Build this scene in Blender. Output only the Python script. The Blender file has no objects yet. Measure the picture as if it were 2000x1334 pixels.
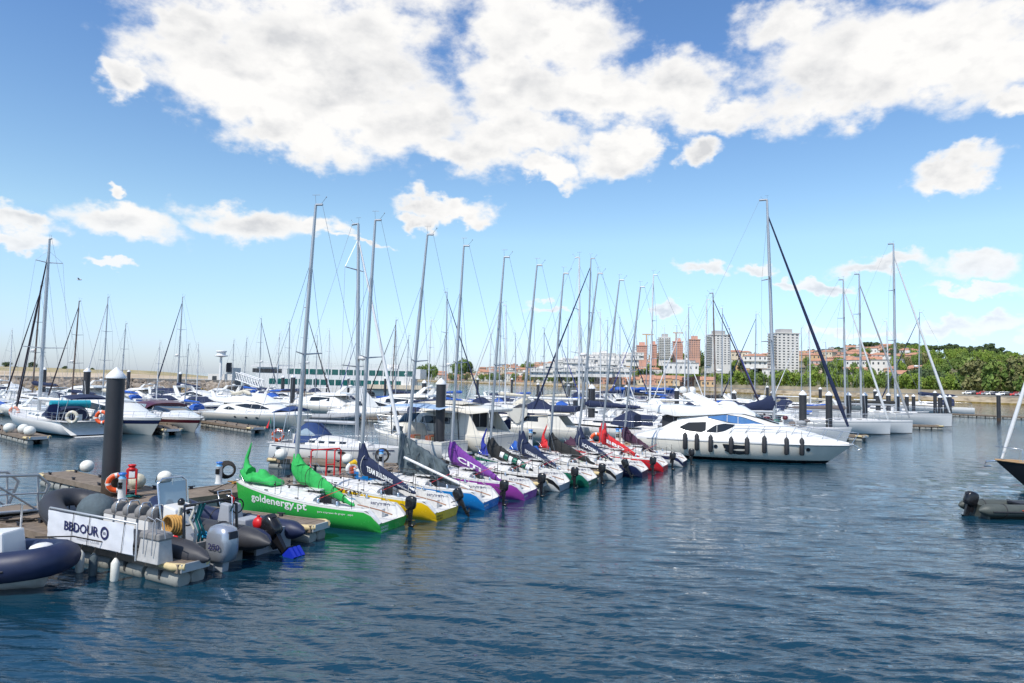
import bpy, bmesh, math, random
from mathutils import Matrix, Vector, noise
import numpy as np
R = math.radians
sc = bpy.context.scene
C = sc.collection
# ------------------------------------------------------------------ camera
FPX = 1333.3
CAMH = 4.4
PITCH = math.atan(74 / FPX)
ROLL = 0.0225
CM = Matrix.Rotation(math.pi / 2 + PITCH, 3, 'X') @ Matrix.Rotation(ROLL, 3, 'Z')
cam_d = bpy.data.cameras.new('camera'); cam = bpy.data.objects.new('camera', cam_d); C.objects.link(cam)
cam_d.sensor_width = 36; cam_d.lens = 24; cam_d.clip_start = 0.1; cam_d.clip_end = 20000
cam.matrix_world = Matrix.Translation((0, 0, CAMH)) @ CM.to_4x4()
sc.camera = cam
sc.view_settings.view_transform = 'Standard'; sc.view_settings.look = 'None'
sc.view_settings.exposure = 0.24; sc.view_settings.gamma = 1
sc.render.engine = 'CYCLES'
try:
    sc.cycles.max_bounces = 6; sc.cycles.glossy_bounces = 3; sc.cycles.diffuse_bounces = 2
    sc.cycles.transmission_bounces = 3; sc.cycles.caustics_reflective = False; sc.cycles.caustics_refractive = False
    sc.cycles.use_denoising = True
except Exception: pass

def ray(px, py):
    return CM @ Vector(((px - 1000) / FPX, -(py - 667) / FPX, -1))
def UP(px, py, z=0.0):
    d = ray(px, py); t = (z - CAMH) / d.z
    return Vector((d.x * t, d.y * t, z))
def UD(px, py, D):
    d = ray(px, py); t = D / d.y
    return Vector((d.x * t, D, CAMH + d.z * t))
def HY(px): return 741 + 0.0225 * (px - 1000)

# ------------------------------------------------------------------ world
SUN_EL, SUN_AZ = 52, 212      # azimuth clockwise from +Y (north): sun behind left
def make_world():
    w = bpy.data.worlds.new('World'); sc.world = w; w.use_nodes = True
    nt = w.node_tree; N = nt.nodes; Lk = nt.links; N.clear()
    out = N.new('ShaderNodeOutputWorld')
    sky = N.new('ShaderNodeTexSky'); sky.sky_type = 'NISHITA'; sky.sun_disc = False
    sky.sun_elevation = R(SUN_EL); sky.sun_rotation = R(SUN_AZ)
    sky.air_density = 1.15; sky.dust_density = 0.35; sky.ozone_density = 2.6; sky.altitude = 0
    hsv = N.new('ShaderNodeHueSaturation'); hsv.inputs['Saturation'].default_value = 1.12; hsv.inputs['Value'].default_value = 1.0
    Lk.new(sky.outputs[0], hsv.inputs['Color'])
    tc = N.new('ShaderNodeTexCoord')
    sep = N.new('ShaderNodeSeparateXYZ'); Lk.new(tc.outputs['Generated'], sep.inputs[0])
    def mth(op, a, b=None, c=None):
        n = N.new('ShaderNodeMath'); n.operation = op
        for i, q in enumerate((a, b, c)):
            if q is None: continue
            if isinstance(q, (int, float)): n.inputs[i].default_value = q
            else: Lk.new(q, n.inputs[i])
        return n.outputs[0]
    az = mth('ARCTAN2', sep.outputs[0], sep.outputs[1])
    el = mth('ARCSINE', mth('MAXIMUM', mth('MINIMUM', sep.outputs[2], 1.0), -1.0))
    def noi(scale, detail, rough=.5, off=0, zs=1.0):
        mp = N.new('ShaderNodeMapping'); mp.inputs['Location'].default_value = (off, off * .7, off * .3); mp.inputs['Scale'].default_value = (1, 1, zs)
        Lk.new(tc.outputs['Generated'], mp.inputs[0])
        n = N.new('ShaderNodeTexNoise'); n.inputs['Scale'].default_value = scale; n.inputs['Detail'].default_value = detail
        n.inputs['Roughness'].default_value = rough; Lk.new(mp.outputs[0], n.inputs['Vector'])
        return n
    cmb = N.new('ShaderNodeCombineXYZ'); Lk.new(az, cmb.inputs[0]); Lk.new(el, cmb.inputs[1])
    n1 = noi(7, 4, .55, 3.1, 1.4)
    vm = N.new('ShaderNodeVectorMath'); vm.operation = 'SUBTRACT'; Lk.new(n1.outputs['Color'], vm.inputs[0]); vm.inputs[1].default_value = (.5, .5, .5)
    vs = N.new('ShaderNodeVectorMath'); vs.operation = 'MULTIPLY'; Lk.new(vm.outputs[0], vs.inputs[0]); vs.inputs[1].default_value = (.11, .08, 0)
    va = N.new('ShaderNodeVectorMath'); va.operation = 'ADD'; Lk.new(cmb.outputs[0], va.inputs[0]); Lk.new(vs.outputs[0], va.inputs[1])
    n1b = noi(34, 4, .55, 13.7, 1.4)
    vb = N.new('ShaderNodeVectorMath'); vb.operation = 'MULTIPLY_ADD'; Lk.new(n1b.outputs['Color'], vb.inputs[0]); vb.inputs[1].default_value = (.06, .045, 0); vb.inputs[2].default_value = (-.03, -.0225, 0)
    vc = N.new('ShaderNodeVectorMath'); vc.operation = 'ADD'; Lk.new(va.outputs[0], vc.inputs[0]); Lk.new(vb.outputs[0], vc.inputs[1])
    P = vc.outputs[0]
    blobs = [(590,90,310,135,0),(440,165,225,80,8),(700,205,300,95,12),(232,150,62,42,0),(375,60,85,66,0),(880,290,130,38,12),(560,240,240,52,14),
      (990,150,120,120,0),(1090,60,190,110,0),(1150,185,240,66,0),(1010,262,130,50,8),(1060,338,92,24,8),(1320,170,120,62,0),(1400,215,150,42,0),
      (1700,110,280,110,0),(1545,62,130,52,0),(1900,100,190,115,0),(1640,185,200,56,0),(1985,212,60,35,0),(1200,312,82,44,0),(1240,300,40,36,0),
      (1360,297,56,28,0),(1880,335,115,32,-7),(50,425,100,26,0),(250,430,130,34,5),(480,436,130,38,3),(620,455,60,24,0),(40,462,70,20,0),
      (240,375,22,16,0),(215,508,62,11,0),(865,408,92,24,5),(815,428,36,18,0),(900,425,52,20,0),(1920,530,95,28,-4),(1750,522,125,20,3),
      (1905,573,112,12,2),(1850,640,100,18,0),(1960,632,80,20,0),(1680,655,90,12,0),(1350,515,45,16,18),(1480,525,58,13,0),(1560,555,30,10,0),
      (1100,610,65,9,0),(1300,592,22,10,0),(700,477,70,8,0),(1620,560,80,14,0),
      (760,-150,420,130,0),(1300,-170,560,110,0),(1850,-120,330,110,0)]
    acc = None
    for (x, y, rx, ry, ro) in blobs:
        d = ray(x, y).normalized(); a = math.atan2(d.x, d.y); e = math.asin(d.z)
        cx = (x - 1000) / FPX
        ka = 1 / (1 + cx * cx)
        mp = N.new('ShaderNodeMapping'); mp.vector_type = 'TEXTURE'
        mp.inputs['Location'].default_value = (a, e, 0); mp.inputs['Rotation'].default_value = (0, 0, R(-ro - 1.2))
        mp.inputs['Scale'].default_value = (rx / FPX * ka, ry / FPX * math.sqrt(ka), 1); Lk.new(P, mp.inputs[0])
        ln = N.new('ShaderNodeVectorMath'); ln.operation = 'LENGTH'; Lk.new(mp.outputs[0], ln.inputs[0])
        if acc is None: acc = ln.outputs['Value']
        else:
            m = N.new('ShaderNodeMath'); m.operation = 'SMOOTH_MIN'; m.inputs[2].default_value = .12
            Lk.new(acc, m.inputs[0]); Lk.new(ln.outputs['Value'], m.inputs[1]); acc = m.outputs[0]
    dens = mth('SUBTRACT', 1.14, acc)
    n2 = noi(12, 12, .6, 9.3, 1.7)
    nf = mth('MULTIPLY', mth('SUBTRACT', n2.outputs[0], .51), 1.75)
    d1 = mth('ADD', dens, nf)
    # the rest of the sky, high up and behind the viewer
    n3 = noi(2.6, 8, .58, 21.0, 1.6)
    d3 = mth('MULTIPLY', mth('SUBTRACT', n3.outputs[0], .535), 5.0)
    gate = N.new('ShaderNodeMapRange'); gate.inputs[1].default_value = .56; gate.inputs[2].default_value = .72; Lk.new(el, gate.inputs[0])
    back = N.new('ShaderNodeMapRange'); back.inputs[1].default_value = .45; back.inputs[2].default_value = .1; Lk.new(sep.outputs[1], back.inputs[0])
    lowk = N.new('ShaderNodeMapRange'); lowk.inputs[1].default_value = .08; lowk.inputs[2].default_value = .2; Lk.new(el, lowk.inputs[0])
    g2 = mth('MULTIPLY', mth('MAXIMUM', gate.outputs[0], back.outputs[0]), lowk.outputs[0])
    d3 = mth('MULTIPLY', d3, g2)
    d3 = mth('SUBTRACT', d3, mth('MULTIPLY', mth('SUBTRACT', 1.0, g2), 1.0))
    dall = mth('MAXIMUM', d1, d3)
    al = N.new('ShaderNodeMapRange'); al.interpolation_type = 'SMOOTHSTEP'; al.inputs[1].default_value = -.03; al.inputs[2].default_value = .56
    Lk.new(dall, al.inputs[0])
    # grey bellies: how much cloud lies above (towards the sun) of this point
    def shifted(scale, detail, rough, off, zs, d):
        mp = N.new('ShaderNodeMapping'); mp.inputs['Location'].default_value = (off + d[0], off * .7 + d[1], off * .3 + d[2] * zs); mp.inputs['Scale'].default_value = (1, 1, zs)
        Lk.new(tc.outputs['Generated'], mp.inputs[0]); n = N.new('ShaderNodeTexNoise'); n.inputs['Scale'].default_value = scale; n.inputs['Detail'].default_value = detail; n.inputs['Roughness'].default_value = rough
        Lk.new(mp.outputs[0], n.inputs['Vector']); return n.outputs[0]
    nA = shifted(13, 5, .55, 9.3, 1.7, (0, 0, 0)); nB = shifted(13, 5, .55, 9.3, 1.7, (-.006, 0, .02))
    relief = mth('MULTIPLY', mth('SUBTRACT', nB, nA), 3.0)
    n4 = noi(5.0, 4, .5, 40.0, 2.0)
    core = N.new('ShaderNodeMapRange'); core.inputs[1].default_value = .3; core.inputs[2].default_value = 1.0; Lk.new(dall, core.inputs[0])
    gr = N.new('ShaderNodeMapRange'); gr.inputs[1].default_value = .40; gr.inputs[2].default_value = .66; Lk.new(n4.outputs[0], gr.inputs[0])
    gf = mth('ADD', mth('MULTIPLY', core.outputs[0], gr.outputs[0]), mth('MULTIPLY', relief, core.outputs[0]))
    gf = mth('MAXIMUM', mth('MINIMUM', gf, 1.0), 0.0)
    cc = N.new('ShaderNodeMix'); cc.data_type = 'RGBA'; Lk.new(gf, cc.inputs[0])
    cc.inputs[6].default_value = (.87, .86, .845, 1); cc.inputs[7].default_value = (.60, .61, .63, 1)
    # fade of low clouds into the bright air near the horizon
    lo = N.new('ShaderNodeMapRange'); lo.inputs[1].default_value = 0.0; lo.inputs[2].default_value = .22; lo.inputs[3].default_value = .6; lo.inputs[4].default_value = 1; Lk.new(el, lo.inputs[0])
    alf = mth('MULTIPLY', al.outputs[0], lo.outputs[0])
    def band(e0, e1):
        q = N.new('ShaderNodeMapRange'); q.inputs[1].default_value = e0; q.inputs[2].default_value = e1; Lk.new(el, q.inputs[0]); return q.outputs[0]
    t1 = N.new('ShaderNodeMix'); t1.data_type = 'RGBA'; t1.inputs[6].default_value = (.60, .79, 1.42, 1); t1.inputs[7].default_value = (1.30, 1.27, 1.18, 1); Lk.new(band(-.02, .2), t1.inputs[0])
    tint = N.new('ShaderNodeMix'); tint.data_type = 'RGBA'; Lk.new(t1.outputs[2], tint.inputs[6]); tint.inputs[7].default_value = (.97, 1.05, 1.18, 1); Lk.new(band(.2, .45), tint.inputs[0])
    mul = N.new('ShaderNodeMix'); mul.data_type = 'RGBA'; mul.blend_type = 'MULTIPLY'; mul.inputs[0].default_value = 1; Lk.new(hsv.outputs[0], mul.inputs[6]); Lk.new(tint.outputs[2], mul.inputs[7])
    b1 = N.new('ShaderNodeBackground'); Lk.new(mul.outputs[2], b1.inputs[0]); b1.inputs[1].default_value = 0.125
    b2 = N.new('ShaderNodeBackground'); Lk.new(cc.outputs[2], b2.inputs[0]); b2.inputs[1].default_value = 0.98
    mx = N.new('ShaderNodeMixShader'); Lk.new(alf, mx.inputs[0]); Lk.new(b1.outputs[0], mx.inputs[1]); Lk.new(b2.outputs[0], mx.inputs[2])
    Lk.new(mx.outputs[0], out.inputs[0])
make_world()
sd = bpy.data.lights.new('sun', 'SUN'); sd.energy = 3.6; sd.angle = R(.5); sd.color = (1, .955, .88)
sun = bpy.data.objects.new('sun', sd); C.objects.link(sun)
sv = Vector((math.sin(R(SUN_AZ)) * math.cos(R(SUN_EL)), math.cos(R(SUN_AZ)) * math.cos(R(SUN_EL)), math.sin(R(SUN_EL))))
sun.rotation_euler = sv.to_track_quat('Z', 'Y').to_euler(); sun.location = sv * 100

# ------------------------------------------------------------------ materials
MT = {}
# name: colour, roughness, metallic, noise amount, noise scale, bump
TAB = {
 'gelcoat': ((.76,.75,.72),.22,0,.05,2.5,0), 'cream': ((.74,.70,.61),.3,0,.06,2,0), 'offwhite': ((.68,.67,.64),.45,0,.12,5,0),
 'deck_white': ((.66,.65,.63),.6,0,.16,9,.1), 'green': ((.035,.40,.06),.25,0,.05,2,0), 'yellow': ((.80,.50,.01),.25,0,.05,2,0),
 'blue': ((.01,.20,.55),.25,0,.05,2,0), 'purple': ((.30,.05,.33),.28,0,.05,2,0), 'dkgreen': ((.01,.14,.09),.28,0,.05,2,0),
 'navy': ((.012,.02,.07),.3,0,.1,2,0), 'red': ((.62,.02,.03),.28,0,.06,2,0), 'black': ((.015,.015,.018),.35,0,.1,3,0),
 'plum': ((.06,.02,.045),.8,0,.2,6,.3), 'cloth_green': ((.03,.42,.09),.85,0,.2,7,.9), 'cloth_navy': ((.012,.022,.065),.85,0,.2,7,.9),
 'cloth_purple': ((.19,.045,.30),.85,0,.15,7,.9), 'cloth_slate': ((.09,.12,.135),.85,0,.2,7,.9), 'cloth_black': ((.025,.026,.026),.85,0,.2,7,.9),
 'cloth_red': ((.62,.025,.03),.85,0,.15,7,.9), 'cloth_blue': ((.02,.035,.28),.85,0,.2,7,.9), 'cloth_royal': ((.02,.10,.42),.8,0,.2,5,.3),
 'cloth_cream': ((.62,.57,.46),.85,0,.12,5,.3), 'cloth_white': ((.75,.75,.74),.8,0,.08,5,.3), 'cloth_teal': ((.01,.33,.42),.7,0,.1,5,.2), 'cloth_grey': ((.35,.36,.37),.85,0,.12,5,.3),
 'maroon': ((.09,.01,.02),.3,0,.1,3,0), 'alu': ((.50,.51,.52),.45,.5,.08,3,0), 'mast': ((.50,.51,.52),.42,.55,.08,2,0), 'mast_white': ((.74,.74,.73),.35,0,.06,2,0),
 'mast_dark': ((.20,.14,.11),.45,.2,.1,2,0), 'steel': ((.66,.67,.68),.22,.9,.04,4,0), 'wire': ((.30,.31,.33),.4,.5,0,1,0), 'glass': ((.015,.02,.027),.06,0,0,1,0),
 'glass_blue': ((.10,.24,.47),.08,.35,.15,3,0), 'glass_clear': ((.35,.42,.46),.06,.2,.1,2,0), 'teal_glass': ((.01,.11,.10),.08,0,.3,.5,0), 'rubber': ((.028,.029,.033),.62,0,.25,3,.15),
 'hypalon': ((.034,.035,.042),.55,0,.15,4,.1), 'hyp_navy': ((.012,.02,.06),.5,0,.2,4,.1), 'hyp_green': ((.075,.085,.075),.55,0,.2,4,.1),
 'cloth_sky': ((.30,.42,.58),.8,0,.08,4,.2), 'cloth_taupe': ((.16,.135,.125),.85,0,.15,4,.3), 'cloth_dodger': ((.015,.045,.15),.8,0,.15,5,.3), 'jib_dark': ((.03,.02,.03),.8,0,.15,4,.2),
 'box_grey': ((.47,.46,.44),.6,0,.2,5,.1),
 'wood': ((.22,.17,.125),.8,0,.3,3,.3), 'wood_red': ((.34,.17,.10),.75,0,.25,3,.3), 'teak': ((.42,.26,.13),.6,0,.2,4,.2), 'mahogany': ((.25,.07,.03),.4,0,.2,4,0),
 'float': ((.30,.30,.27),.65,0,.25,3,.2), 'float_dark': ((.05,.05,.05),.8,0,.3,3,.2), 'pile': ((.03,.031,.036),.5,0,.25,1.2,.15), 'pile_weed': ((.07,.045,.028),.95,0,.5,5,.6),
 'cone': ((.80,.80,.80),.4,0,.06,4,0), 'bumper': ((.63,.50,.26),.65,0,.2,5,.1), 'buoy': ((.78,.76,.68),.45,0,.12,6,.05), 'buoy_old': ((.62,.58,.44),.6,0,.35,7,.1),
 'orange': ((.80,.10,.015),.5,0,.1,4,0), 'orange_pale': ((.75,.25,.13),.6,0,.1,4,0), 'signred': ((.60,.012,.015),.4,0,.08,4,0), 'signblue': ((.02,.14,.50),.4,0,.05,4,0),
 'rope_gold': ((.55,.30,.08),.85,0,.3,20,.4), 'rope_white': ((.62,.60,.52),.85,0,.2,20,.4), 'rope_teal': ((.01,.15,.15),.85,0,.2,20,.3), 'rope_dark': ((.04,.035,.03),.9,0,.3,20,.3), 'rope_cyan': ((.03,.42,.65),.8,0,.2,20,.3),
 'banner': ((.72,.73,.76),.7,0,.08,2,.25), 'ink': ((.02,.02,.09),.6,0,0,1,0), 'ink_grey': ((.45,.46,.5),.6,0,0,1,0), 'ink_white': ((.78,.78,.77),.6,0,0,1,0), 'ink_black': ((.02,.018,.015),.6,0,0,1,0),
 'silver': ((.42,.45,.50),.3,.6,.06,4,0), 'engine_black': ((.012,.012,.014),.2,0,.1,4,0), 'lime_sticker': ((.06,.30,.12),.5,0,0,1,0), 'sky_sticker': ((.12,.36,.62),.5,0,0,1,0),
 'prop_blue': ((.01,.03,.40),.35,0,.1,5,0), 'beige': ((.55,.47,.32),.6,0,.15,4,0), 'grey': ((.32,.34,.37),.5,0,.1,4,0), 'seat_grey': ((.22,.21,.20),.7,0,.1,6,.1),
 'dark': ((.02,.022,.03),.6,0,.2,3,0), 'antifoul': ((.42,.03,.02),.6,0,.2,4,0), 'skin': ((.6,.35,.25),.6,0,0,1,0),
 'render_white': ((.74,.71,.66),.85,0,.12,.15,0), 'render_cream': ((.66,.56,.42),.85,0,.12,.15,0), 'render_salmon': ((.66,.36,.27),.85,0,.12,.15,0), 'render_pink': ((.60,.34,.25),.85,0,.12,.15,0), 'render_grey': ((.42,.40,.38),.85,0,.12,.15,0),
 'render_ochre': ((.60,.40,.22),.85,0,.12,.15,0), 'brick_red': ((.46,.15,.09),.85,0,.15,.2,0), 'roof_tile': ((.50,.25,.155),.85,0,.3,.4,.2), 'roof_grey': ((.25,.25,.25),.85,0,.2,.3,0),
 'window_dark': ((.05,.06,.07),.15,0,.3,.3,0), 'window_soft': ((.22,.23,.24),.3,0,.3,.3,0), 'balcony': ((.68,.66,.61),.8,0,.15,.3,0), 'trunk': ((.10,.075,.05),.9,0,.3,2,.4),
 'stone': ((.40,.33,.24),.9,0,.4,.12,.4), 'promenade': ((.36,.32,.26),.9,0,.2,.1,0), 'asphalt_grey': ((.10,.10,.10),.9,0,.2,.2,0), 'concrete': ((.16,.155,.145),.9,0,.25,.2,.1),
}
def mat(name):
    if name in MT: return MT[name]
    col, ro, me, na, ns, bu = TAB[name]
    m = bpy.data.materials.new(name); m.use_nodes = True; nt = m.node_tree; b = nt.nodes['Principled BSDF']
    b.inputs['Base Color'].default_value = (*col, 1); b.inputs['Roughness'].default_value = ro; b.inputs['Metallic'].default_value = me
    if na > 0:
        tc = nt.nodes.new('ShaderNodeTexCoord'); n = nt.nodes.new('ShaderNodeTexNoise'); n.inputs['Scale'].default_value = ns; n.inputs['Detail'].default_value = 6
        n.inputs['Roughness'].default_value = .65
        nt.links.new(tc.outputs['Object'], n.inputs['Vector'])
        mr = nt.nodes.new('ShaderNodeMapRange'); mr.inputs[1].default_value = .3; mr.inputs[2].default_value = .7; mr.inputs[3].default_value = 1 - na; mr.inputs[4].default_value = 1 + na * .6
        nt.links.new(n.outputs[0], mr.inputs[0])
        mx = nt.nodes.new('ShaderNodeVectorMath'); mx.operation = 'SCALE'; mx.inputs[0].default_value = col
        nt.links.new(mr.outputs[0], mx.inputs['Scale']); nt.links.new(mx.outputs[0], b.inputs['Base Color'])
        if ro > .15:
            m2 = nt.nodes.new('ShaderNodeMapRange'); m2.inputs[3].default_value = max(.03, ro - .08); m2.inputs[4].default_value = min(1, ro + .1)
            nt.links.new(n.outputs[0], m2.inputs[0]); nt.links.new(m2.outputs[0], b.inputs['Roughness'])
        if bu > 0:
            bp = nt.nodes.new('ShaderNodeBump'); bp.inputs['Strength'].default_value = bu; bp.inputs['Distance'].default_value = .03
            nt.links.new(n.outputs[0], bp.inputs['Height']); nt.links.new(bp.outputs[0], b.inputs['Normal'])
    MT[name] = m; return m

# ------------------------------------------------------------------ mesh builder
def lerp(a, b, t): return a + (b - a) * t
def interp(tab, x):
    if x <= tab[0][0]: return tab[0][1]
    for (a, u), (b, v) in zip(tab, tab[1:]):
        if x <= b: return lerp(u, v, (x - a) / (b - a) if b > a else 0)
    return tab[-1][1]
class G:
    def __init__(s): s.v = []; s.f = []; s.m = []; s.s = []
    def add(s, vs, fs, m, sm=False, M=None):
        o = len(s.v)
        s.v += [tuple(M @ Vector(p)) for p in vs] if M is not None else [tuple(p) for p in vs]
        for k, f in enumerate(fs):
            s.f.append(tuple(i + o for i in f)); s.m.append(m[k] if isinstance(m, list) else m); s.s.append(sm)
        return s
    def box(s, x0, x1, y0, y1, z0, z1, m, M=None):
        v = [(x, y, z) for z in (z0, z1) for y in (y0, y1) for x in (x0, x1)]
        return s.add(v, [(0,2,3,1),(4,5,7,6),(0,1,5,4),(2,6,7,3),(0,4,6,2),(1,3,7,5)], m, False, M)
    def hexa(s, b, t, m):            # bottom 4, top 4 points (ccw)
        return s.add(list(b) + list(t), [(3,2,1,0),(4,5,6,7),(0,1,5,4),(1,2,6,5),(2,3,7,6),(3,0,4,7)], m)
    def quad(s, p, m): return s.add(p, [tuple(range(len(p)))], m)
    def grid(s, rows, m, sm=True, close=False):
        n = len(rows[0]); v = [p for r in rows for p in r]; f = []; ml = []
        for i in range(len(rows) - 1):
            for j in range(n if close else n - 1):
                k = (j + 1) % n
                f.append((i*n+j, i*n+k, (i+1)*n+k, (i+1)*n+j)); ml.append(m(i, j) if callable(m) else m)
        s.add(v, f, ml, sm)
        return s
    def loft(s, secs, m, sm=True, caps=True, capm=None):
        s.grid(secs, m, sm, True)
        if caps:
            cm = capm or (m if isinstance(m, str) else m(0, 0))
            s.add(secs[0], [tuple(range(len(secs[0])))[::-1]], cm); s.add(secs[-1], [tuple(range(len(secs[-1])))], cm)
        return s
    def tube(s, pts, r, m, n=6, caps=True, sm=True, flat=1.0):
        pts = [Vector(p) for p in pts]; L = len(pts); rs = r if isinstance(r, (list, tuple)) else [r] * L
        secs = []; up = None
        for i, p in enumerate(pts):
            d = (pts[min(i + 1, L - 1)] - pts[max(i - 1, 0)])
            if d.length < 1e-9: d = Vector((0, 0, 1))
            d.normalize()
            if up is None:
                up = Vector((0, 0, 1)) if abs(d.z) < .9 else Vector((1, 0, 0))
            a = d.cross(up)
            if a.length < 1e-6: a = d.orthogonal()
            a.normalize(); b = a.cross(d); up = b
            secs.append([tuple(p + a * math.cos(2*math.pi*k/n) * rs[i] + b * math.sin(2*math.pi*k/n) * rs[i] * flat) for k in range(n)])
        return s.loft(secs, m, sm, caps)
    def cyl(s, x, y, z0, z1, r, m, n=12, r2=None): return s.tube([(x, y, z0), (x, y, z1)], [r, r if r2 is None else r2], m, n)
    def lathe(s, prof, m, n=16, c=(0, 0, 0), axis='Z', M=None):
        secs = []
        for r, z in prof:
            row = []
            for k in range(n):
                a = 2 * math.pi * k / n; q = (r * math.cos(a), r * math.sin(a), z)
                if axis == 'X': q = (q[2], q[0], q[1])
                if axis == 'Y': q = (q[0], q[2], q[1])
                q = Vector(q) + Vector(c)
                row.append(tuple(M @ q) if M is not None else tuple(q))
            secs.append(row)
        return s.loft(secs, m, True, True)
    def ell(s, c, r, m, n=14, k=9):
        if isinstance(r, (int, float)): r = (r, r, r)
        secs = [[(c[0] + r[0]*math.sin(math.pi*max(.01,min(i/k,.99)))*math.cos(2*math.pi*j/n), c[1] + r[1]*math.sin(math.pi*max(.01,min(i/k,.99)))*math.sin(2*math.pi*j/n), c[2] - r[2]*math.cos(math.pi*i/k)) for j in range(n)] for i in range(k + 1)]
        return s.loft(secs, m, True, True)
    def torus(s, c, R1, r, m, axis='Y', n=20, k=8, mats2=None, M=None):
        rows = []
        for i in range(n):
            a = 2*math.pi*i/n; row = []
            for j in range(k):
                b = 2*math.pi*j/k; q = ((R1 + r*math.cos(b))*math.cos(a), r*math.sin(b), (R1 + r*math.cos(b))*math.sin(a))
                if axis == 'Z': q = (q[0], q[2], q[1])
                if axis == 'X': q = (q[1], q[0], q[2])
                q = Vector(q) + Vector(c); row.append(tuple(M @ q) if M is not None else tuple(q))
            rows.append(row)
        rows.append(rows[0])
        return s.grid(rows, (lambda i, j: mats2 if (mats2 and i % (n // 4) == 0) else m), True, True)
    def prism(s, poly, y0, y1, m, M=None):     # polygon in x,z extruded along y
        n = len(poly); v = [(x, y0, z) for x, z in poly] + [(x, y1, z) for x, z in poly]
        f = [tuple(range(n)), tuple(range(2*n - 1, n - 1, -1))] + [(i, i + n, (i + 1) % n + n, (i + 1) % n) for i in range(n)]
        return s.add(v, f, m, False, M)
    def build(s, name, parent=None, loc=(0, 0, 0), rz=0, bevel=0):
        me = bpy.data.meshes.new(name); me.from_pydata(s.v, [], s.f)
        names = []
        for q in s.m:
            if q not in names: names.append(q)
        for q in names: me.materials.append(mat(q))
        ix = {q: i for i, q in enumerate(names)}
        me.polygons.foreach_set('material_index', [ix[q] for q in s.m]); me.polygons.foreach_set('use_smooth', s.s)
        bm = bmesh.new(); bm.from_mesh(me); bmesh.ops.recalc_face_normals(bm, faces=bm.faces); bm.to_mesh(me); bm.free()
        me.update()
        o = bpy.data.objects.new(name, me); C.objects.link(o); o.location = loc; o.rotation_euler = (0, 0, rz)
        if parent: o.parent = parent
        if bevel:
            b = o.modifiers.new('bevel', 'BEVEL'); b.width = bevel; b.segments = 2; b.limit_method = 'ANGLE'
        return o
def tag(o, label=None, cat=None, group=None, kind=None):
    if label: o['label'] = label
    if cat: o['category'] = cat
    if group: o['group'] = group
    if kind: o['kind'] = kind
    return o
def thing(name, label, cat, loc=(0, 0, 0), rz=0, group=None):
    o = bpy.data.objects.new(name, None); C.objects.link(o); o.empty_display_size = .3
    o.location = loc; o.rotation_euler = (0, 0, rz); return tag(o, label, cat, group)
def dup(root, loc, rz, label=None, group=None, scale=None):
    r = root.copy(); C.objects.link(r); r.location = loc; r.rotation_euler = (0, 0, rz)
    if label: r['label'] = label
    if group: r['group'] = group
    if scale: r.scale = (scale,) * 3 if isinstance(scale, (int, float)) else scale
    for ch in list(root.children):
        c = ch.copy(); C.objects.link(c); c.parent = r
        for g in ch.children:
            d = g.copy(); C.objects.link(d); d.parent = c
    return r
class Fr:                              # a thing's own frame: x forward, y to port
    def __init__(s, x, y, th): s.o = (x, y); s.th = th; s.c = math.cos(th); s.s = math.sin(th)
    def W(s, x, y, z=0): return Vector((s.o[0] + x*s.c - y*s.s, s.o[1] + x*s.s + y*s.c, z))
    def p(s, px, py, yo=0.0):          # seen point on the plane y=yo of the frame -> (x, z)
        d = ray(px, py); nx, ny = -s.s, s.c
        den = d.x*nx + d.y*ny; t = (yo + s.o[0]*nx + s.o[1]*ny) / den
        X, Y, Z = d.x*t, d.y*t, CAMH + d.z*t
        return ((X - s.o[0])*s.c + (Y - s.o[1])*s.s, Z)
def frame(sx, sy, bx, by, sz=0, bz=0):
    a = UP(sx, sy, sz); b = UP(bx, by, bz)
    f = Fr(a.x, a.y, math.atan2(b.y - a.y, b.x - a.x)); f.L = math.hypot(b.x - a.x, b.y - a.y); return f
_tc = {}
def text_mesh(s, size=1.0, bold=0.0, spacing=1.0):
    k = (s, size, bold, spacing)
    if k in _tc: return _tc[k]
    cu = bpy.data.curves.new('t', 'FONT'); cu.body = s; cu.size = size; cu.offset = bold; cu.space_character = spacing; cu.resolution_u = 2
    ob = bpy.data.objects.new('t', cu); C.objects.link(ob)
    dg = bpy.context.evaluated_depsgraph_get(); me = ob.evaluated_get(dg).to_mesh()
    v = [(p.co.x, p.co.y) for p in me.vertices]; f = [tuple(q.vertices) for q in me.polygons]
    ob.evaluated_get(dg).to_mesh_clear(); bpy.data.objects.remove(ob); bpy.data.curves.remove(cu)
    x0 = min((p[0] for p in v), default=0); x1 = max((p[0] for p in v), default=1); y0 = min((p[1] for p in v), default=0); y1 = max((p[1] for p in v), default=1)
    _tc[k] = (v, f, x0, x1, y0, y1); return _tc[k]
def put_text(g, s, fn, w, h, m, bold=0.0, spacing=1.0):
    """fn(u, v) -> point; the text fills u in 0..w and v in 0..h"""
    v, f, x0, x1, y0, y1 = text_mesh(s, 1.0, bold, spacing)
    g.add([fn((p[0]-x0)/(x1-x0)*w, (p[1]-y0)/(y1-y0)*h) for p in v], f, m)

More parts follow.
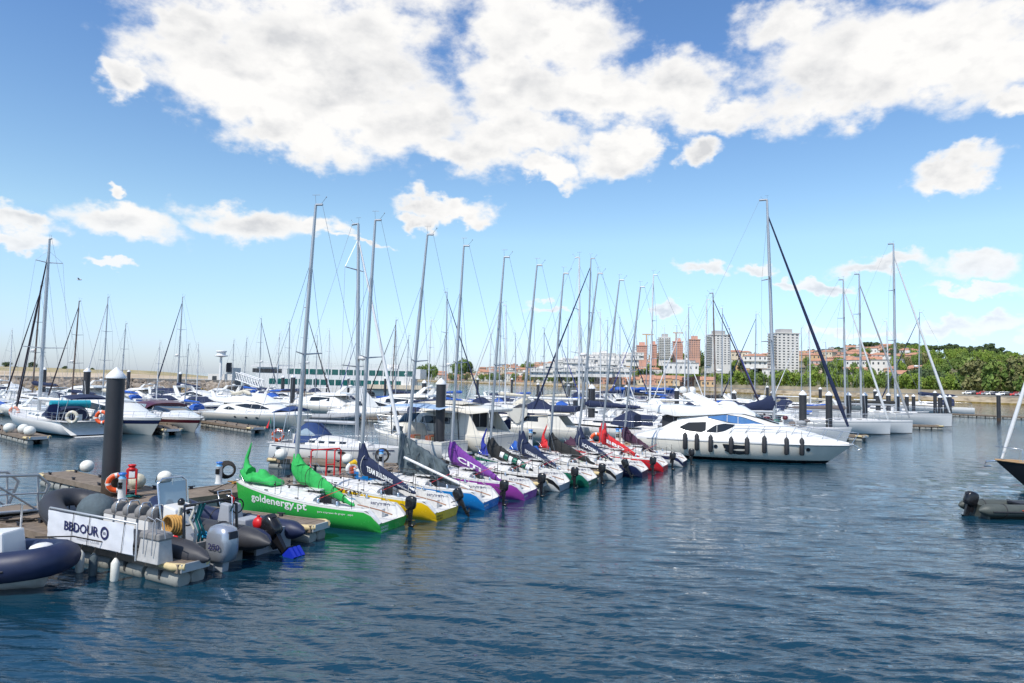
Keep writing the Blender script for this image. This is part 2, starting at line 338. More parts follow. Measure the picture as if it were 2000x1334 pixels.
# ------------------------------------------------------------------ water
def build_water():
    rng = np.random.default_rng(4)
    ang = np.concatenate([np.linspace(-180, -44, 40)[:-1], np.linspace(-44, 44, 760), np.linspace(44, 180, 40)[1:-1]]) * math.pi / 180
    inv = np.linspace(1 / 4.2, 1 / 90.0, 900); rad = 1 / inv
    rad = np.concatenate([[0.6, 1.5, 2.5, 3.4], rad, np.geomspace(94, 9000, 26)])
    A, Rr = np.meshgrid(ang, rad)
    X = Rr * np.sin(A); Y = Rr * np.cos(A); Z = np.zeros_like(X)
    sp = np.gradient(rad)[:, None] * np.ones_like(A)
    front = (np.abs(A) < R(46))
    for k in range(120):
        lam = 10 ** rng.uniform(math.log10(.12), math.log10(1.6))
        th = R(-104) + rng.normal(0, .2 if lam > .4 else .42)
        amp = (.0034 if lam > .8 else .0056 if lam > .35 else .0068) * lam * rng.uniform(.4, 1.4)
        kx, ky = math.cos(th) * 2*math.pi/lam, math.sin(th) * 2*math.pi/lam
        att = np.clip((lam / (2.5 * sp)) - .6, 0, 1) * np.clip((120 - Rr) / 60, 0, 1)
        ph = kx*X + ky*Y + rng.uniform(0, 6.28) + .9*np.sin(X*rng.uniform(.05,.3) + rng.uniform(0,6)) + .7*np.sin(Y*rng.uniform(.05,.3) + rng.uniform(0,6))
        Z += np.where(front, amp * att * np.sin(ph), 0)
    # calmer and rougher patches
    patch = .75 + .35*np.sin(X*.11 + 1.3*np.sin(Y*.07)) * np.sin(Y*.16 + .8*np.sin(X*.09 + 2))
    Z *= patch
    # sheltered water behind and close to the moored row
    ax, ay, bx, by = -11.5, 13.5, 9.5, 36.5; dx, dy = bx - ax, by - ay; LL = math.hypot(dx, dy)
    sd = ((X - ax) * dy - (Y - ay) * dx) / LL
    calm = .38 + .62 * np.clip((sd - .5) / 9.0, 0, 1) ** .8 + .18 * np.clip((sd - 8) / 8, 0, 1)
    calm = np.clip(calm * (.82 + .3 * np.sin(X*.21 + 2*np.sin(Y*.09)) * np.sin(Y*.13 + 1.0)), .25, 1.25)
    Z *= calm
    n, m = A.shape
    co = np.stack([X, Y, Z], -1).reshape(-1, 3)
    i, j = np.meshgrid(np.arange(n - 1), np.arange(m), indexing='ij'); j2 = (j + 1) % m
    f = np.stack([i*m + j, i*m + j2, (i+1)*m + j2, (i+1)*m + j], -1).reshape(-1, 4)[:, ::-1]
    me = bpy.data.meshes.new('water'); me.vertices.add(len(co)); me.vertices.foreach_set('co', co.ravel())
    me.loops.add(f.size); me.loops.foreach_set('vertex_index', f.ravel()); me.polygons.add(len(f))
    me.polygons.foreach_set('loop_start', np.arange(0, f.size, 4)); me.polygons.foreach_set('loop_total', np.full(len(f), 4)); me.polygons.foreach_set('use_smooth', np.ones(len(f), bool))
    me.update(calc_edges=True)
    at = me.attributes.new('chop', 'FLOAT', 'POINT'); at.data.foreach_set('value', calm.ravel().astype(np.float32))
    mt = bpy.data.materials.new('water'); mt.use_nodes = True; nt = mt.node_tree; b = nt.nodes['Principled BSDF']
    b.inputs['Base Color'].default_value = (.005, .036, .062, 1); b.inputs['Roughness'].default_value = .04; b.inputs['IOR'].default_value = 1.58
    geo = nt.nodes.new('ShaderNodeNewGeometry')
    ca = nt.nodes.new('ShaderNodeAttribute'); ca.attribute_name = 'chop'
    prev = None
    for (sx, sy, rot, scl, st, dist) in ((.30, 1.7, -14, 1.2, .8, .12), (.36, 1.6, -6, 4.5, .7, .045), (.5, 1.4, -18, 13, .6, .013), (.6, 1.3, -8, 30, .5, .005)):
        mp = nt.nodes.new('ShaderNodeMapping'); mp.inputs['Scale'].default_value = (sx, sy, 1); mp.inputs['Rotation'].default_value = (0, 0, R(rot))
        nt.links.new(geo.outputs['Position'], mp.inputs[0])
        no = nt.nodes.new('ShaderNodeTexNoise'); no.inputs['Scale'].default_value = scl; no.inputs['Detail'].default_value = 3; no.inputs['Roughness'].default_value = .5; no.inputs['Distortion'].default_value = .4
        nt.links.new(mp.outputs[0], no.inputs['Vector'])
        bp = nt.nodes.new('ShaderNodeBump'); bp.inputs['Strength'].default_value = st; bp.inputs['Distance'].default_value = dist
        ms = nt.nodes.new('ShaderNodeMath'); ms.operation = 'MULTIPLY'; ms.inputs[1].default_value = st; nt.links.new(ca.outputs['Fac'], ms.inputs[0]); nt.links.new(ms.outputs[0], bp.inputs['Strength'])
        nt.links.new(no.outputs[0], bp.inputs['Height'])
        if prev: nt.links.new(prev.outputs[0], bp.inputs['Normal'])
        prev = bp
    nt.links.new(prev.outputs[0], b.inputs['Normal'])
    me.materials.append(mt)
    o = bpy.data.objects.new('water', me); C.objects.link(o); o['kind'] = 'structure'
build_water()
# ================================================================== boat library
class Hull:
    """x 0 (stern) .. L (stem at the deck); y to port; z 0 = waterline"""
    def __init__(s, L, B, fs, fb, zb=-.3, tw=.78, mx=.42, rake=.5, e0=3.2, e1=1.25, tr=0., pw=2.1, fm=None, full=.5, cut=None):
        s.__dict__.update(L=L, B=B, fs=fs, fb=fb, zb=zb, tw=tw, mx=mx, rake=rake, e0=e0, e1=e1, tr=tr, pw=pw, fm=fm, full=full, cut=cut)
    def bh(s, t):
        t = min(max(t, 0), 1); m = s.mx
        q = s.tw + (1 - s.tw) * math.sin(math.pi / 2 * t / m) if t < m else max(0, 1 - ((t - m) / (1 - m)) ** s.pw) ** .9
        return s.B / 2 * q + .012
    def f(s, t):
        q = s.fs + (s.fb - s.fs) * t ** 1.6
        if s.fm is not None: q -= s.fm * math.sin(math.pi * t)
        if s.cut: q = min(q, s.cut(t))
        return q
    def f0(s, t):
        c, s.cut = s.cut, None; q = s.f(t); s.cut = c; return q
    def yz(s, t, z):
        f = s.f0(t); w = min(max((f - z) / (f - s.zb), 0), 1); e = lerp(s.e0, s.e1, t ** 1.5)
        return s.bh(t) * max(0, 1 - w ** e) ** s.full
    def xx(s, t, z):
        f = s.f0(t); fb = s.f0(1)
        return t * s.L - s.rake * (1 - (z - s.zb) / (fb - s.zb)) * t ** 4 + s.tr * (z) * (1 - t) ** 8
    def pt(s, t, z, side): return (s.xx(t, z), side * s.yz(t, z), z)
    def at(s, x, z, side=1, off=.006):       # point on the skin near x
        t = x / s.L
        for _ in range(4): t = t + (x - s.xx(t, z)) / s.L
        t = min(max(t, 0), 1); y = s.yz(t, z) + off
        return (x, side * y, z)
    def skin(s, g, bands, nx=26, transom=None, zs=None):
        """bands: [(z_top_fraction or absolute z list...)] -> list of (offset below the sheer or absolute, material)"""
        for side in (1, -1):
            rows = []
            for i in range(nx + 1):
                t = i / nx; t = t ** .92 if i else 0
                f = s.f(t); row = []
                for (kind, val, _) in bands:
                    z = f - val if kind == 's' else min(val, f - .002)
                    row.append(s.pt(t, max(z, s.zb), side))
                rows.append(row)
            g.grid(rows, lambda i, j: bands[j][2])
        # transom
        t = 0; f = s.f(0); zs = [max(f - v if k == 's' else min(v, f - .002), s.zb) for k, v, _ in bands]
        for j in range(len(zs) - 1):
            a = s.pt(0, zs[j], 1); b = s.pt(0, zs[j], -1); c = s.pt(0, zs[j + 1], -1); d = s.pt(0, zs[j + 1], 1)
            g.quad([a, b, c, d], transom or bands[j][2])
    def deck(s, g, m, nx=26, well=None, crown=.03, wm='deck_white', t1=1.0, zoff=0.0):
        """well = (x0, x1, halfwidth, floor z)"""
        xs = sorted(set([i / nx * s.L * t1 for i in range(nx + 1)] + ([well[0], well[1]] if well else [])))
        for a, b in zip(xs, xs[1:]):
            ta, tb = a / s.L, b / s.L; ya, yb = s.bh(ta), s.bh(tb); za, zb = s.f(ta) + zoff, s.f(tb) + zoff
            inw = well and a >= well[0] - 1e-6 and b <= well[1] + 1e-6
            if inw:
                h = well[2]; ha, hb = min(h, ya * .8), min(h, yb * .8); fz = well[3]
                for sd in (1, -1):
                    g.quad([(a, sd*ya, za), (b, sd*yb, zb), (b, sd*hb, zb + crown*.5), (a, sd*ha, za + crown*.5)], m)
                    g.quad([(a, sd*ha, za + crown*.5), (b, sd*hb, zb + crown*.5), (b, sd*hb*.92, fz), (a, sd*ha*.92, fz)], wm)
                g.quad([(a, ha*.92, fz), (b, hb*.92, fz), (b, -hb*.92, fz), (a, -ha*.92, fz)], wm)
                for xx_, h_, z_ in ((well[0], ha, za), (well[1], hb, zb)):
                    if abs(xx_ - a) < 1e-6 and xx_ > .05: g.quad([(a, h_, z_+crown*.5), (a, -h_, z_+crown*.5), (a, -h_*.92, fz), (a, h_*.92, fz)], wm)
                    if abs(xx_ - b) < 1e-6: g.quad([(b, hb, zb+crown*.5), (b, -hb, zb+crown*.5), (b, -hb*.92, fz), (b, hb*.92, fz)], wm)
            else:
                for sd in (1, -1):
                    g.quad([(a, sd*ya, za), (b, sd*yb, zb), (b, 0, zb + crown), (a, 0, za + crown)], m)
class House:
    """superstructure lofted through sections (x, half width low, half width high, z low, z high)"""
    def __init__(s, secs, r=.08, crown=.04): s.q = secs; s.r = r; s.crown = crown
    def sec(s, x):
        q = s.q
        for a, b in zip(q, q[1:]):
            if x <= b[0] or b is q[-1]:
                t = (x - a[0]) / (b[0] - a[0]) if b[0] != a[0] else 0
                return tuple(lerp(a[i], b[i], t) for i in range(5))
    def build(s, g, m, mtop=None, caps=True):
        secs = []
        for (x, b, t, zl, zh) in s.q:
            r = min(s.r, (zh - zl) * .45); tb = lerp(b, t, 1 - r / max(zh - zl, .01)); c = s.crown
            secs.append([(x, -b, zl), (x, -tb, zh - r), (x, -t + r*.9, zh - r*.12), (x, -t*.5, zh + c*.75), (x, 0, zh + c), (x, t*.5, zh + c*.75), (x, t - r*.9, zh - r*.12), (x, tb, zh - r), (x, b, zl)])
        mt = mtop or m
        g.grid(secs, lambda i, j: m if j in (0, 7) else mt, True)
        if caps:
            g.add(secs[0], [tuple(range(9))[::-1]], m); g.add(secs[-1], [tuple(range(9))], m)
        return s
    def y(s, x, z):
        x0, b, t, zl, zh = s.sec(x); return lerp(b, t, min(max((z - zl) / max(zh - zl, .01), 0), 1))
    def strip(s, g, lo, hi, m, side=1, n=12, off=.012):     # lo, hi: [(x, z)] curves over the same x range
        x0, x1 = lo[0][0], lo[-1][0]; rows = []
        for i in range(n + 1):
            x = lerp(x0, x1, i / n); zl, zh = interp(lo, x), interp(hi, x); zm = (zl + zh) / 2
            rows.append([(x, side * (s.y(x, z) + off), z) for z in (zl, zm, zh)])
        g.grid(rows, m, False)
def rail(g, pts, h, r=.013, m='steel', mid=True, n=5, top=None):
    """pts: deck edge points; stanchions with a top rail"""
    tp = [(p[0], p[1], p[2] + h) for p in pts]
    g.tube(tp, r, m, n)
    if mid: g.tube([(p[0], p[1], p[2] + h*.5) for p in pts], r*.6, m, 4)
    for p, t in zip(pts, tp): g.tube([p, t], r, m, n)
def rigging(g, wires, r=.006, m='wire'):
    for a, b in wires: g.tube([a, b], r, m, 3, False, False)
def cover(g, p0, p1, h0, h1, w0, w1, m, n=16, seed=0, lump=.12, k=12, drop=0.0, power=1.0):
    """a sail bundled in cloth from p0 to p1; returns f(u, v) on its +y side"""
    rnd = random.Random(seed); p0 = Vector(p0); p1 = Vector(p1); d = (p1 - p0); secs = []; ph = [rnd.uniform(0, 6.28) for _ in range(6)]
    def hw(t):
        e = min(1, (t + .015) * 14) ** .5 * min(1, (1.015 - t) * 18) ** .5
        tt = t ** power
        return max(.012, lerp(h0, h1, tt) * e), max(.01, lerp(w0, w1, tt) * e)
    for i in range(n + 1):
        t = i / n; c = p0 + d * t; c.z -= drop * math.sin(math.pi * t); h, w = hw(t); row = []
        for j in range(k):
            a = 2 * math.pi * j / k
            nz = noise.noise(Vector((t*9 + seed*3.1, math.cos(a)*1.5, math.sin(a)*1.5))) + .6*noise.noise(Vector((t*26 + seed*1.7, math.cos(a)*3.5 + t*6, math.sin(a)*3.5)))
            q = 1 + lump * (math.sin(t*17 + ph[0] + 2*a) * .3 + math.sin(t*31 + ph[1] - 3*a) * .25 + 3.2 * nz)
            row.append((c.x, c.y + math.cos(a) * w * q, c.z + math.sin(a) * h * .5 * q))
        secs.append(row)
    g.loft(secs, m, True, True)
    def fn(t, v, off=.02):
        c = p0 + d * t; c.z -= drop * math.sin(math.pi * t); h, w = hw(t); a = math.asin(max(-.95, min(.95, v)))
        return (c.x, c.y + math.cos(a) * w * (1 + lump * .9) + off, c.z + math.sin(a) * h * .5)
    return fn
def outboard(parent, loc, rz=0.0, s=1.0, tilt=0.0, cowl='engine_black', leg='engine_black', text=None, prop='engine_black'):
    """an outboard motor: cowl, leg, propeller; local x points forward to the boat"""
    M = Matrix.Translation(loc) @ Matrix.Rotation(rz, 4, 'Z') @ Matrix.Rotation(tilt, 4, 'Y') @ Matrix.Scale(s, 4)
    def P(l): return [tuple(M @ Vector(p)) for p in l]
    g = G(); secs = []
    for (z, x0, x1, w) in ((.15, -.26, .14, .14), (.19, -.32, .18, .175), (.32, -.36, .2, .19), (.5, -.37, .2, .187), (.64, -.35, .18, .178), (.72, -.31, .14, .155), (.765, -.2, .04, .1), (.775, -.12, -.04, .03)):
        cx, rx = (x0 + x1) / 2, (x1 - x0) / 2
        secs.append(P([(cx + rx * (abs(math.cos(a)) ** .58) * (1 if math.cos(a) >= 0 else -1), w * (abs(math.sin(a)) ** .58) * (1 if math.sin(a) >= 0 else -1), z) for a in [2*math.pi*i/16 for i in range(16)]]))
    g.loft(secs, cowl, True, True)
    o = tag(g.build('outboard_motor', parent))
    g = G(); g.hexa(P([(-.375, -.09, .56), (-.3, -.1, .56), (-.3, .1, .56), (-.375, .09, .56)]), P([(-.36, -.08, .68), (-.3, -.09, .68), (-.3, .09, .68), (-.36, .08, .68)]), 'dark'); g.build('air_intake', o)
    g = G(); g.tube(P([(.15, 0, .2), (.4, -.05, .3), (.55, -.06, .33)]), .025 * s, 'rubber', 5); g.build('tiller_arm', o)
    g = G()
    for (z0, z1, x0, x1, w) in ((-.55, .17, -.2, .04, .07),):
        g.hexa(P([(x0+.06, -w*.6, z0), (x1-.04, -w*.6, z0), (x1-.04, w*.6, z0), (x0+.06, w*.6, z0)]), P([(x0, -w, z1), (x1, -w, z1), (x1, w, z1), (x0, w, z1)]), leg)
    g.hexa(P([(-.34, -.1, -.38), (.0, -.1, -.38), (.0, .1, -.38), (-.34, .1, -.38)]), P([(-.34, -.1, -.36), (.0, -.1, -.36), (.0, .1, -.36), (-.34, .1, -.36)]), leg)
    g.hexa(P([(0, -.1, -.12), (.14, -.1, -.12), (.14, .1, -.12), (0, .1, -.12)]), P([(0, -.1, .16), (.14, -.1, .1), (.14, .1, .1), (0, .1, .16)]), leg)
    g.tube(P([(.05, 0, -.62), (-.04, 0, -.62), (-.2, 0, -.62), (-.28, 0, -.62)]), [.01, .055*s, .06*s, .03*s], leg, 8)
    g.hexa(P([(-.16, -.01, -.85), (-.04, -.01, -.85), (-.04, .01, -.85), (-.16, .01, -.85)]), P([(-.2, -.02, -.55), (.02, -.02, -.55), (.02, .02, -.55), (-.2, .02, -.55)]), leg)
    g.build('motor_leg', o)
    g = G()
    for a in (0, 2.09, 4.19):
        c, si = math.cos(a), math.sin(a); q = []
        for (r, wd) in ((.04, .03), (.1, .07), (.17, .06), (.2, .01)):
            q.append([( -.3 - wd*.4, r*c - wd*si, -.62 + r*si + wd*c), (-.3 + wd*.4, r*c + wd*si, -.62 + r*si - wd*c)])
        g.grid([P(r) for r in q], prop, True)
    g.build('propeller', o)
    if text:
        g = G(); put_text(g, text, lambda u, v: tuple(M @ Vector((.02 - u, .215, .38 + v))), .3, .1, 'ink', .02)
        g.build('lettering', o)
    return o, M
def mast_set(root, x, z0, H, rake=0., w=.09, spreaders=((.5, .8),), m='mast', bow=None, stern=None, beam=.9, zdeck=1., frac=.9, wires=True, jib=None, jibr=.07, windex=True, boom=None, boomm='mast', radar=False, cw=None, letters=None, side=1):
    """mast + rigging (+ furled jib, boom) in the boat's frame; rake moves the top aft"""
    def mp(t): return Vector((x - rake * t - rake * .25 * t * t, 0, z0 + H * t))
    g = G(); pts = [mp(t) for t in (0, .25, .5, .75, .93, 1)]
    g.tube(pts, [w, w, w, w*.92, w*.7, w*.62], m, 8, flat=.72)
    top = mp(1); g.tube([top, top + Vector((-w*3.2, 0, -w*.2))], w*.45, m, 5)
    mo = g.build('mast', root)
    g = G(); tips = []
    for (t, sw) in spreaders:
        p = mp(t)
        for sd in (1, -1):
            q = p + Vector((-.28 * sw, sd * sw, .06)); g.tube([p, q], [w*.32, w*.2], m if m != 'mast_dark' else 'wire', 5); tips.append((t, sd, q))
    if tips: g.build('spreader', mo)
    if windex:
        g = G(); g.tube([top, top + Vector((.03, 0, .3))], .007, 'wire', 3); g.tube([top + Vector((-.15, 0, .3)), top + Vector((.12, .04, .31))], .008, 'wire', 3)
        g.tube([top + Vector((-.2, 0, .0)), top + Vector((-.42, .02, .2))], .007, 'wire', 3); g.ell(top + Vector((-.42, .02, .21)), .022, 'wire', 5, 4)
        g.build('wind_vane', mo)
    if radar:
        g = G(); p = mp(radar) + Vector((.32, 0, 0)); g.lathe([(.0, -.1), (.2, -.1), (.24, -.02), (.2, .1), (.0, .12)], 'gelcoat', 10, p); g.tube([mp(radar), p - Vector((0, 0, .1))], .04, m, 4)
        g.build('radar_dome', mo)
    if wires:
        g = G(); ws = []
        for sd in (1, -1):
            last = Vector((x - .15, sd * beam, zdeck))
            for (t, s2, q) in sorted(tips, key=lambda k: k[0]):
                if s2 == sd: ws.append((last, q)); ws.append((Vector((x - .1, sd*beam*.9, zdeck)), mp(t * .97))); last = q
            ws.append((last, mp(frac)))
        if bow and not jib: ws.append((Vector(bow), mp(frac)))
        if stern: ws.append((Vector(stern), top + Vector((-w*3, 0, 0))))
        rigging(g, ws, .0075 if wires is True else wires)
        g.build('rigging', root)
    if bow and jib:
        g = G(); a = Vector(bow); b = mp(frac); n = 10
        g.tube([a.lerp(b, i / n) for i in range(n + 1)], [jibr * (.55 if i in (0,) else lerp(1.1, .35, i / n)) for i in range(n + 1)], jib, 7)
        g.build('furled_jib', root)
    return mp
# ================================================================== the ten sportboats
def sportboat(sx, sy, hd, label, hullm, sail, bandm=None, mast_top=None, seed=0, text=None, stern_text=None, jibbag=None, peak=None, cover_h=.72, inset_stripe=None, motor=(.0, 0), droop=.62, sailtext=None, urltext=None, stext_m='ink_white', textm='ink_white', bollard=True, poly=None, mast_px=None):
    p = UP(sx, sy); L = 6.15
    root = thing('sportboat', label, 'sailboat', (p.x, p.y, 0), R(hd), 'small keelboats moored stern out in a row')
    fr = Fr(p.x, p.y, R(hd)); kx = .96 if seed == 1 else .90; root.scale = (kx, .87, 1)
    def cut(t): return 1
    H = Hull(L, 2.02, .60, .95, zb=-.3, tw=.86, mx=.36, rake=.28, e0=2.6, e1=1.5, pw=1.9, full=.55, fm=.02, cut=lambda t: .27 + 5.6 * t if t < .08 else 9)
    g = G()
    top = 'gelcoat' if bandm else hullm
    if bandm:   # white hull with a coloured band or a coloured stern
        bands = [('s', 0, 'gelcoat'), ('s', .06, bandm), ('s', .24, 'gelcoat'), ('s', .36, 'gelcoat'), ('a', .02, hullm), ('a', -.3, hullm)]
    else:
        bands = [('s', 0, 'gelcoat'), ('s', .045, hullm), ('s', .2, hullm), ('s', .4, hullm), ('a', .0, hullm), ('a', -.3, hullm)]
    H.skin(g, bands, 30, transom=hullm)
    g.build('hull', root)
    # deck with cockpit well, raised foredeck cuddy
    g = G(); H.deck(g, 'deck_white', 30, well=(0.0, 2.55, .74, .22), crown=.05)
    xs = [2.5, 2.75, 3.3, 3.9, 4.5, 5.0, 5.5]
    hs = [.12, .13, .12, .10, .07, .04, .0]
    House([(x, H.bh(x/L)*.74, H.bh(x/L)*.6, H.f(x/L) - .01, H.f(x/L) + h) for x, h in zip(xs, hs)], r=.05, crown=.05).build(g, 'deck_white')
    # cockpit bench lips, companionway hatch, toe rails
    for sd in (1, -1):
        g.tube([(x, sd * (H.bh(x/L) - .03), H.f(x/L) + .02) for x in [1.0 + .25*i for i in range(17)]], .018, 'gelcoat', 5)
        g.box(.6, 2.5, sd*.42 - .1, sd*.42 + .1, .22, .46, 'deck_white')
    g.box(2.47, 2.52, -.3, .3, .35, .8, 'dark'); g.box(2.5, 3.15, -.33, .33, .93, .97, 'gelcoat')
    g.build('deck', root)
    rnd = random.Random(seed)
    for sd in (1, -1):
        for x in (1.5, 2.2): G().lathe([(.05, 0), (.055, .02), (.03, .05), (.05, .12), (.0, .13)], 'steel', 8, (x, sd*.86, H.f(x/L) + .03)).build('winch', root)
        for x in (1.9, 3.0, 4.4, 5.3):
            G().tube([(x - .07, sd*(H.bh(x/L) - .12), H.f(x/L) + .06), (x + .07, sd*(H.bh(x/L) - .12), H.f(x/L) + .06)], .018, 'engine_black', 4).build('cleat', root)
        for x in (2.9, 3.6, 4.2): G().ell((x + rnd.uniform(-.1, .1), sd*rnd.uniform(.35, .5), H.f(x/L) + .24), .04, 'engine_black', 6, 4).build('pulley_block', root)
    G().tube([(.05, 0, .4), (.5, .03, .5), (1.25, .08, .6)], .02, 'wood_red', 5).build('tiller', root)
    def rope(pts, r, m): G().tube(pts, r, m, 4).build('rope', root)
    for k in range(5):
        x = rnd.uniform(.5, 2.2); y = rnd.uniform(-.6, .7)
        rope([(x + i*.16*rnd.uniform(.4, 1), y + rnd.uniform(-.15, .15), .26 + rnd.uniform(0, .03)) for i in range(5)], .014, rnd.choice(['rope_dark', 'rope_white', 'red', 'rope_dark', 'signblue']))
    for sd in (1, -1):
        rope([(3.8, sd*.35, 1.14), (3.0, sd*.5, 1.15), (2.4, sd*.66, .95), (1.5, sd*.8, .78)], .01, 'rope_dark')
        rope([(2.3, sd*.8, .75), (1.7, sd*.2, 1.05)], .009, 'red'); rope([(.3, sd*.75, .5), (1.0, sd*.3, 1.05), (1.4, .0, .8)], .009, 'rope_white')
        rope([(5.9, sd*.1, 1.0), (6.35, sd*.3, .85), (6.8, sd*.55, .6)], .013, 'rope_dark')
    for sd in (1, -1):
        g = G(); st = [(x, sd*(H.bh(x/L) - .06), H.f(x/L)) for x in (.95, 1.9, 2.9, 3.9)]
        for s_ in st: g.tube([s_, (s_[0], s_[1], s_[2] + .42)], .011, 'engine_black', 4)
        g.tube([(s_[0], s_[1], s_[2] + .41) for s_ in st] + [(5.2, sd*H.bh(5.2/L), H.f(5.2/L) + .12)], .005, 'wire', 3); g.build('guard_rail', root)
    G().tube([(5.6, .25, .96), (5.9, .2, 1.3), (6.15, 0, 1.34), (5.9, -.2, 1.3), (5.6, -.25, .96)], .012, 'steel', 5).build('bow_rail', root)
    # mast
    xm = 3.72; zb_ = 1.02
    mtx = fr.p(mast_top[0], mast_top[1], 0); Hm = mtx[1] - zb_; rake = (xm - mtx[0] / kx) / 1.25
    mp = mast_set(root, xm, zb_, Hm, rake=rake, w=.085, spreaders=((.46, .72),), bow=(6.05, 0, 1.0), stern=(.2, 0, .5), beam=.95, zdeck=.85, frac=.8)
    g = G()    # stencilled letters down the mast
    for i, ch in enumerate('ACADEMIA'):
        t = .42 - i * .03
        q = mp(t); put_text(g, ch, lambda u, v, q=q: (q.x + .03 - u, q.y + .055, q.z + v), .06, .13, 'ink_black', .02)
    g.build('lettering', root)
    # boom with bundled mainsail
    vr = random.Random(seed * 7); end_x = 1.5 + vr.uniform(-.25, .25); z_end = droop + vr.uniform(-.1, .12); g = G()
    zt = 1.55
    g.tube([(xm - .1, 0, 1.45), (end_x + .05, 0, z_end + .08)], .045, 'mast_white', 6); g.build('boom', root)
    g = G()
    fn = cover(g, (xm + .12, 0.0, zt), (end_x, 0, z_end), cover_h, .12, .15, .05, sail, 30, seed, .07, 16, 0, 1.15)
    # the tall gathered collar round the mast
    secs = []
    for i in range(7):
        t = i / 6; w = lerp(.2, .085, t ** .7); q = mp((1.62 + t * (.5 if sail == 'cloth_navy' else .3) - zb_) / Hm)
        secs.append([(q.x + math.cos(a) * w * 1.5 - .12 * (1 - t), math.sin(a) * w * .8, q.z + .04*math.sin(3*a + seed)) for a in [2*math.pi*k/12 for k in range(12)]])
    g.loft(secs, sail, True, True)
    so = g.build('sail_cover', root)
    g = G()
    for t in ((.14, .9) if sailtext else (.3, .5, .68, .84)):
        q = Vector(fn(t, 0)); hh = lerp(cover_h, .12, t ** 1.15) * .53
        g = G(); g.torus((q.x, 0, q.z), hh, .012, 'rope_dark' if sail != 'cloth_navy' else 'rope_white', 'X', 14, 4); g.build('lashing', so)
    g = G()
    if sailtext:
        put_text(g, sailtext, lambda u, v: fn(.2 + u, -.42 + v*(1+u*.5), .03), .44, .6, 'ink_white', .03)
    if urltext: g.build('lettering', so); g = G(); put_text(g, urltext, lambda u, v: fn(.72 + u, -.35 + v, .03), .22, .6, 'ink_white', .01)
    if g.v: g.build('lettering', so)
    # sponsor marks on the far inner coaming and cockpit side
    g = G()
    put_text(g, 'BBDOURO', lambda u, v: (1.25 - u, -.72 + .0, .47 + v), .7, .11, 'ink', .01)
    g.quad([(2.32, -.73, .40), (2.12, -.73, .40), (2.12, -.73, .62), (2.32, -.73, .62)], 'lime_sticker'); g.quad([(2.08, -.73, .40), (1.84, -.73, .40), (1.84, -.73, .62), (2.08, -.73, .62)], 'sky_sticker')
    put_text(g, 'BB', lambda u, v: (2.27 - u, -.724, .46 + v), .1, .1, 'ink_white', .02); put_text(g, 'BB', lambda u, v: (2.03 - u, -.724, .46 + v), .12, .1, 'ink_white', .02)
    # name on the port side
    if text:
        s_, x0, w_, z0, h_, m_ = text
        put_text(g, s_, lambda u, v: H.at(x0 - u, z0 + v + .05*(x0-u)/6, 1, .008), w_, h_, m_, .02)
    if poly:
        for (s_, x0, w_, z0, h_, m_) in poly: put_text(g, s_, lambda u, v: H.at(x0 - u, z0 + v, 1, .008), w_, h_, m_, .005)
    if stern_text:
        for i, s_ in enumerate(stern_text):
            put_text(g, s_, lambda u, v: (-.006, .75 - u, .12 - i*.085 + v), .42, .06, stext_m, .02)
    g.build('lettering', root)
    g = G()
    if jibbag:   # headsail heaped on the foredeck, its head drawn up the stay
        rnd = random.Random(seed + 5)
        secs = []
        for i in range(25):
            t = i / 24; x = 4.2 + 1.75 * t; e = min(1, t * 7, (1 - t) * 6) ** .6; row = []
            for j in range(16):
                b = 2 * math.pi * j / 16; nz = noise.noise(Vector((x * 2.3 + seed * 9, math.cos(b) * 1.3, math.sin(b) * 1.3))) + .5 * noise.noise(Vector((x * 6 + seed, math.cos(b) * 3, math.sin(b) * 3)))
                row.append((x + .12 * nz, math.cos(b) * (.42 - .2 * t) * e * (1 + .4 * nz), H.f(x/L) + .17 - .05 * t + max(-.06, math.sin(b)) * (.2 + .16 * t) * e * (1 + .9 * nz)))
            secs.append(row)
        g.loft(secs, jibbag, True, True)
        if peak:
            f0 = Vector((6.0, 0, 1.0)); f1 = mp(.8); pts = [f0.lerp(f1, t) for t in (.0, .035, .07, .1, .13, .17)]
            g.tube([Vector((5.5, .05, 1.25)), pts[1] + Vector((-.25, 0, .05)), pts[2] + Vector((-.08, 0, 0)), pts[3], pts[4], pts[5]], [.2, .19, .1, .06, .05, .012], jibbag, 8)
        g.build('headsail', root)
    if motor is not None:
        outboard(root, (-.24, -.55, .42), 0, .62, motor[0])
    return root, H, fr, mp
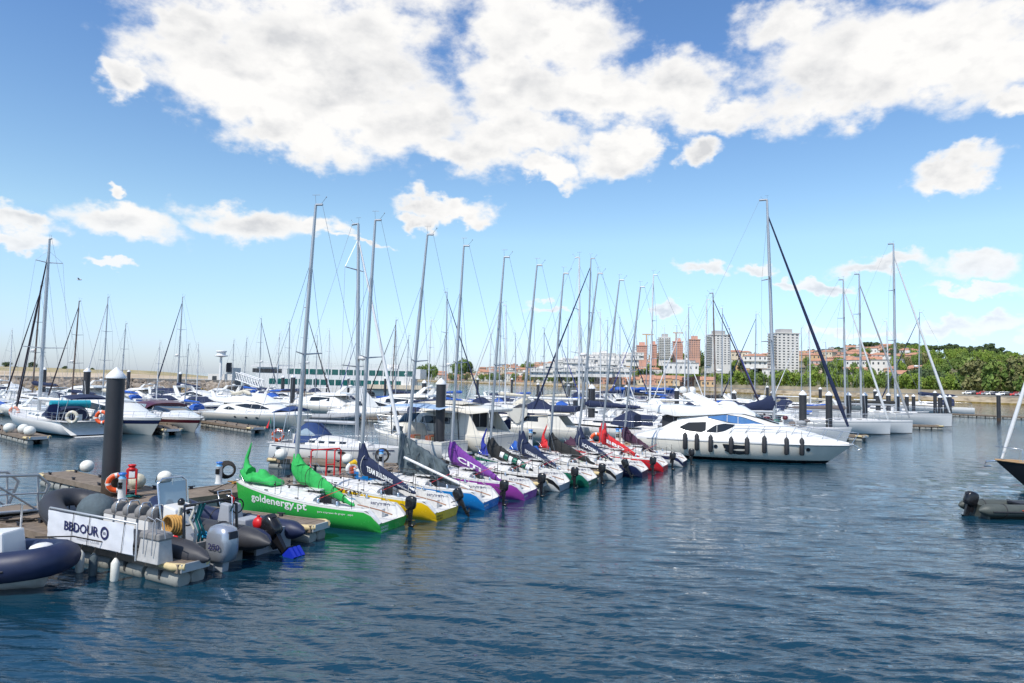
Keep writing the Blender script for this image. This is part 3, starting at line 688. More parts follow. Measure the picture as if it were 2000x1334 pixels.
SP = [
 dict(sx=768, sy=1033, hd=158, hullm='green', sail='cloth_green', mast_top=(617, 400), seed=1, text=('goldenergy.pt', 5.1, 2.6, .36, .30, 'ink_white'), poly=[('para empresas de grupo   aspo', 2.1, 1.25, .42, .07, 'ink_white')], stern_text=['PORTO 5', 'DOURO'], jibbag='cloth_green', peak=True,
      label='bright green racing keelboat with goldenergy.pt on its side, nearest of the row'),
 dict(sx=873, sy=1012, hd=156, hullm='yellow', sail='cloth_navy', mast_top=(733, 430), seed=2, text=('CUTTY SARK', 5.0, 2.1, .42, .26, 'ink_black'), stern_text=['PORTO 2', 'DOURO'], stext_m='ink_black', sailtext='TEAM BUILDINGS', urltext='www.bbdouro.com', motor=(.6, 0),
      label='yellow keelboat whose navy sail cover reads TEAM BUILDINGS'),
 dict(sx=960, sy=991, hd=160, hullm='blue', sail='cloth_slate', mast_top=(835, 458), seed=3, stern_text=['BB DOURO'], cover_h=1.0,
      label='bright blue keelboat with a big slate grey sail tarp, between yellow and purple boats'),
 dict(sx=1036, sy=973, hd=158, hullm='purple', sail='cloth_purple', mast_top=(906, 480), seed=4, stern_text=['BB DOURO'], cover_h=.85, sailtext='CITI',
      label='purple hulled keelboat under a crumpled purple sail'),
 dict(sx=1103, sy=957, hd=158, hullm='grey', sail='cloth_black', bandm='black', mast_top=(985, 502), seed=5, sailtext='',
      label='white keelboat with black side stripe and black, white and green sail'),
 dict(sx=1158, sy=948, hd=158, hullm='dkgreen', sail='cloth_navy', mast_top=(1049, 518), seed=6, sailtext='PROGRAMAS À MEDIDA', urltext='www.bbdouro', stern_text=['BB'], jibbag='cloth_blue', peak=True, cover_h=.8,
      label='dark green keelboat with a navy cover reading PROGRAMAS À MEDIDA'),
 dict(sx=1210, sy=936, hd=158, hullm='grey', sail='cloth_black', bandm='black', mast_top=(1101, 534), seed=7, jibbag='cloth_royal', motor=(.5, 0),
      label='white keelboat with black stripe and plain charcoal sail cover, behind the dark green boat'),
 dict(sx=1260, sy=930, hd=157, hullm='navy', sail='cloth_navy', mast_top=(1168, 534), seed=8, sailtext='ACADEMIA', jibbag='cloth_red', peak=True,
      label='navy hulled keelboat with navy sail and a red headsail on its bow'),
 dict(sx=1300, sy=919, hd=157, hullm='red', sail='cloth_red', mast_top=(1210, 547), seed=9, jibbag='plum', sailtext='BBD',
      label='red keelboat with a bright red bundled sail'),
 dict(sx=1338, sy=910, hd=157, hullm='navy', sail='plum', bandm='navy', mast_top=(1251, 560), seed=10, sailtext='',
      label='farthest keelboat of the row, with a dull plum sail, beside the large motor yacht'),
]
for d in SP: d['sailtext'] = d.get('sailtext') or None
sport = [sportboat(**d) for d in SP]
# extra pieces: black/white/green patchwork on the fifth boat's sail
def patch5():
    root = sport[4][0]; so = [c for c in root.children if c.name.startswith('sail_cover')][0]; g = G(); p0 = Vector((3.84, 0, 1.62)); p1 = Vector((1.0, 0, .62)); d = p1 - p0
    for i in range(7):
        t = .25 + i * .075; c = p0 + d * t; w = .175 - .09 * t; m = ('ink_white', 'dkgreen')[i % 2]
        g.tube([c + Vector((0, .02, -.1)), c + d * .06 + Vector((0, .02, -.1))], [w*1.05, w], m, 10)
    g.build('sail_patch', so)
patch5()

def tarp3():
    root = sport[2][0]; g = G(); rows = []
    for i in range(29):
        t = i / 28; x = 3.95 - 2.1 * t; top = lerp(2.45, 1.35, t ** .8); bot = lerp(.95, .8, t)
        rows.append([(x + .05*math.sin(j*1.3), .14 + .07*math.sin(i*.75 + j*.5) + .05*math.sin(i*1.5 - j) + .06*j/8, lerp(top, bot, j/8)) for j in range(9)])
    back = [[(x, y - .2, z) for x, y, z in r] for r in rows]
    g.loft([list(r) + list(reversed(b)) for r, b in zip(rows, back)], 'cloth_slate'); g.build('tarpaulin', root)
    G().tube([(3.6, .42, 1.55), (.8, .3, .62)], .05, 'mast_white', 7).build('spare_boom', root)
tarp3()

for i, (nm, m) in enumerate((('green', 'buoy'), ('yellow', 'buoy'), ('blue', 'cloth_navy'), ('purple', 'buoy'), ('dark green', 'buoy_old'), ('red', 'buoy'))):
    k = (0, 1, 2, 3, 5, 8)[i]; ro, H_, f_, _ = sport[k]
    for j, x in enumerate((3.4, 1.9)[: 1 + i % 2]):
        w = f_.W(x, -(H_.bh(x/6.15)*.87 + .1)); q = thing('fender', f'{"grey" if m == "buoy_old" else "navy" if m == "cloth_navy" else "white"} fender on the far side of the {nm} keelboat, {["forward", "aft"][j]} one', 'fender', (w.x, w.y, .1), 0, 'fenders between the keelboats')
        G().lathe([(.02, .55), (.05, .5), (.1, .44), (.1, .06), (.05, 0), (.02, -.02)], m, 12).build('body', q); G().tube([(0, 0, .54), (0, .03, .85)], .01, 'rope_dark', 4).build('lanyard', q)
# ================================================================== pontoons, piles and what stands on them
DZ = .45
FAR0 = Vector((-10.2, 24.2, 0)); RD = Vector((.607, .795, 0)).normalized(); RN = Vector((RD.y, -RD.x, 0)); UDIR = Vector((-.927, .375, 0)).normalized()
def mdist(p): return (Vector((p[0], p[1], 0)) - FAR0).dot(RN)
def pontoon(label, A, B, w, name='pontoon', group='floating pontoons of the marina', detail=True, bump=True, z=DZ, floats=True, side_dark=False):
    """A -> B is the centre line (B the free end)"""
    A = Vector((A[0], A[1], 0)); B = Vector((B[0], B[1], 0)); d = B - A; L = d.length; th = math.atan2(d.y, d.x)
    t = thing(name, label, 'pontoon', (A.x, A.y, 0), th, group)
    g = G(); n = int(L / .15) if detail else int(L / .6); rnd = random.Random(int(L * 100))
    for i in range(n):
        x0 = i * L / n; dz = rnd.uniform(-.003, .003)
        g.box(x0 + .004, x0 + L / n - .006, -w/2 + .06, w/2 - .06, z - .04 + dz, z + dz, 'wood')
    g.build('deck', t)
    g = G()
    for sd in (1, -1):
        g.box(0, L, sd*(w/2) - .055, sd*(w/2) + .055, z - .16, z + .015, 'wood'); 
    g.box(L, L + .05, -w/2, w/2, z - .16, z + .01, 'alu'); g.box(0, L, -w/2 + .07, w/2 - .07, z - .15, z - .06, 'dark')
    g.build('frame', t)
    if floats:
        k = max(1, int(L / 1.1)); g = None
        for i in range(k):
            x0 = i * L / k + .05; x1 = (i + 1) * L / k - .08
            for sd in (1, -1):
                g = G(); r = .19; yy = sd * (w/2 - .16)
                g.tube([(x0, yy, .1), (x0 + .04, yy, .1), (x1 - .04, yy, .1), (x1, yy, .1)], [r*.8, r, r, r*.8], 'float', 12)
                g.box((x0+x1)/2 - .03, (x0+x1)/2 + .03, yy - .2, yy + .2, .08, .3, 'float_dark')
                g.build('float', t)
    if bump:
        g = G()
        for sd in (1, -1):
            g.tube([(L - .55, sd*w/2 + sd*.06, z - .05), (L - .15, sd*w/2 + sd*.06, z - .05), (L + .05, sd*w/2*.75, z - .05)], [.06, .085, .07], 'bumper', 8)
        g.build('bumper', t)
    if detail:
        for i in range(2 + int(L / 3)):
            for sd in (1, -1):
                x = .8 + i * 1.9
                if x < L - .3:
                    g = G(); y = sd*(w/2 - .08); g.tube([(x - .13, y, z + .09), (x + .13, y, z + .09)], .02, 'dark', 5); g.box(x - .05, x + .05, y - .03, y + .03, z, z + .08, 'dark'); g.build('cleat', t)
    return t, Fr(A.x, A.y, th), L
# main walkway
W0 = 1.7
pm = FAR0 + RN * (W0/2) - RD * 17; pe = FAR0 + RN * (W0/2) + RD * 34
pontoon('long timber main walkway running behind the bows of the coloured keelboats', pm, pe, W0, bump=False)
def to_main(E, d, off=W0): # from the free end E back along d to the walkway's edge
    E = Vector((E[0], E[1], 0)); t = (off - mdist(E)) / d.dot(RN); return E + d * t
dA = Vector((-.877, .48, 0)).normalized(); EA = UP(352, 1104, DZ); EA.z = 0; nA = Vector((-dA.y, dA.x, 0)); nA = nA if nA.y > 0 else -nA
EAc = EA + nA * .33
pontoon('timber finger pontoon carrying the white BBDOURO banner', to_main(EAc, dA), EAc, .66)
EB = Vector((-5.0, 18.45, 0)); pontoon('finger pontoon lying along the near side of the green keelboat', to_main(EB, UDIR), EB, .7)
def mid(a, b, back=.2):
    p = (Vector(sport[a][0].location) + Vector(sport[b][0].location)) / 2 + UDIR * back; p.z = 0; return p
EC = mid(3, 4); pontoon('finger pontoon ending between the purple and the black striped keelboat', to_main(EC, UDIR), EC, .6)
ED = mid(5, 6); pontoon('finger pontoon ending just past the dark green keelboat', to_main(ED, UDIR), ED, .6)
EF = mid(7, 8, 1.0); pontoon('finger pontoon hidden between the navy and the red keelboat', to_main(EF, UDIR), EF, .55)
# far side fingers
E1 = UP(108, 922, DZ); E1.z = 0; S1 = FAR0 - RD * 2.2
pontoon('empty finger pontoon with white mooring balls behind the near pile', S1, E1, 1.05)
E2 = UP(534, 893, DZ); E2.z = 0; S2 = FAR0 + RD * 8.4
pontoon('finger pontoon with white balls in front of the white sloop with the navy sprayhood', S2, E2, .9)
for lab, a, b in (('finger pontoon along the flybridge boat with fabric covers at left centre', (405, 821), (505, 835)), ('finger pontoon at the far left edge beside the white sloop', (-60, 822), (76, 853)), ('short finger pontoon between the navy striped and maroon striped cruisers', (290, 822), (338, 838))):
    p, q = UP(*a, DZ), UP(*b, DZ); pontoon(lab, p, q, 1.1)
# outer pontoon far right and its line of berths
p, q = UP(1845, 807, DZ), UP(2090, 818, DZ); pontoon('outer breakwater pontoon reaching the right edge of the picture', q, p, 1.6, detail=False, bump=False)
p, q = UP(1500, 842, DZ), UP(1842, 829, DZ)
pontoon('finger pontoon beside the farthest of the three white racing yachts', UP(1700, 827, DZ), UP(1838, 831, DZ), 1.2, detail=False)
pontoon('dark finger pontoon in front of the bow of the large motor yacht', UP(1500, 838, DZ), UP(1690, 851, DZ), 1.2, detail=False)
# piles
def pile(px, py_tip, wpx, label, base=None, red=False, dark='pile'):
    D = FPX * .52 / wpx if base is None else base
    P = UD(px, py_tip, D); zt = P.z; r = .26; wb = .95 if wpx > 30 else .4
    t = thing('mooring_pile', label, 'pile', (P.x, P.y, 0), 0, 'steel mooring piles with white cone caps')
    g = G(); g.lathe([(r, -1.2), (r, wb)], 'pile_weed', 24); g.lathe([(r*1.004, wb), (r*1.004, zt - .36)], dark, 24); g.build('shaft', t)
    g = G(); g.lathe([(r + .03, zt - .36), (r + .035, zt - .30), (r*.62, zt - .14), (.012, zt)], 'cone', 24); g.build('cone_cap', t)
    return P
PL = [(228, 717, 31.5, 'nearest thick black pile with white cone, beside the red lifebuoy stand', None), (862, 738, 18.5, 'black pile standing behind the purple sail', None),
 (1156, 750, 13.3, 'black pile behind the navy keelboat with the red lifebuoy at its foot', None),
 (1568, 762, 13.8, 'thickest pile right of the tall navy furled sail, leftmost of the right hand rank', None), (1619, 764, 12.2, 'second pile of the right hand rank, crossed by the navy furled jib', None),
 (1657, 765, 10.4, 'third pile of the right hand rank in front of the white racing hull', None), (1689, 766, 9.6, 'fourth pile of the right hand rank standing in open water', None),
 (1715, 767, 8.6, 'pile behind the first white racing yacht, near its mast', None), (1735, 767, 8.2, 'pile between the two plumb bowed racing yachts', None), (1753, 769, 7.8, 'pile just right of the tallest right hand mast', None),
 (1771, 770, 7.0, 'slim pile behind the second white racing yacht', None), (1784, 770, 6.3, 'slim far pile left of the black rigged yacht mast', None), (1826, 763, 6.3, 'far pile left of the group of four at the outer pontoon', None),
 (1836, 771, 8.0, 'pile in front of the bow of the farthest white racing yacht', None), (1847, 771, 6.6, 'middle far pile of the outer group of four', None), (1855, 771, 6.2, 'rightmost far pile of the outer group of four', None),
 (1950, 767, 7.0, 'lone pile on the outer pontoon near the right edge', None), (1499, 753, 5.3, 'thin far pile left of the big yacht mast', None), (1602, 756, 6.0, 'far pile between the two thickest right hand piles', None), (1709, 760, 6.0, 'far pile with its cone above the racing yacht booms', None),
 (1508, 763, 6.5, 'short pile right behind the foot of the tallest mast', None), (1434, 762, 8.4, 'pile behind the hardtop of the large motor yacht', None),
 (1322, 757, 9.0, 'pile left of the radar arch of the large motor yacht', None),
 (829, 742, 9, 'pile just left of the one behind the purple sail', None), (933, 738, 5, 'thin far pile in front of the river right of centre', None), (1051, 747, 6, 'far pile left of the pair in the middle of the river', None), (1061, 748, 5, 'far pile right of the pair in the middle of the river', None), (1000, 738, 4.6, 'slim far pile under the low white buildings', None),
 (553, 733, 6.6, 'pile left of the green keelboat mast by the cruise ship', None), (573, 731, 9, 'thicker pile right behind the green keelboat mast', None), (681, 736, 5, 'far pile in front of the cruise ship stern windows', None), (753, 736, 5, 'far pile right of the cruise ship name', None),
 (87, 717, 7.7, 'pile behind the leftmost tall mast', None), (171, 718, 12, 'pile with a small dark sign at its right, in front of the rocks', None), (252, 722, 6.2, 'slim pile just right of the nearest thick pile', None), (352, 726, 6.6, 'pile beside the mast in front of the rocks, left of the white column', None),
 (617, 736, 5, 'far pile against the middle of the cruise ship', None), (640, 735, 5, 'twin far pile against the middle of the cruise ship', None), (1111, 750, 5, 'far pile left of the thick one behind the navy keelboat', None), (1223, 752, 5.5, 'far pile behind the farthest keelboat mast', None), (1199, 750, 5.2, 'far pile between the masts of the last two keelboats', None), (1266, 756, 5, 'pile in front of the blue boats by the far quay', None), (1355, 756, 5.3, 'thin far pile above the radar domes of the large motor yacht', None)]
for a in PL: pile(*a)
# ---- small furniture on the pontoons
def ball(px, py, r, label, m='buoy'):
    p = UP(px, py, DZ + r*.9); t = thing('mooring_ball', label, 'fender', (p.x, p.y, DZ), 0, 'round white fenders on the pontoons')
    g = G(); g.ell((0, 0, r*.95), (r*1.05, r, r*.97), m, 18, 12); g.build('ball', t)
    g = G(); g.ell((-r*.98, -.02, r*.9), (.05, .07, .07), 'rope_dark', 8, 6); g.tube([(-r, 0, r*.9), (-r*1.35, .02, r*.5), (-r*1.5, .1, .03)], .016, 'rope_dark', 4); g.build('eye_and_rope', t)
ball(170, 911, .24, 'white ball fender at the outer end of the empty finger behind the near pile'); ball(268, 940, .26, 'stained white ball fender just right of the near pile', 'buoy_old'); ball(322, 933, .24, 'white ball fender right of the stained one, over the dark water')
ball(549, 888, .27, 'white ball fender left of the green sail top'); ball(652, 885, .24, 'white ball fender under the sloop hull, middle of three'); ball(679, 897, .25, 'white ball fender just left of the navy TEAM BUILDINGS cover')
def pedestal(px, py, label, h=1.05, s=1.0):
    p = UP(px, py, DZ); t = thing('power_pedestal', label, 'power post', (p.x, p.y, DZ), R(-20), 'white service posts with blue tops')
    g = G(); g.lathe([(.17*s, 0), (.14*s, .06), (.13*s, h*.78), (.15*s, h*.8), (.0, h*.8)], 'gelcoat', 14); g.build('post', t)
    g = G(); g.lathe([(.13*s, h*.8), (.13*s, h*.84), (.1*s, h*.86), (.1*s, h*.95)], 'sky_sticker', 14); g.lathe([(.145*s, h*.95), (.14*s, h), (.0, h*1.02)], 'signblue', 14); g.build('lamp_head', t)
    for k in range(4):
        g = G(); a = R(-100 + (k % 2) * 40); z = h*(.45 + .12*(k // 2)); g.box(.1*s, .16*s, -.04, .04, z, z + .09, 'engine_black', Matrix.Rotation(a, 4, 'Z')); g.build('socket', t)
pedestal(237, 978, 'white power post with blue top in front of the red lifebuoy stand', .84, .8); pedestal(427, 944, 'white power post with blue top and dark hose reel left of the green bow', .76, .8); pedestal(744, 918, 'white power post right of the TEAM BUILDINGS cover', .85, .8)
pedestal(1206, 868, 'left one of two small white power posts by the red lifebuoy', 1.0); pedestal(1216, 868, 'right one of two small white power posts by the red lifebuoy', 1.0); pedestal(1036, 872, 'white power post behind the blue bundled headsail', 1.0)
def lifering(px, py, z, label, r=.33, m='orange', stand=None, D=None, axis='Y', rz=0):
    p = UD(px, py, D) if D else UP(px, py, z)
    t = thing('lifebuoy', label, 'lifebuoy', tuple(p), rz, 'ring lifebuoys')
    g = G(); g.torus((0, 0, 0), r*.75, r*.25, m, axis, 24, 8, mats2='cloth_white'); g.build('ring', t)
    g = G(); g.torus((0, -.01, 0), r*1.0, .012, 'rope_white', axis, 12, 4); g.build('grab_line', t)
# red lifebuoy stand
p = UP(246, 972, DZ); t = thing('lifebuoy_stand', 'red stand with small window box, holding an orange lifebuoy by the near pile', 'safety stand', (p.x, p.y, DZ), R(20))
t.scale = (.75, .75, .64)
G().box(-.02, .02, -.06, .06, 0, .9, 'signred').build('leg', t)
g = G(); g.box(.34, .38, -.06, .06, 0, 1.0, 'signred'); g.build('leg', t)
g = G(); g.box(-.03, .38, -.1, .1, .92, 1.38, 'signred', None); g.build('cabinet', t, bevel=.01)
g = G(); g.box(.08, .3, -.112, -.1, .98, 1.28, 'cloth_white'); g.build('window', t)
g = G(); g.lathe([(.17, 1.38), (.17, 1.42), (.12, 1.43), (.12, 1.52), (.16, 1.53), (.15, 1.6), (.0, 1.62)], 'signred', 14, (.17, 0, 0)); g.build('cap', t)
lifering(228, 943, .95, 'orange lifebuoy hanging on the red stand by the near pile', D=UP(246, 972, DZ).y - .1, r=.31, rz=R(30))
p = UP(1171, 874, DZ); t = thing('lifebuoy_stand', 'red lifebuoy stand at the foot of the pile behind the navy keelboat', 'safety stand', (p.x, p.y, DZ), R(20))
G().box(-.03, .03, -.05, .05, 0, 1.2, 'signred').build('leg', t); G().lathe([(.16, 0), (.19, .5), (.19, 1.2), (.14, 1.45), (0, 1.5)], 'signred', 12, (.25, 0, 0)).build('cabinet', t)
lifering(1165, 858, .9, 'orange lifebuoy on the stand behind the navy keelboat', D=p.y - .1, r=.42)
# red tube frame by the green sail and white lifebuoy by the yellow boat
a = UP(606, 932, DZ); t = thing('ladder_frame', 'red tubular frame standing on the walkway behind the green sail', 'ladder', (a.x, a.y, DZ), R(35))
g = G()
for x in (0, .62, .95): g.tube([(x, 0, 0), (x, 0, .98), (x + .12, 0, 1.06)], .03, 'signred', 6)
g.tube([(0, 0, 1.04), (1.15, 0, 1.06)], .03, 'signred', 6); g.tube([(1.2, 0, 0), (1.2, 0, 1.0), (1.1, 0, 1.06)], .03, 'signred', 6); g.tube([(.62, 0, .45), (.95, 0, .45)], .02, 'signred', 5); g.build('frame', t)
p = UP(688, 912, 1.0); t = thing('lifebuoy', 'white and orange horseshoe buoy with yellow cover at the bow of the yellow keelboat', 'lifebuoy', (p.x, p.y, .78), R(30))
g = G(); g.torus((0, 0, .15), .17, .09, 'gelcoat', 'Y', 16, 8); g.build('ring', t); g = G(); g.box(-.12, .12, -.12, -.02, .0, .22, 'orange'); g.build('light_pouch', t); g = G(); g.tube([(-.1, 0, .32), (.08, 0, .4), (.24, 0, .3), (.3, 0, .1)], [.08, .11, .1, .05], 'yellow', 8); g.build('cover', t)
# hose reel by the second pedestal
p = UP(441, 940, DZ); t = thing('hose_reel', 'coil of dark hose beside the post left of the green bow', 'hose', (p.x, p.y, DZ), R(25))
for k in range(4): G().torus((.02*k, -.06*k, .42), .3 - .03*k, .035, 'rope_dark', 'Y', 18, 6).build('coil', t)
p = UP(772, 910, DZ); t = thing('hose_reel', 'coil of hose behind the mast of the blue keelboat', 'hose', (p.x - .6, p.y, DZ), R(25))
for k in range(2): G().torus((0, -.06*k, .45), .3 - .04*k, .03, 'rope_dark', 'Y', 18, 6).build('coil', t)
# loose ropes on the walkway
for i, (x, y, m, lab) in enumerate([(455, 945, 'rope_gold', 'yellow mooring rope lying beside the hose reel'), (262, 972, 'rope_teal', 'green rope heap on the walkway right of the power post'), (40, 1020, 'rope_dark', 'dark rope heap on the walkway near the left edge'), (430, 962, 'rope_dark', 'dark mooring line on the walkway above the navy inflatable')]):
    p = UP(x, y, DZ); g = G(); rnd = random.Random(i); pts = [(rnd.uniform(-.35, .35) + .1*math.cos(k), rnd.uniform(-.2, .2), .03 + .004*k) for k in range(14)]
    g.tube(pts, .02, m, 5); o = g.build('mooring_rope', None, (p.x, p.y, DZ)); tag(o, lab, 'rope')
# gangway
p = UP(74, 1000, DZ); t = thing('gangway', 'aluminium truss gangway coming down from the left edge', 'gangway', (p.x, p.y, DZ), R(250))
for y0, nm in ((0, 'side_truss'), (-1.25, 'side_truss')):
    g = G(); top = [(-.28, y0, .72), (.05, y0, 1.02)] + [(x, y0, 1.02 + .09*x) for x in (1.5, 3, 4.5, 6)]
    g.tube([(0, y0, 0)] + top, .045, 'alu', 6); g.tube([(0, y0, .05), (6, y0, .6)], .05, 'alu', 6); g.tube([(-.2, y0, .5), (6, y0, 1.1)], .025, 'alu', 5)
    for k in range(4):
        x = k * 1.5; g.tube([(x, y0, .05 + .09*x), (x + .05, y0, 1.02 + .09*x)], .03, 'alu', 5); g.tube([(x, y0, .05 + .09*x), (x + 1.5, y0, 1.15 + .09*x)], .03, 'alu', 5)
    g.build(nm, t)
g = G(); g.hexa([(-.3, -1.25, -.0), (6, -1.25, .5), (6, 0, .5), (-.3, 0, -.0)], [(-.3, -1.25, .07), (6, -1.25, .57), (6, 0, .57), (-.3, 0, .07)], 'wood'); g.build('walkway', t)
# ---- banner on the near finger
a = UP(95, 1047, .56); b = UP(265, 1085, .56); d = b - a; th = math.atan2(d.y, d.x); LW = math.hypot(d.x, d.y)
t = thing('banner', 'white BBDOURO banner laced to a rail on the near finger pontoon', 'banner', (a.x, a.y, 0), th)
g = G(); rows = []
for i in range(25):
    x = .03 + (LW - .06) * i / 24; rows.append([(x, -.05 + .008*math.sin(i*1.1 + j*2) , .57 + .60 * j / 6) for j in range(7)])
g.grid(rows, 'banner'); g.build('cloth', t)
g = G(); g.tube([(0, 0, .45), (0, 0, 1.21), (LW, 0, 1.21), (LW, 0, .45)], .024, 'alu', 6); g.tube([(0, 0, .55), (LW, 0, .55)], .018, 'alu', 6)
g.build('rail_frame', t)
for k in (.33, .52, .9): G().tube([(LW*k, -.07, 1.22), (LW*k - .03, -.075, .9), (LW*k - .08, -.07, .54)], .007, 'rope_dark', 4).build('lace', t)
def bt(s_, x0, w_, z0, h_, m_, b_): 
    g = G(); put_text(g, s_, lambda u, v: (x0 + u, -.066, z0 + v), w_, h_, m_, b_); g.build('lettering', t)
bt('BBDOUR', LW*.22, LW*.40, .80, .21, 'ink', .018); bt('YACHT CLUB', LW*.37, LW*.26, .65, .06, 'ink_grey', 0)
g = G(); cx, cz = LW*.685, .905; n = 32
for i in range(n):
    a0, a1 = 2*math.pi*i/n, 2*math.pi*(i+1)/n; g.quad([(cx + .14*math.cos(a0), -.066, cz + .14*math.sin(a0)), (cx + .14*math.cos(a1), -.066, cz + .14*math.sin(a1)), (cx + .09*math.cos(a1), -.066, cz + .09*math.sin(a1)), (cx + .09*math.cos(a0), -.066, cz + .09*math.sin(a0))], 'ink')
put_text(g, 'BB', lambda u, v: (cx - .045 + u, -.067, cz - .03 + v), .09, .06, 'ink', .01); g.build('round_emblem', t)
# fenders hanging from the finger
frA = Fr(a.x, a.y, th)
for x, m, lab in ((LW*.46, 'buoy', 'white sausage fender hanging below the banner, leftmost of three'), (LW*.61, 'cloth_slate', 'fender in a dark teal sock hanging below the banner'), (LW*.85, 'buoy', 'white sausage fender hanging below the right end of the banner')):
    w = frA.W(x, -.12); q = thing('fender', lab, 'fender', (w.x, w.y, 0), 0, 'fenders hanging from the banner pontoon')
    g = G(); g.lathe([(.02, .47), (.05, .43), (.085, .37), (.085, .02), (.05, -.05), (.02, -.08)], m, 12); g.build('body', q); G().tube([(0, 0, .46), (0, .06, .58)], .01, 'rope_dark', 4).build('lanyard', q)
# grey cabinet step at the end of the finger
a2 = UP(272, 1094, DZ); fe = Fr(a2.x, a2.y, th)
t = thing('dock_seat', 'light grey seat box with grey cushion at the end of the banner pontoon', 'seat box', (a2.x, a2.y, DZ), th); t.scale = (.85, .85, .9)
g = G(); g.hexa([(0, -.08, 0), (.8, -.08, 0), (.8, .35, 0), (0, .35, 0)], [(.03, -.02, .52), (.74, -.02, .52), (.74, .32, .52), (.03, .32, .52)], 'box_grey'); g.build('box', t, bevel=.02)
g = G(); g.hexa([(.0, -.06, .52), (.78, -.06, .52), (.78, .36, .52), (0, .36, .52)], [(.02, -.04, .68), (.74, -.04, .68), (.74, .34, .68), (.02, .34, .68)], 'seat_grey'); g.build('cushion', t, bevel=.04)
for x in (.3, .62): G().tube([(x, -.12, .2), (x + .02, -.12, .95), (x + .1, -.1, 1.05), (x + .3, -.05, .98), (x + .33, 0, .6)], .013, 'grey', 6).build('grab_rail', t)
# ---- RIBs
def rib(name, label, st, hd, L, hw, r, tm, hm, rise=.35, zc=.42, floor='grey', cone=.55, cat='inflatable boat', patches=True, strake=True):
    root = thing(name, label, cat, (st[0], st[1], 0), R(hd)); pts = []; rs = []
    def side(t): # t 0..1 stern to bow
        if t < .55: return (t*L*.98, hw, 0)
        a = (t - .55) / .45 * math.pi / 2
        return (.539*L + .44*L*math.sin(a), hw*math.cos(a) ** .75, rise*math.sin(a) ** 2)
    ts = [i/16 for i in range(17)]
    half = [(-cone, hw, -.02), (-cone*.75, hw, 0), (-cone*.3, hw, 0)] + [side(t) for t in ts]
    hr = [.03, r*.55, r*.93] + [r]*17
    pts = [(x, y, zc + z) for x, y, z in half] + [(x, -y, zc + z) for x, y, z in reversed(half[:-1])]; rs = hr + hr[:-1][::-1]
    g = G(); g.tube(pts, rs, tm, 16); g.build('inflatable_tube', root)
    g = G()
    for sd in (1, -1):
        q = [(x, sd*(y + r*.97), zc + z - .02) for x, y, z in half[3:17]]
        if strake: g.tube(q, .03, 'rubber', 5)
    g.build('rubbing_strake', root)
    g = G()
    for i in range(3):
        for sd in (1, -1):
            t = .12 + i * .24; x, y, z = side(t); g.torus((x, sd*y, zc + z), r + .004, .018, 'rubber', 'X', 16, 5)
    g.build('seam_band', root)
    # hull below
    g = G(); rows = []
    for i in range(13):
        t = i / 12; x, y, z = side(t); x = min(x, L*.93); b = max(y - .02, .02); k = -.25 + (rise + .25) * max(0, (t - .55) / .45) ** 2
        rows.append([(x, b, zc + z - r*.5), (x, b*.75, lerp(.0, zc + z - r*.7, max(0, (t-.6)/.4))), (x, 0, k), (x, -b*.75, lerp(.0, zc + z - r*.7, max(0, (t-.6)/.4))), (x, -b, zc + z - r*.5)])
    g.grid(rows, hm); g.build('hull', root)
    g = G(); rows = [[(side(t)[0]*.97, side(t)[1]*.95*s_, zc - r*.35 + side(t)[2]*.6) for s_ in (1, 0, -1)] for t in [i/10 for i in range(10)]]
    g.grid(rows, floor, False); g.box(-.04, .04, -hw, hw, -.1, zc + .12, floor); g.build('floor', root)
    return root, side
# big grey one
sA = UP(468, 1098, .3); rb2, sd2 = rib('rigid_inflatable', 'large charcoal inflatable with row of seats, moored behind the BBDOURO banner', (-6.7, 15.75), 151.8, 6.1, .82, .29, 'hypalon', 'grey', .42, .5, 'seat_grey', .95)
outboard(rb2, (-.28, .05, .02), 0, 1.28, 0, 'silver', 'grey', '250')
for i in range(4):
    x = 2.0 + i * .46; g = G(); g.hexa([(x - .2, -.02, .35), (x + .2, -.02, .35), (x + .2, .36, .35), (x - .2, .36, .35)], [(x - .16, .0, .86), (x + .2, .0, .86), (x + .2, .34, .86), (x - .16, .34, .86)], 'gelcoat')
    o = g.build('jockey_seat', rb2)
    g = G(); g.lathe([(.0, -.05), (.15, -.045), (.19, .0), (.185, .1), (.13, .19), (.0, .21)], 'seat_grey', 12, (0, 0, 0), 'X', Matrix.Translation((x - .2, .17, 1.0)) ); g.hexa([(x - .2, .0, .86), (x + .26, .0, .86), (x + .26, .34, .86), (x - .2, .34, .86)], [(x - .2, .02, .97), (x + .22, .03, .95), (x + .22, .31, .95), (x - .2, .32, .97)], 'seat_grey'); g.build('cushion', o, bevel=.02)
    g = G(); g.tube([(x - .24, .02, .9), (x - .27, .02, 1.12), (x - .27, .08, 1.24), (x - .27, .26, 1.24), (x - .27, .32, 1.12), (x - .24, .32, .9)], .02, 'steel', 6); g.build('hoop', o)
g = G(); g.ell((4.3, .1, .75), (.55, .42, .5), 'cloth_slate', 14, 8); g.build('console_cover', rb2)
g = G(); g.hexa([(1.05, -.62, .3), (1.85, -.62, .3), (1.85, .1, .3), (1.05, .1, .3)], [(1.3, -.55, 1.15), (1.75, -.55, 1.22), (1.75, .05, 1.22), (1.3, .05, 1.15)], 'gelcoat'); co_ = g.build('console', rb2, bevel=.03)
for (y, z, r_) in ((-.42, 1.02, .05), (-.28, 1.05, .05), (-.05, 1.06, .05), (-.36, .9, .035), (-.12, .92, .035)): G().lathe([(r_, 0), (r_, .02), (0, .02)], 'engine_black', 10, (0, 0, 0), 'X', Matrix.Translation((1.255 - (1.02 - z)*.3, y, z)) @ Matrix.Rotation(R(180), 4, 'Z')).build('gauge', co_)
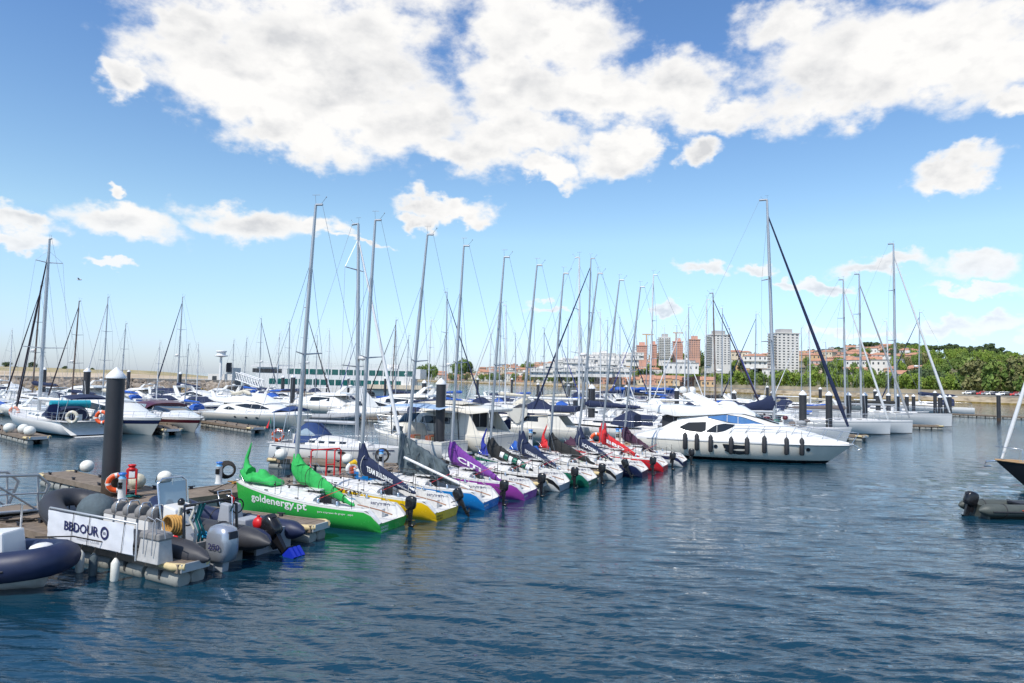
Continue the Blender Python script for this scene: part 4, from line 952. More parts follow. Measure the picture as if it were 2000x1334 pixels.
G().torus((1.12, -.2, .95), .19, .018, 'engine_black', 'X', 18, 6).build('steering_wheel', co_); G().lathe([(.08, 0), (.09, .08), (.04, .14), (0, .15)], 'engine_black', 10, (1.55, -.3, 1.2)).build('compass', co_)
g = G(); g.tube([(1.7, .12, .9), (1.85, .14, 1.72), (1.85, .02, 1.82), (1.85, -.5, 1.82), (1.85, -.64, 1.72), (1.7, -.62, .9)], .026, 'steel', 7); g.tube([(1.82, -.25, 1.2), (1.86, -.25, 1.8)], .015, 'steel', 5); wf = g.build('windscreen_frame', rb2)
G().quad([(1.76, .1, 1.2), (1.85, .1, 1.72), (1.85, -.6, 1.72), (1.76, -.6, 1.2)], 'glass_clear').build('windscreen', wf)
g = G(); g.tube([(.05, .7, .72), (.1, .7, 1.3), (.35, .5, 1.4), (.35, -.5, 1.4), (.1, -.7, 1.3), (.05, -.7, .72)], .035, 'engine_black', 7); g.build('tow_arch', rb2)
for k, (y, m) in enumerate([(.62, 'rope_white'), (.55, 'rope_white'), (.1, 'rope_teal'), (.0, 'rope_teal'), (.2, 'rope_white')]):
    G().tube([(.33, y, 1.4), (.38 + .03*k, y + .03, 1.05), (.34, y - .02, .75), (.3, y + .05, .55)], .035, m, 6).build('hanging_rope', rb2)
g = G()
for k in range(5): g.torus((.38 + .02*k, .72 + .045*k - .1, 1.0 + .01*k), .21 - .008*k, .03, 'rope_gold', 'Y', 20, 6)
g.build('coiled_rope', rb2)
g = G(); rnd = random.Random(3); g.tube([(rnd.uniform(.1, .6), rnd.uniform(-.35, .1), .62 + rnd.uniform(0, .1)) for _ in range(16)], .022, 'rope_cyan', 5); g.build('cyan_rope', rb2)
g = G(); g.ell((.75, .35, .6), (.14, .14, .1), 'signred', 10, 6); g.build('fuel_cap', rb2)
g = G(); g.tube([(-.05, -.5, .5), (.02, -.5, 1.5), (.2, -.5, 1.52)], .016, 'steel', 5); fs_ = g.build('flag_staff', rb2)
g = G(); g.quad([(-.05, -.52, 1.48), (.12, -.55, 1.55), (.12, -.6, 1.2)], 'signred'); g.quad([(-.07, -.5, 1.45), (.02, -.54, 1.2), (-.02, -.4, 1.15)], 'dkgreen'); g.build('flag', fs_)
# navy one
rb3, sd3 = rib('inflatable_boat', 'navy inflatable with black outboard and red jug, behind the charcoal one', (-5.85, 17.3), 153, 4.35, .56, .24, 'hyp_navy', 'grey', .35, .42, 'grey', .5)
g = G(); put_text(g, 'WIND SAILING · LAZER · SPI', lambda u, v: (1.75 - u, .56 + .235*math.cos(.55 + v*4), .42 + .235*math.sin(.55 + v*4)), 1.25, .09, 'ink_white', .02); g.build('lettering', rb3)
_, M3 = outboard(rb3, (-.22, .1, .25), 0, .92, .75)
g = G()
for k in range(3):
    g.hexa([tuple(M3 @ Vector(q)) for q in ((-.45, -.2 + .15*k, -.75), (-.15, -.2 + .15*k, -.75), (-.15, -.1 + .15*k, -.75), (-.45, -.1 + .15*k, -.75))], [tuple(M3 @ Vector(q)) for q in ((-.45, -.2 + .15*k, -.45), (-.15, -.2 + .15*k, -.45), (-.15, -.1 + .15*k, -.45), (-.45, -.1 + .15*k, -.45))], 'prop_blue')
g.build('propeller_guard', rb3)
g = G(); g.hexa([(1.35, -.35, .3), (1.85, -.35, .3), (1.85, .2, .3), (1.35, .2, .3)], [(1.5, -.3, .98), (1.8, -.3, 1.02), (1.8, .12, 1.02), (1.5, .12, .98)], 'grey'); c3 = g.build('console', rb3, bevel=.03)
g = G(); g.torus((1.38, -.08, .95), .18, .02, 'engine_black', 'X', 16, 6); g.build('steering_wheel', c3); g = G(); g.tube([(1.8, -.3, .95), (1.92, -.3, 1.3), (1.92, .12, 1.3), (1.8, .12, .95)], .015, 'steel', 5); g.build('grab_rail', c3)
g = G(); g.hexa([(.65, -.3, .3), (1.15, -.3, .3), (1.15, .3, .3), (.65, .3, .3)], [(.7, -.28, .72), (1.1, -.28, .72), (1.1, .28, .72), (.7, .28, .72)], 'grey'); g.build('seat_box', rb3, bevel=.03)
g = G(); g.ell((.3, .22, .68), (.16, .12, .16), 'signred', 12, 8); g.cyl(.3, .22, .8, .88, .04, 'signred', 8); g.build('fuel_jug', rb3)
for a_, b_ in (((2.2, .4, .7), (3.1, -.3, .8)), ((2.5, .42, .7), (3.3, -.1, .85))):
    G().tube([a_, ((a_[0]+b_[0])/2, (a_[1]+b_[1])/2, .95), b_], .03, 'rubber', 6).build('bracing_hoop', rb3)
# lower left navy one
rb1, sd1 = rib('rigid_inflatable', 'navy inflatable with white BBDOURO console at the lower left edge', (-14.55, 14.35), -3, 5.6, .75, .3, 'hyp_navy', 'offwhite', .14, .44, 'grey', .5)
g = G(); g.hexa([(3.75, -.3, .3), (4.55, -.3, .3), (4.55, .4, .3), (3.75, .4, .3)], [(3.8, -.25, 1.05), (4.45, -.25, 1.1), (4.45, .35, 1.1), (3.8, .35, 1.05)], 'gelcoat'); c1 = g.build('console', rb1, bevel=.04)
g = G(); put_text(g, 'BBDOURO', lambda u, v: (3.98 + u, -.285 + (v*.07), .86 + v), .42, .09, 'ink', .02); g.build('lettering', c1)
G().tube([(4.4, .3, 1.0), (4.4, .3, 1.6), (4.35, -.2, 1.62)], .022, 'steel', 6).build('grab_rail', c1)
g = G(); g.ell((5.1, .0, .78), (.2, .25, .09), 'gelcoat', 12, 6); g.build('bow_hatch', rb1)
g = G(); g.tube([(4.95, .0, .98), (5.4, .5, .9), (6.0, 1.1, .6)], .014, 'rope_dark', 4); g.build('painter_line', rb1)
# grey inflatable at the right edge
a = UP(1905, 1012); rb4, sd4 = rib('inflatable_boat', 'olive grey inflatable with black outboard at the right edge', (a.x + .35, a.y + .35), 2, 4.2, .5, .21, 'hyp_green', 'hyp_green', .2, .30, 'hyp_green', .35)
outboard(rb4, (-.28, .05, .25), 0, .78, .35)
for x in (1.25, 2.2): G().box(x, x + .55, -.3, .3, .46, .52, 'dark').build('thwart', rb4)
g = G(); g.tube([(1.0, -.72, .35), (1.35, -.74, .25), (1.8, -.74, .3)], .012, 'orange', 4); g.build('grab_line', rb4)
# ================================================================== motor yachts and sailing yachts
def bow_rail(g, H, x0, x1, side, n=7, h=.6, inset=.1, dz=0.0, mid=True, flare=.15):
    pts = []
    for i in range(n):
        x = lerp(x0, x1, i / (n - 1)); t = x / H.L; pts.append((x, side * max(.03, H.bh(t) - inset), H.f(t) + dz(x) if callable(dz) else H.f(t) + dz))
    tp = [(p[0] + flare, p[1], p[2] + h) for p in pts]
    g.tube(tp, .016, 'steel', 5)
    if mid: g.tube([((p[0]*.5 + q[0]*.5), p[1], (p[2] + q[2])/2) for p, q in zip(pts, tp)], .008, 'steel', 4)
    for p, q in zip(pts, tp): g.tube([p, q], .014, 'steel', 5)
def porthole(parent, H, x, z, side, rx=.14, rz=.09, m='glass', name='porthole'):
    g = G(); pts = [H.at(x + rx*math.cos(a), z + rz*math.sin(a), side, .012) for a in [2*math.pi*i/14 for i in range(14)]]
    p2 = [H.at(x + (rx+.025)*math.cos(a), z + (rz+.025)*math.sin(a), side, .008) for a in [2*math.pi*i/14 for i in range(14)]]
    g.quad(p2, 'steel'); g.quad(pts, m); return g.build(name, parent)
def win(parent, hs, lo, hi, side=-1, m='glass', n=12, bars=(), frame=True):
    g = G()
    if frame:
        f = .03; l2 = [(lo[0][0] - f, lo[0][1] - f*.5)] + [(x, z - f) for x, z in lo[1:-1]] + [(lo[-1][0] + f, lo[-1][1] - f*.5)]; h2 = [(hi[0][0] - f, hi[0][1] + f*.5)] + [(x, z + f) for x, z in hi[1:-1]] + [(hi[-1][0] + f, hi[-1][1] + f*.5)]
        hs.strip(g, l2, h2, 'engine_black', side, n, .008)
    hs.strip(g, lo, hi, m, side, n, .016); w = g.build('window', parent)
    for b in bars:
        g = G(); zl, zh = interp(lo, b), interp(hi, b); g.tube([(b, side*(hs.y(b, zl) + .02), zl), (b, side*(hs.y(b, zh) + .02), zh)], .018, 'gelcoat', 4); g.build('window_bar', w)
    return w
# ---- the large yacht with black fenders
fB = frame(1240, 884, 1608, 905)
yB = thing('motor_yacht', 'large white flybridge motor yacht with eight black fenders along its side', 'motor yacht', (fB.o[0], fB.o[1], 0), fB.th)
HB = Hull(12.35, 4.1, 1.18, 1.16, zb=-.35, tw=.86, mx=.4, rake=1.9, e0=3.4, e1=1.15, pw=2.0, full=.55)
g = G(); HB.skin(g, [('s', 0, 'gelcoat'), ('s', .07, 'gelcoat'), ('s', .12, 'cream'), ('s', .5, 'cream'), ('a', .30, 'cream'), ('a', .22, 'cream'), ('a', .175, 'engine_black'), ('a', 0, 'cream'), ('a', -.35, 'cream')], 34); g.build('hull', yB)
g = G()
for sd in (1, -1): g.tube([HB.at(x, HB.f(x/12.35) - .09, sd, .01) for x in [1.0 + i*.45 for i in range(26)]], .025, 'grey', 5)
g.build('rub_rail', yB)
g = G(); HB.deck(g, 'gelcoat', 24); g.box(-1.25, .05, -1.7, 1.7, .32, .46, 'gelcoat'); g.box(-1.2, 0, -1.6, 1.6, .46, .475, 'teak'); g.build('deck', yB, bevel=.03)
hs = House([(.3, 1.75, 1.6, .9, 1.2), (1.5, 1.9, 1.72, 1.0, 1.55), (2.5, 1.95, 1.66, 1.05, 2.12), (3.2, 1.95, 1.58, 1.05, 2.32), (5, 1.95, 1.52, 1.1, 2.36), (7, 1.88, 1.42, 1.1, 2.22), (8.6, 1.66, 1.15, 1.1, 2.02), (10.3, 1.18, .75, 1.1, 1.62), (11.5, .6, .35, 1.1, 1.3), (12.1, .22, .1, 1.1, 1.17)], r=.22, crown=.08)
g = G(); hs.build(g, 'gelcoat'); lowB = g.build('superstructure', yB)
for sd in (-1, 1):
    win(lowB, hs, [(2.95, 1.78), (3.3, 1.66), (4.15, 1.62), (4.35, 1.72)], [(2.95, 1.84), (3.4, 2.08), (4.3, 2.14), (4.7, 2.14)], sd)
    win(lowB, hs, [(4.45, 1.63), (5.0, 1.62), (5.4, 1.72), (5.95, 2.02)], [(4.45, 1.66), (4.9, 1.98), (5.4, 2.1), (5.95, 2.08)], sd, bars=(5.0,))
h2 = House([(2.7, 1.5, 1.35, 2.1, 2.32), (4.3, 1.55, 1.32, 2.2, 2.74), (5.4, 1.5, 1.25, 2.2, 2.84), (6.3, 1.42, 1.12, 2.1, 2.76), (7.1, 1.3, .98, 2.05, 2.48), (8.0, 1.1, .8, 1.98, 2.2), (8.65, .9, .7, 1.95, 2.04)], r=.16, crown=.1)
g = G(); h2.build(g, 'gelcoat'); upB = g.build('coachroof', yB)
for sd in (-1, 1): win(upB, h2, [(4.5, 2.42), (5.8, 2.18), (6.9, 2.07), (7.75, 2.03)], [(4.5, 2.48), (5.5, 2.62), (6.4, 2.5), (7.75, 2.06)], sd, 'glass_blue', 16, (5.55, 6.15))
for y0 in (-.75, -.26, .23):     # windscreen panes
    g = G(); rows = []
    for i in range(7):
        x = lerp(7.05, 8.4, i / 6); z = h2.sec(x)[4] + .1 + .015; k = h2.sec(x)[2] / h2.sec(7.1)[2]
        rows.append([(x, (y0 + .5 * j / 3) * k, z + .012 - .05 * abs((y0 + .5*j/3)) ** 2 * .6) for j in range(4)])
    g.grid(rows, 'glass'); g.build('windscreen', upB)
h3 = House([(.5, 1.2, 1.25, 2.86, 2.98), (1.4, 1.5, 1.55, 2.66, 3.08), (2.6, 1.6, 1.6, 2.44, 3.08), (3.6, 1.55, 1.5, 2.5, 3.02), (4.9, 1.45, 1.35, 2.62, 3.14), (5.7, 1.3, 1.1, 2.7, 3.22), (6.5, 1.05, .8, 2.7, 3.08), (7.1, .8, .5, 2.55, 2.72)], r=.14, crown=.02)
g = G(); h3.build(g, 'gelcoat'); g.build('flybridge', yB)
g = G()
for sd in (1, -1):
    g.hexa([(4.2, sd*1.15, 3.0), (5.35, sd*1.15, 3.05), (5.35, sd*1.3, 3.05), (4.2, sd*1.3, 3.0)], [(2.95, sd*.95, 3.72), (3.55, sd*.95, 3.85), (3.55, sd*1.08, 3.85), (2.95, sd*1.08, 3.72)], 'gelcoat')
g.hexa([(2.95, -1.08, 3.68), (3.6, -1.08, 3.78), (3.6, 1.08, 3.78), (2.95, 1.08, 3.68)], [(2.98, -1.0, 3.78), (3.55, -1.0, 3.9), (3.55, 1.0, 3.9), (2.98, 1.0, 3.78)], 'gelcoat'); ar = g.build('radar_arch', yB, bevel=.04)
for x, y in ((2.95, -.55), (3.4, .5)): G().lathe([(.0, 0), (.16, .02), (.24, .14), (.22, .28), (.12, .38), (0, .4)], 'gelcoat', 14, (x, y, 3.8)).build('radar_dome', ar)
G().tube([(3.3, 0, 3.85), (3.1, 0, 5.0)], .015, 'wire', 4).build('antenna', ar)
g = G(); g.hexa([(4.9, -.95, 3.2), (6.2, -.7, 3.1), (6.2, .7, 3.1), (4.9, .95, 3.2)], [(5.2, -.85, 3.4), (5.9, -.6, 3.36), (5.9, .6, 3.36), (5.2, .85, 3.4)], 'cloth_white'); g.build('cockpit_cover', yB, bevel=.08)
g = G(); g.box(1.8, 2.8, -1.2, 1.2, 1.2, 2.4, 'dark'); g.build('saloon_door', yB)
for k in range(3): G().hexa([(.9+.1*k, -1.0+k*.7, 3.08), (1.5+.1*k, -1.0+k*.7, 3.08), (1.5, -.5+k*.7, 3.08), (.9, -.5+k*.7, 3.08)], [(1.0, -.95+k*.7, 3.35), (1.4, -.95+k*.7, 3.3), (1.4, -.55+k*.7, 3.3), (1.0, -.55+k*.7, 3.35)], 'cloth_white').build('seat', yB)
g = G()
for sd in (1, -1): bow_rail(g, HB, 5.6, 12.25, sd, 9, .62, .3, lambda x: interp([(5.6, .25), (9, .3), (12.3, .02)], x), True, .35)
g.build('bow_rail', yB)
for x in (4.95, 7.6, 9.9): porthole(yB, HB, x, .82, -1, .1, .1, 'engine_black')
g = G(); g.quad([HB.at(a, b, -1, .014) for a, b in ((5.4, .95), (6.62, .9), (6.5, .5), (6.3, .46), (5.75, .5), (5.5, .62))], 'glass'); g.quad([HB.at(a, b, -1, .009) for a, b in ((5.33, .99), (6.68, .94), (6.55, .46), (6.3, .41), (5.72, .46), (5.45, .6))], 'engine_black'); g.build('hull_window', yB)
g = G(); g.tube([(12.3, 0, 1.15), (12.55, 0, 1.0), (12.5, 0, .8), (12.75, .0, .95)], .035, 'steel', 6); g.build('anchor', yB)
for i, (px, py) in enumerate([(1338, 861), (1361, 863), (1388, 866), (1428, 870), (1459, 871), (1493, 869), (1537, 873), (1568, 875)]):
    x, z = fB.p(px, py, -2.1); q = HB.at(x, .7, -1, .13); w = fB.W(q[0], q[1]); o_ = ['leftmost', 'second', 'third', 'fourth', 'fifth', 'sixth', 'seventh', 'rightmost'][i]
    t = thing('fender', f'{o_} of eight black fenders on the large white motor yacht', 'fender', (w.x, w.y, z), 0, 'black fenders on the large motor yacht')
    G().lathe([(.0, -.5), (.09, -.48), (.13, -.42), (.13, .36), (.08, .44), (.03, .5), (.0, .52)], 'rubber', 12).build('body', t)
    G().tube([(0, 0, .5), (.02, .1, .85 if i > 2 else .75)], .01, 'rope_dark', 4).build('lanyard', t)
# ---- generic motor cruiser
def cruiser(fr, label, L, B, fs, fb, stripe=None, hulls=('gelcoat', 'cream'), low=(), up=None, fly=None, side=-1, windows=(), upwin=(), arch=None, canopy=None, rake=1.4, group='motor cruisers in the marina', ports=(), rails=True, name='motor_cruiser', flyscreen=None, antif=None, tint='glass', door=None, nx=22, hcol='gelcoat', upcol=None, well=None, loc=None, e1=1.2):
    t = thing(name, label, 'motor boat', (fr.o[0], fr.o[1], 0), fr.th, group)
    H = Hull(L, B, fs, fb, zb=-.3, tw=.86, mx=.38, rake=rake, e0=3.2, e1=e1, pw=2.0, full=.55)
    top, lowm = hulls
    if stripe: bands = [('s', 0, top), ('s', .16, top), ('s', .26, stripe), ('s', .62, lowm), ('a', .1, lowm), ('a', 0, antif or lowm), ('a', -.3, lowm)]
    else: bands = [('s', 0, top), ('s', .10, top), ('s', .14, 'grey' if nx > 15 else top), ('s', .17, lowm), ('s', .5, lowm), ('a', .08, lowm), ('a', .0, antif or lowm), ('a', -.3, lowm)]
    g = G(); H.skin(g, bands, nx); g.build('hull', t)
    g = G(); H.deck(g, 'gelcoat', 14, well=well); g.box(-.7 * L / 11, .03, -B*.4, B*.4, .25, .36, 'gelcoat'); g.build('deck', t)
    hl = House(low, r=.16, crown=.06); g = G(); hl.build(g, hcol); lo_ = g.build('superstructure', t)
    for (a, b, *r) in windows:
        for sd in (1, -1): win(lo_, hl, a, b, sd, tint, 12 if nx > 15 else 5, *r)
    if up:
        hu = House(up, r=.13, crown=.05); g = G(); hu.build(g, upcol or hcol); u_ = g.build('coachroof', t)
        for (a, b, *r) in upwin:
            for sd in (1, -1): win(u_, hu, a, b, sd, tint, 10 if nx > 15 else 5, *r)
    if fly:
        hf = House(fly, r=.1, crown=.0); g = G(); hf.build(g, hcol); g.build('flybridge', t)
    if flyscreen:
        m, secs = flyscreen; g = G(); House(secs, r=.12, crown=.05).build(g, m); g.build('fabric_cover', t)
    if arch:
        x0, x1, z0, z1, w, th_ = arch; g = G()
        for sd in (1, -1): g.hexa([(x0, sd*w, z0), (x0 + th_*1.7, sd*w, z0), (x0 + th_*1.7, sd*(w-.12), z0), (x0, sd*(w-.12), z0)], [(x1, sd*w*.8, z1), (x1 + th_, sd*w*.8, z1 + .05), (x1 + th_, sd*(w*.8-.12), z1 + .05), (x1, sd*(w*.8-.12), z1)], 'gelcoat')
        g.box(x1, x1 + th_, -w*.8, w*.8, z1 - .06, z1 + .07, 'gelcoat'); a_ = g.build('radar_arch', t, bevel=.03)
        G().lathe([(.0, 0), (.2, .02), (.23, .1), (.16, .2), (0, .22)], 'gelcoat', 12, (x1 + th_*.5, 0, z1 + .07)).build('radar_dome', a_)
        G().tube([(x1 + .1, .5, z1), (x1 - .15, .5, z1 + 1.6)], .014, 'cloth_white', 4).build('antenna', a_)
    if canopy:
        m, secs = canopy; g = G(); hc = House(secs, r=.2, crown=.08); hc.build(g, m); c_ = g.build('canopy', t)
        x0, x1 = secs[0][0], secs[-1][0]; d = x1 - x0; zl = secs[len(secs)//2][3]; zh = secs[len(secs)//2][4]
        for sd in (1, -1):
            g = G(); hc.strip(g, [(x0 + d*.2, lerp(zl, zh, .35)), (x0 + d*.75, lerp(zl, zh, .3))], [(x0 + d*.2, lerp(zl, zh, .62)), (x0 + d*.75, lerp(zl, zh, .66))], 'glass_clear' if nx > 15 else 'glass', sd, 5, .015); g.build('clear_panel', c_)
    for x, z in ports: porthole(t, H, x, z, side)
    if rails:
        for sd in (1, -1):
            g = G(); bow_rail(g, H, L*.42, L*.985, sd, 8 if nx > 15 else 5, .5 * min(1.2, L / 11), .15, 0.02, nx > 15, .2); g.build('bow_rail', t)
    if door:
        x, z0, z1, w, m = door; g = G(); g.box(x - .03, x, -w, w, z0, z1, m); d_ = g.build('cabin_door', t); g = G()
        for yy in (-w*.33, w*.33): g.box(x - .05, x - .03, yy - .02, yy + .02, z0, z1, 'steel')
        g.build('door_frame', d_)
    return t, H
# M2 navy striped
f2 = frame(150, 832, 297, 850)
c_, _ = cruiser(f2, 'white hardtop cruiser with a navy side stripe, behind the nearest pile', 12.3, 3.9, 1.45, 1.75, 'navy', low=[(.6, 1.7, 1.5, 1.4, 1.7), (1.8, 1.75, 1.5, 1.4, 2.5), (3.4, 1.75, 1.5, 1.4, 3.15), (5.5, 1.75, 1.45, 1.45, 3.05), (7.0, 1.7, 1.3, 1.5, 2.75), (8.8, 1.4, .9, 1.6, 2.2), (11, .7, .4, 1.7, 1.85), (11.7, .35, .2, 1.7, 1.78)],
   windows=[([(2.0, 1.95), (2.6, 1.8), (3.8, 1.85), (4.2, 1.95)], [(2.0, 2.05), (2.6, 2.35), (3.5, 2.35), (4.2, 2.0)], (3.2,)), ([(4.3, 2.35), (5.5, 2.3), (7.8, 2.2), (8.2, 2.15)], [(4.3, 2.8), (5.5, 2.85), (7.2, 2.6), (8.2, 2.2)], (5.2, 6.6)), ([(2.6, 2.55), (3.8, 2.5)], [(2.6, 2.6), (3.8, 2.95)])],
   up=[(.5, 1.2, 1.2, 3.3, 3.38), (2.0, 1.45, 1.35, 3.1, 3.3), (4.5, 1.45, 1.3, 3.0, 3.35), (6.6, 1.2, .8, 2.9, 3.08)], arch=(1.2, -.1, 1.6, 3.3, 1.6, .7), antif='antifoul')
c_.scale.z = .72
# M3 maroon striped
f3 = frame(285, 826, 378, 844)
c_, _ = cruiser(f3, 'white sports cruiser with a maroon side stripe and maroon canopy', 12.4, 3.7, 1.35, 1.7, 'maroon', low=[(.6, 1.6, 1.5, 1.3, 1.6), (4.0, 1.7, 1.4, 1.35, 1.95), (6.5, 1.65, 1.2, 1.45, 2.25), (8.5, 1.3, .8, 1.55, 2.1), (11, .7, .4, 1.65, 1.8), (12, .25, .15, 1.68, 1.74)],
   windows=[([(4.0, 1.62), (6.5, 1.7)], [(4.0, 1.7), (6.5, 1.95)])], up=[(4.6, 1.35, 1.3, 1.9, 2.5), (5.6, 1.35, 1.15, 2.0, 2.75), (7.4, 1.2, .95, 2.05, 2.3), (8.2, .9, .8, 2.0, 2.08)], upwin=[([(4.7, 2.05), (7.7, 2.1)], [(4.7, 2.45), (6.4, 2.5), (7.7, 2.16)], (5.8,))], upcol='glass',
   canopy=('maroon', [(1.0, 1.5, 1.2, 1.9, 2.2), (2.2, 1.55, 1.3, 1.9, 3.0), (4.2, 1.5, 1.25, 2.0, 3.1), (5.6, 1.4, 1.1, 2.6, 2.85)]), arch=(1.4, .6, 1.6, 3.1, 1.6, .5))
c_.scale.z = .66
# M4 flybridge with fabric covers
f4 = frame(425, 824, 574, 836)
c_, _ = cruiser(f4, 'white flybridge cruiser with white fabric cover and cream bundle, left of the green sail', 11.9, 3.9, 1.5, 1.75, None, low=[(1.9, 1.75, 1.6, 1.5, 1.8), (2.4, 1.75, 1.55, 1.5, 2.5), (4.0, 1.75, 1.5, 1.5, 3.0), (6.0, 1.7, 1.35, 1.5, 3.0), (7.6, 1.5, 1.0, 1.55, 2.6), (9.2, 1.1, .7, 1.65, 2.1), (11, .6, .35, 1.72, 1.85)],
   windows=[([(3.0, 1.98), (3.7, 1.93), (4.4, 1.98)], [(3.0, 2.02), (3.6, 2.32), (4.4, 2.06)], (3.7,)), ([(4.4, 2.5), (6.0, 2.25), (8.0, 2.2)], [(4.4, 2.54), (5.6, 2.72), (6.9, 2.68), (8.0, 2.24)], (6.3, 7.2))],
   fly=[(.3, 1.2, 1.3, 3.1, 3.3), (1.6, 1.6, 1.6, 2.85, 3.35), (3.2, 1.65, 1.6, 2.75, 3.35), (5.0, 1.5, 1.4, 2.85, 3.3), (6.4, 1.2, 1.0, 2.85, 3.1)], flyscreen=('cloth_white', [(2.6, 1.2, .5, 3.3, 3.4), (4.2, 1.35, .6, 3.3, 3.95), (5.4, 1.35, .7, 3.2, 3.95), (6.7, 1.1, .8, 2.95, 3.2), (7.3, .95, .7, 2.75, 2.85)]), ports=[(4.9, 1.1), (6.2, 1.1), (7.3, 1.12)], door=(2.42, 1.5, 2.8, 1.2, 'dark'), arch=(1.0, .3, 3.2, 4.1, 1.35, .3))
c_.scale.z = .68
g = G(); P_ = [f4.W(x, -1.0, 2.76 + .12*math.sin(x*3)) for x in (2.9, 3.5, 4.1, 4.7, 5.2, 5.6)]; g.tube(P_, [.05, .13, .16, .15, .2, .08], 'cloth_cream', 8); tag(g.build('rolled_canopy'), 'cream rolled canopy lying on top of the white flybridge cover', 'canopy')
# M6 sport cruiser with big arch and a grey tender at its stern
f6 = frame(640, 821, 845, 823)
c_, _ = cruiser(f6, 'white sport cruiser with tall swept radar arch, behind the white sloop', 12.2, 3.9, 1.15, 1.7, None, low=[(1.0, 1.6, 1.4, 1.1, 1.35), (2.2, 1.75, 1.5, 1.15, 1.9), (4.0, 1.75, 1.4, 1.25, 2.1), (6.5, 1.6, 1.2, 1.4, 2.0), (9, 1.1, .8, 1.6, 1.95), (11, .6, .4, 1.65, 1.78)], up=[(2.8, 1.4, 1.3, 1.9, 2.7), (4.0, 1.4, 1.2, 2.0, 3.05), (5.6, 1.2, .95, 2.0, 2.35), (6.4, 1.0, .85, 1.95, 2.02)], upwin=[([(2.9, 2.1), (5.8, 2.06)], [(2.9, 2.62), (4.1, 2.75), (5.8, 2.12)], (4.2,))],
   arch=(3.4, 2.4, 1.9, 4.3, 1.5, .9), ports=[(5.5, .95), (6.0, 1.3), (7.4, .98)])
c_.scale.z = .74
for i, x in enumerate((2.9, 6.6)):
    w = f6.W(x, -2.0); t = thing('fender', ['left', 'right'][i] + ' dark fender on the white sport cruiser with the radar arch', 'fender', (w.x, w.y, .7), 0); G().lathe([(.0, -.4), (.15, -.34), (.18, 0), (.15, .3), (.04, .42), (0, .44)], 'rubber', 10).build('body', t)
w = f6.W(.2, -2.6); rbt, _ = rib('inflatable_tender', 'long pale grey inflatable tender lying behind the white sloop', (w.x - 3.5, w.y - 1), 4, 6.6, .6, .28, 'cloth_grey', 'cloth_grey', .25, .5, 'grey', .4)
# M8 cream sedan with its door open to the right
def sedan(fr, label, L, seed, bluewin, fly):
    t, H = cruiser(fr, label, L, 3.6, 1.45, 1.75, None, ('cream', 'cream'), hcol='cream', side=1, door=(2.1, 1.3, 2.75, 1.15, 'dark'),
      low=[(0.2, 1.6, 1.5, 1.3, 1.5), (2.1, 1.65, 1.45, 1.35, 1.75), (2.12, 1.65, 1.4, 1.35, 2.8), (4.8, 1.6, 1.3, 1.4, 2.85), (6.6, 1.4, 1.0, 1.5, 2.5), (8.0, 1.0, .7, 1.6, 2.0), (L*.93, .4, .25, 1.65, 1.8)],
      windows=[([(2.8, 2.05), (4.0, 2.05), (6.5, 2.0)], [(2.8, 2.45), (4.6, 2.5), (6.5, 2.1)], (3.8, 5.0))], tint=bluewin,
      fly=[(.3, 1.2, 1.3, 2.95, 3.1), (1.2, 1.6, 1.6, 2.8, 3.2), (2.8, 1.6, 1.5, 2.78, 3.3), (4.6, 1.4, 1.2, 2.82, 3.35), (5.6, 1.0, .8, 2.8, 2.95)] if fly else None, up=None if fly else [(.6, 1.5, 1.5, 2.8, 2.92), (3.0, 1.5, 1.3, 2.8, 3.0), (5.4, 1.2, 1.0, 2.75, 2.88)], rake=1.2)
    for sd in (1, -1): g = G(); g.hexa([(2.1, sd*1.66, 1.4), (.6, sd*1.62, 1.4), (.6, sd*1.56, 1.4), (2.1, sd*1.6, 1.4)], [(2.1, sd*1.5, 2.8), (1.5, sd*1.5, 2.8), (1.5, sd*1.44, 2.8), (2.1, sd*1.44, 2.8)], 'cream'); g.build('cockpit_wing', t)
    return t, H
f8 = frame(985, 892, 735, 868); t8, H8 = sedan(f8, 'cream flybridge sedan boat with dark saloon door, behind the purple and black sails', 9.9, 1, 'glass', True)
G().tube([(6.4, 1.9, .95), (6.4, 1.95, 1.1), (6.0, 2.0, 1.3)], [.1, .16, .1], 'gelcoat', 8).build('davit', t8)
g = G(); rows = [[(2.2 + 3.4*i/8, -1.15 + 2.3*j/6, 3.36 + .18*math.sin(math.pi*j/6) * (.4 + .6*math.sin(math.pi*i/8))) for j in range(7)] for i in range(9)]; g.grid(rows, 'cloth_cream'); g.build('fabric_cover', t8); t8.scale.z = .86
f9 = frame(1135, 868, 892, 857); t9, H9 = sedan(f9, 'cream sedan cruiser with dark blue side windows, left of the pile behind the navy keelboat', 9.8, 2, 'glass', False)
g = G(); House([(.2, 1.5, 1.5, 3.0, 3.45), (2.0, 1.5, 1.5, 3.0, 3.45)], r=.08, crown=.02).build(g, 'cloth_navy'); g.build('flybridge_cover', t9)
g = G(); rows = [[(.5 + 5.5*i/12, 1.56 - .003, 2.62 + .15*j) for j in (0, 1)] for i in range(13)]; g.grid(rows, 'navy'); g.tube([(.5, 1.58, 2.72), (3.0, 1.58, 2.72)], .025, 'gelcoat', 4); g.build('blue_band', t9)
for x in (3.0, 6.1): porthole(t9, H9, x, 1.05, 1, .16, .08)
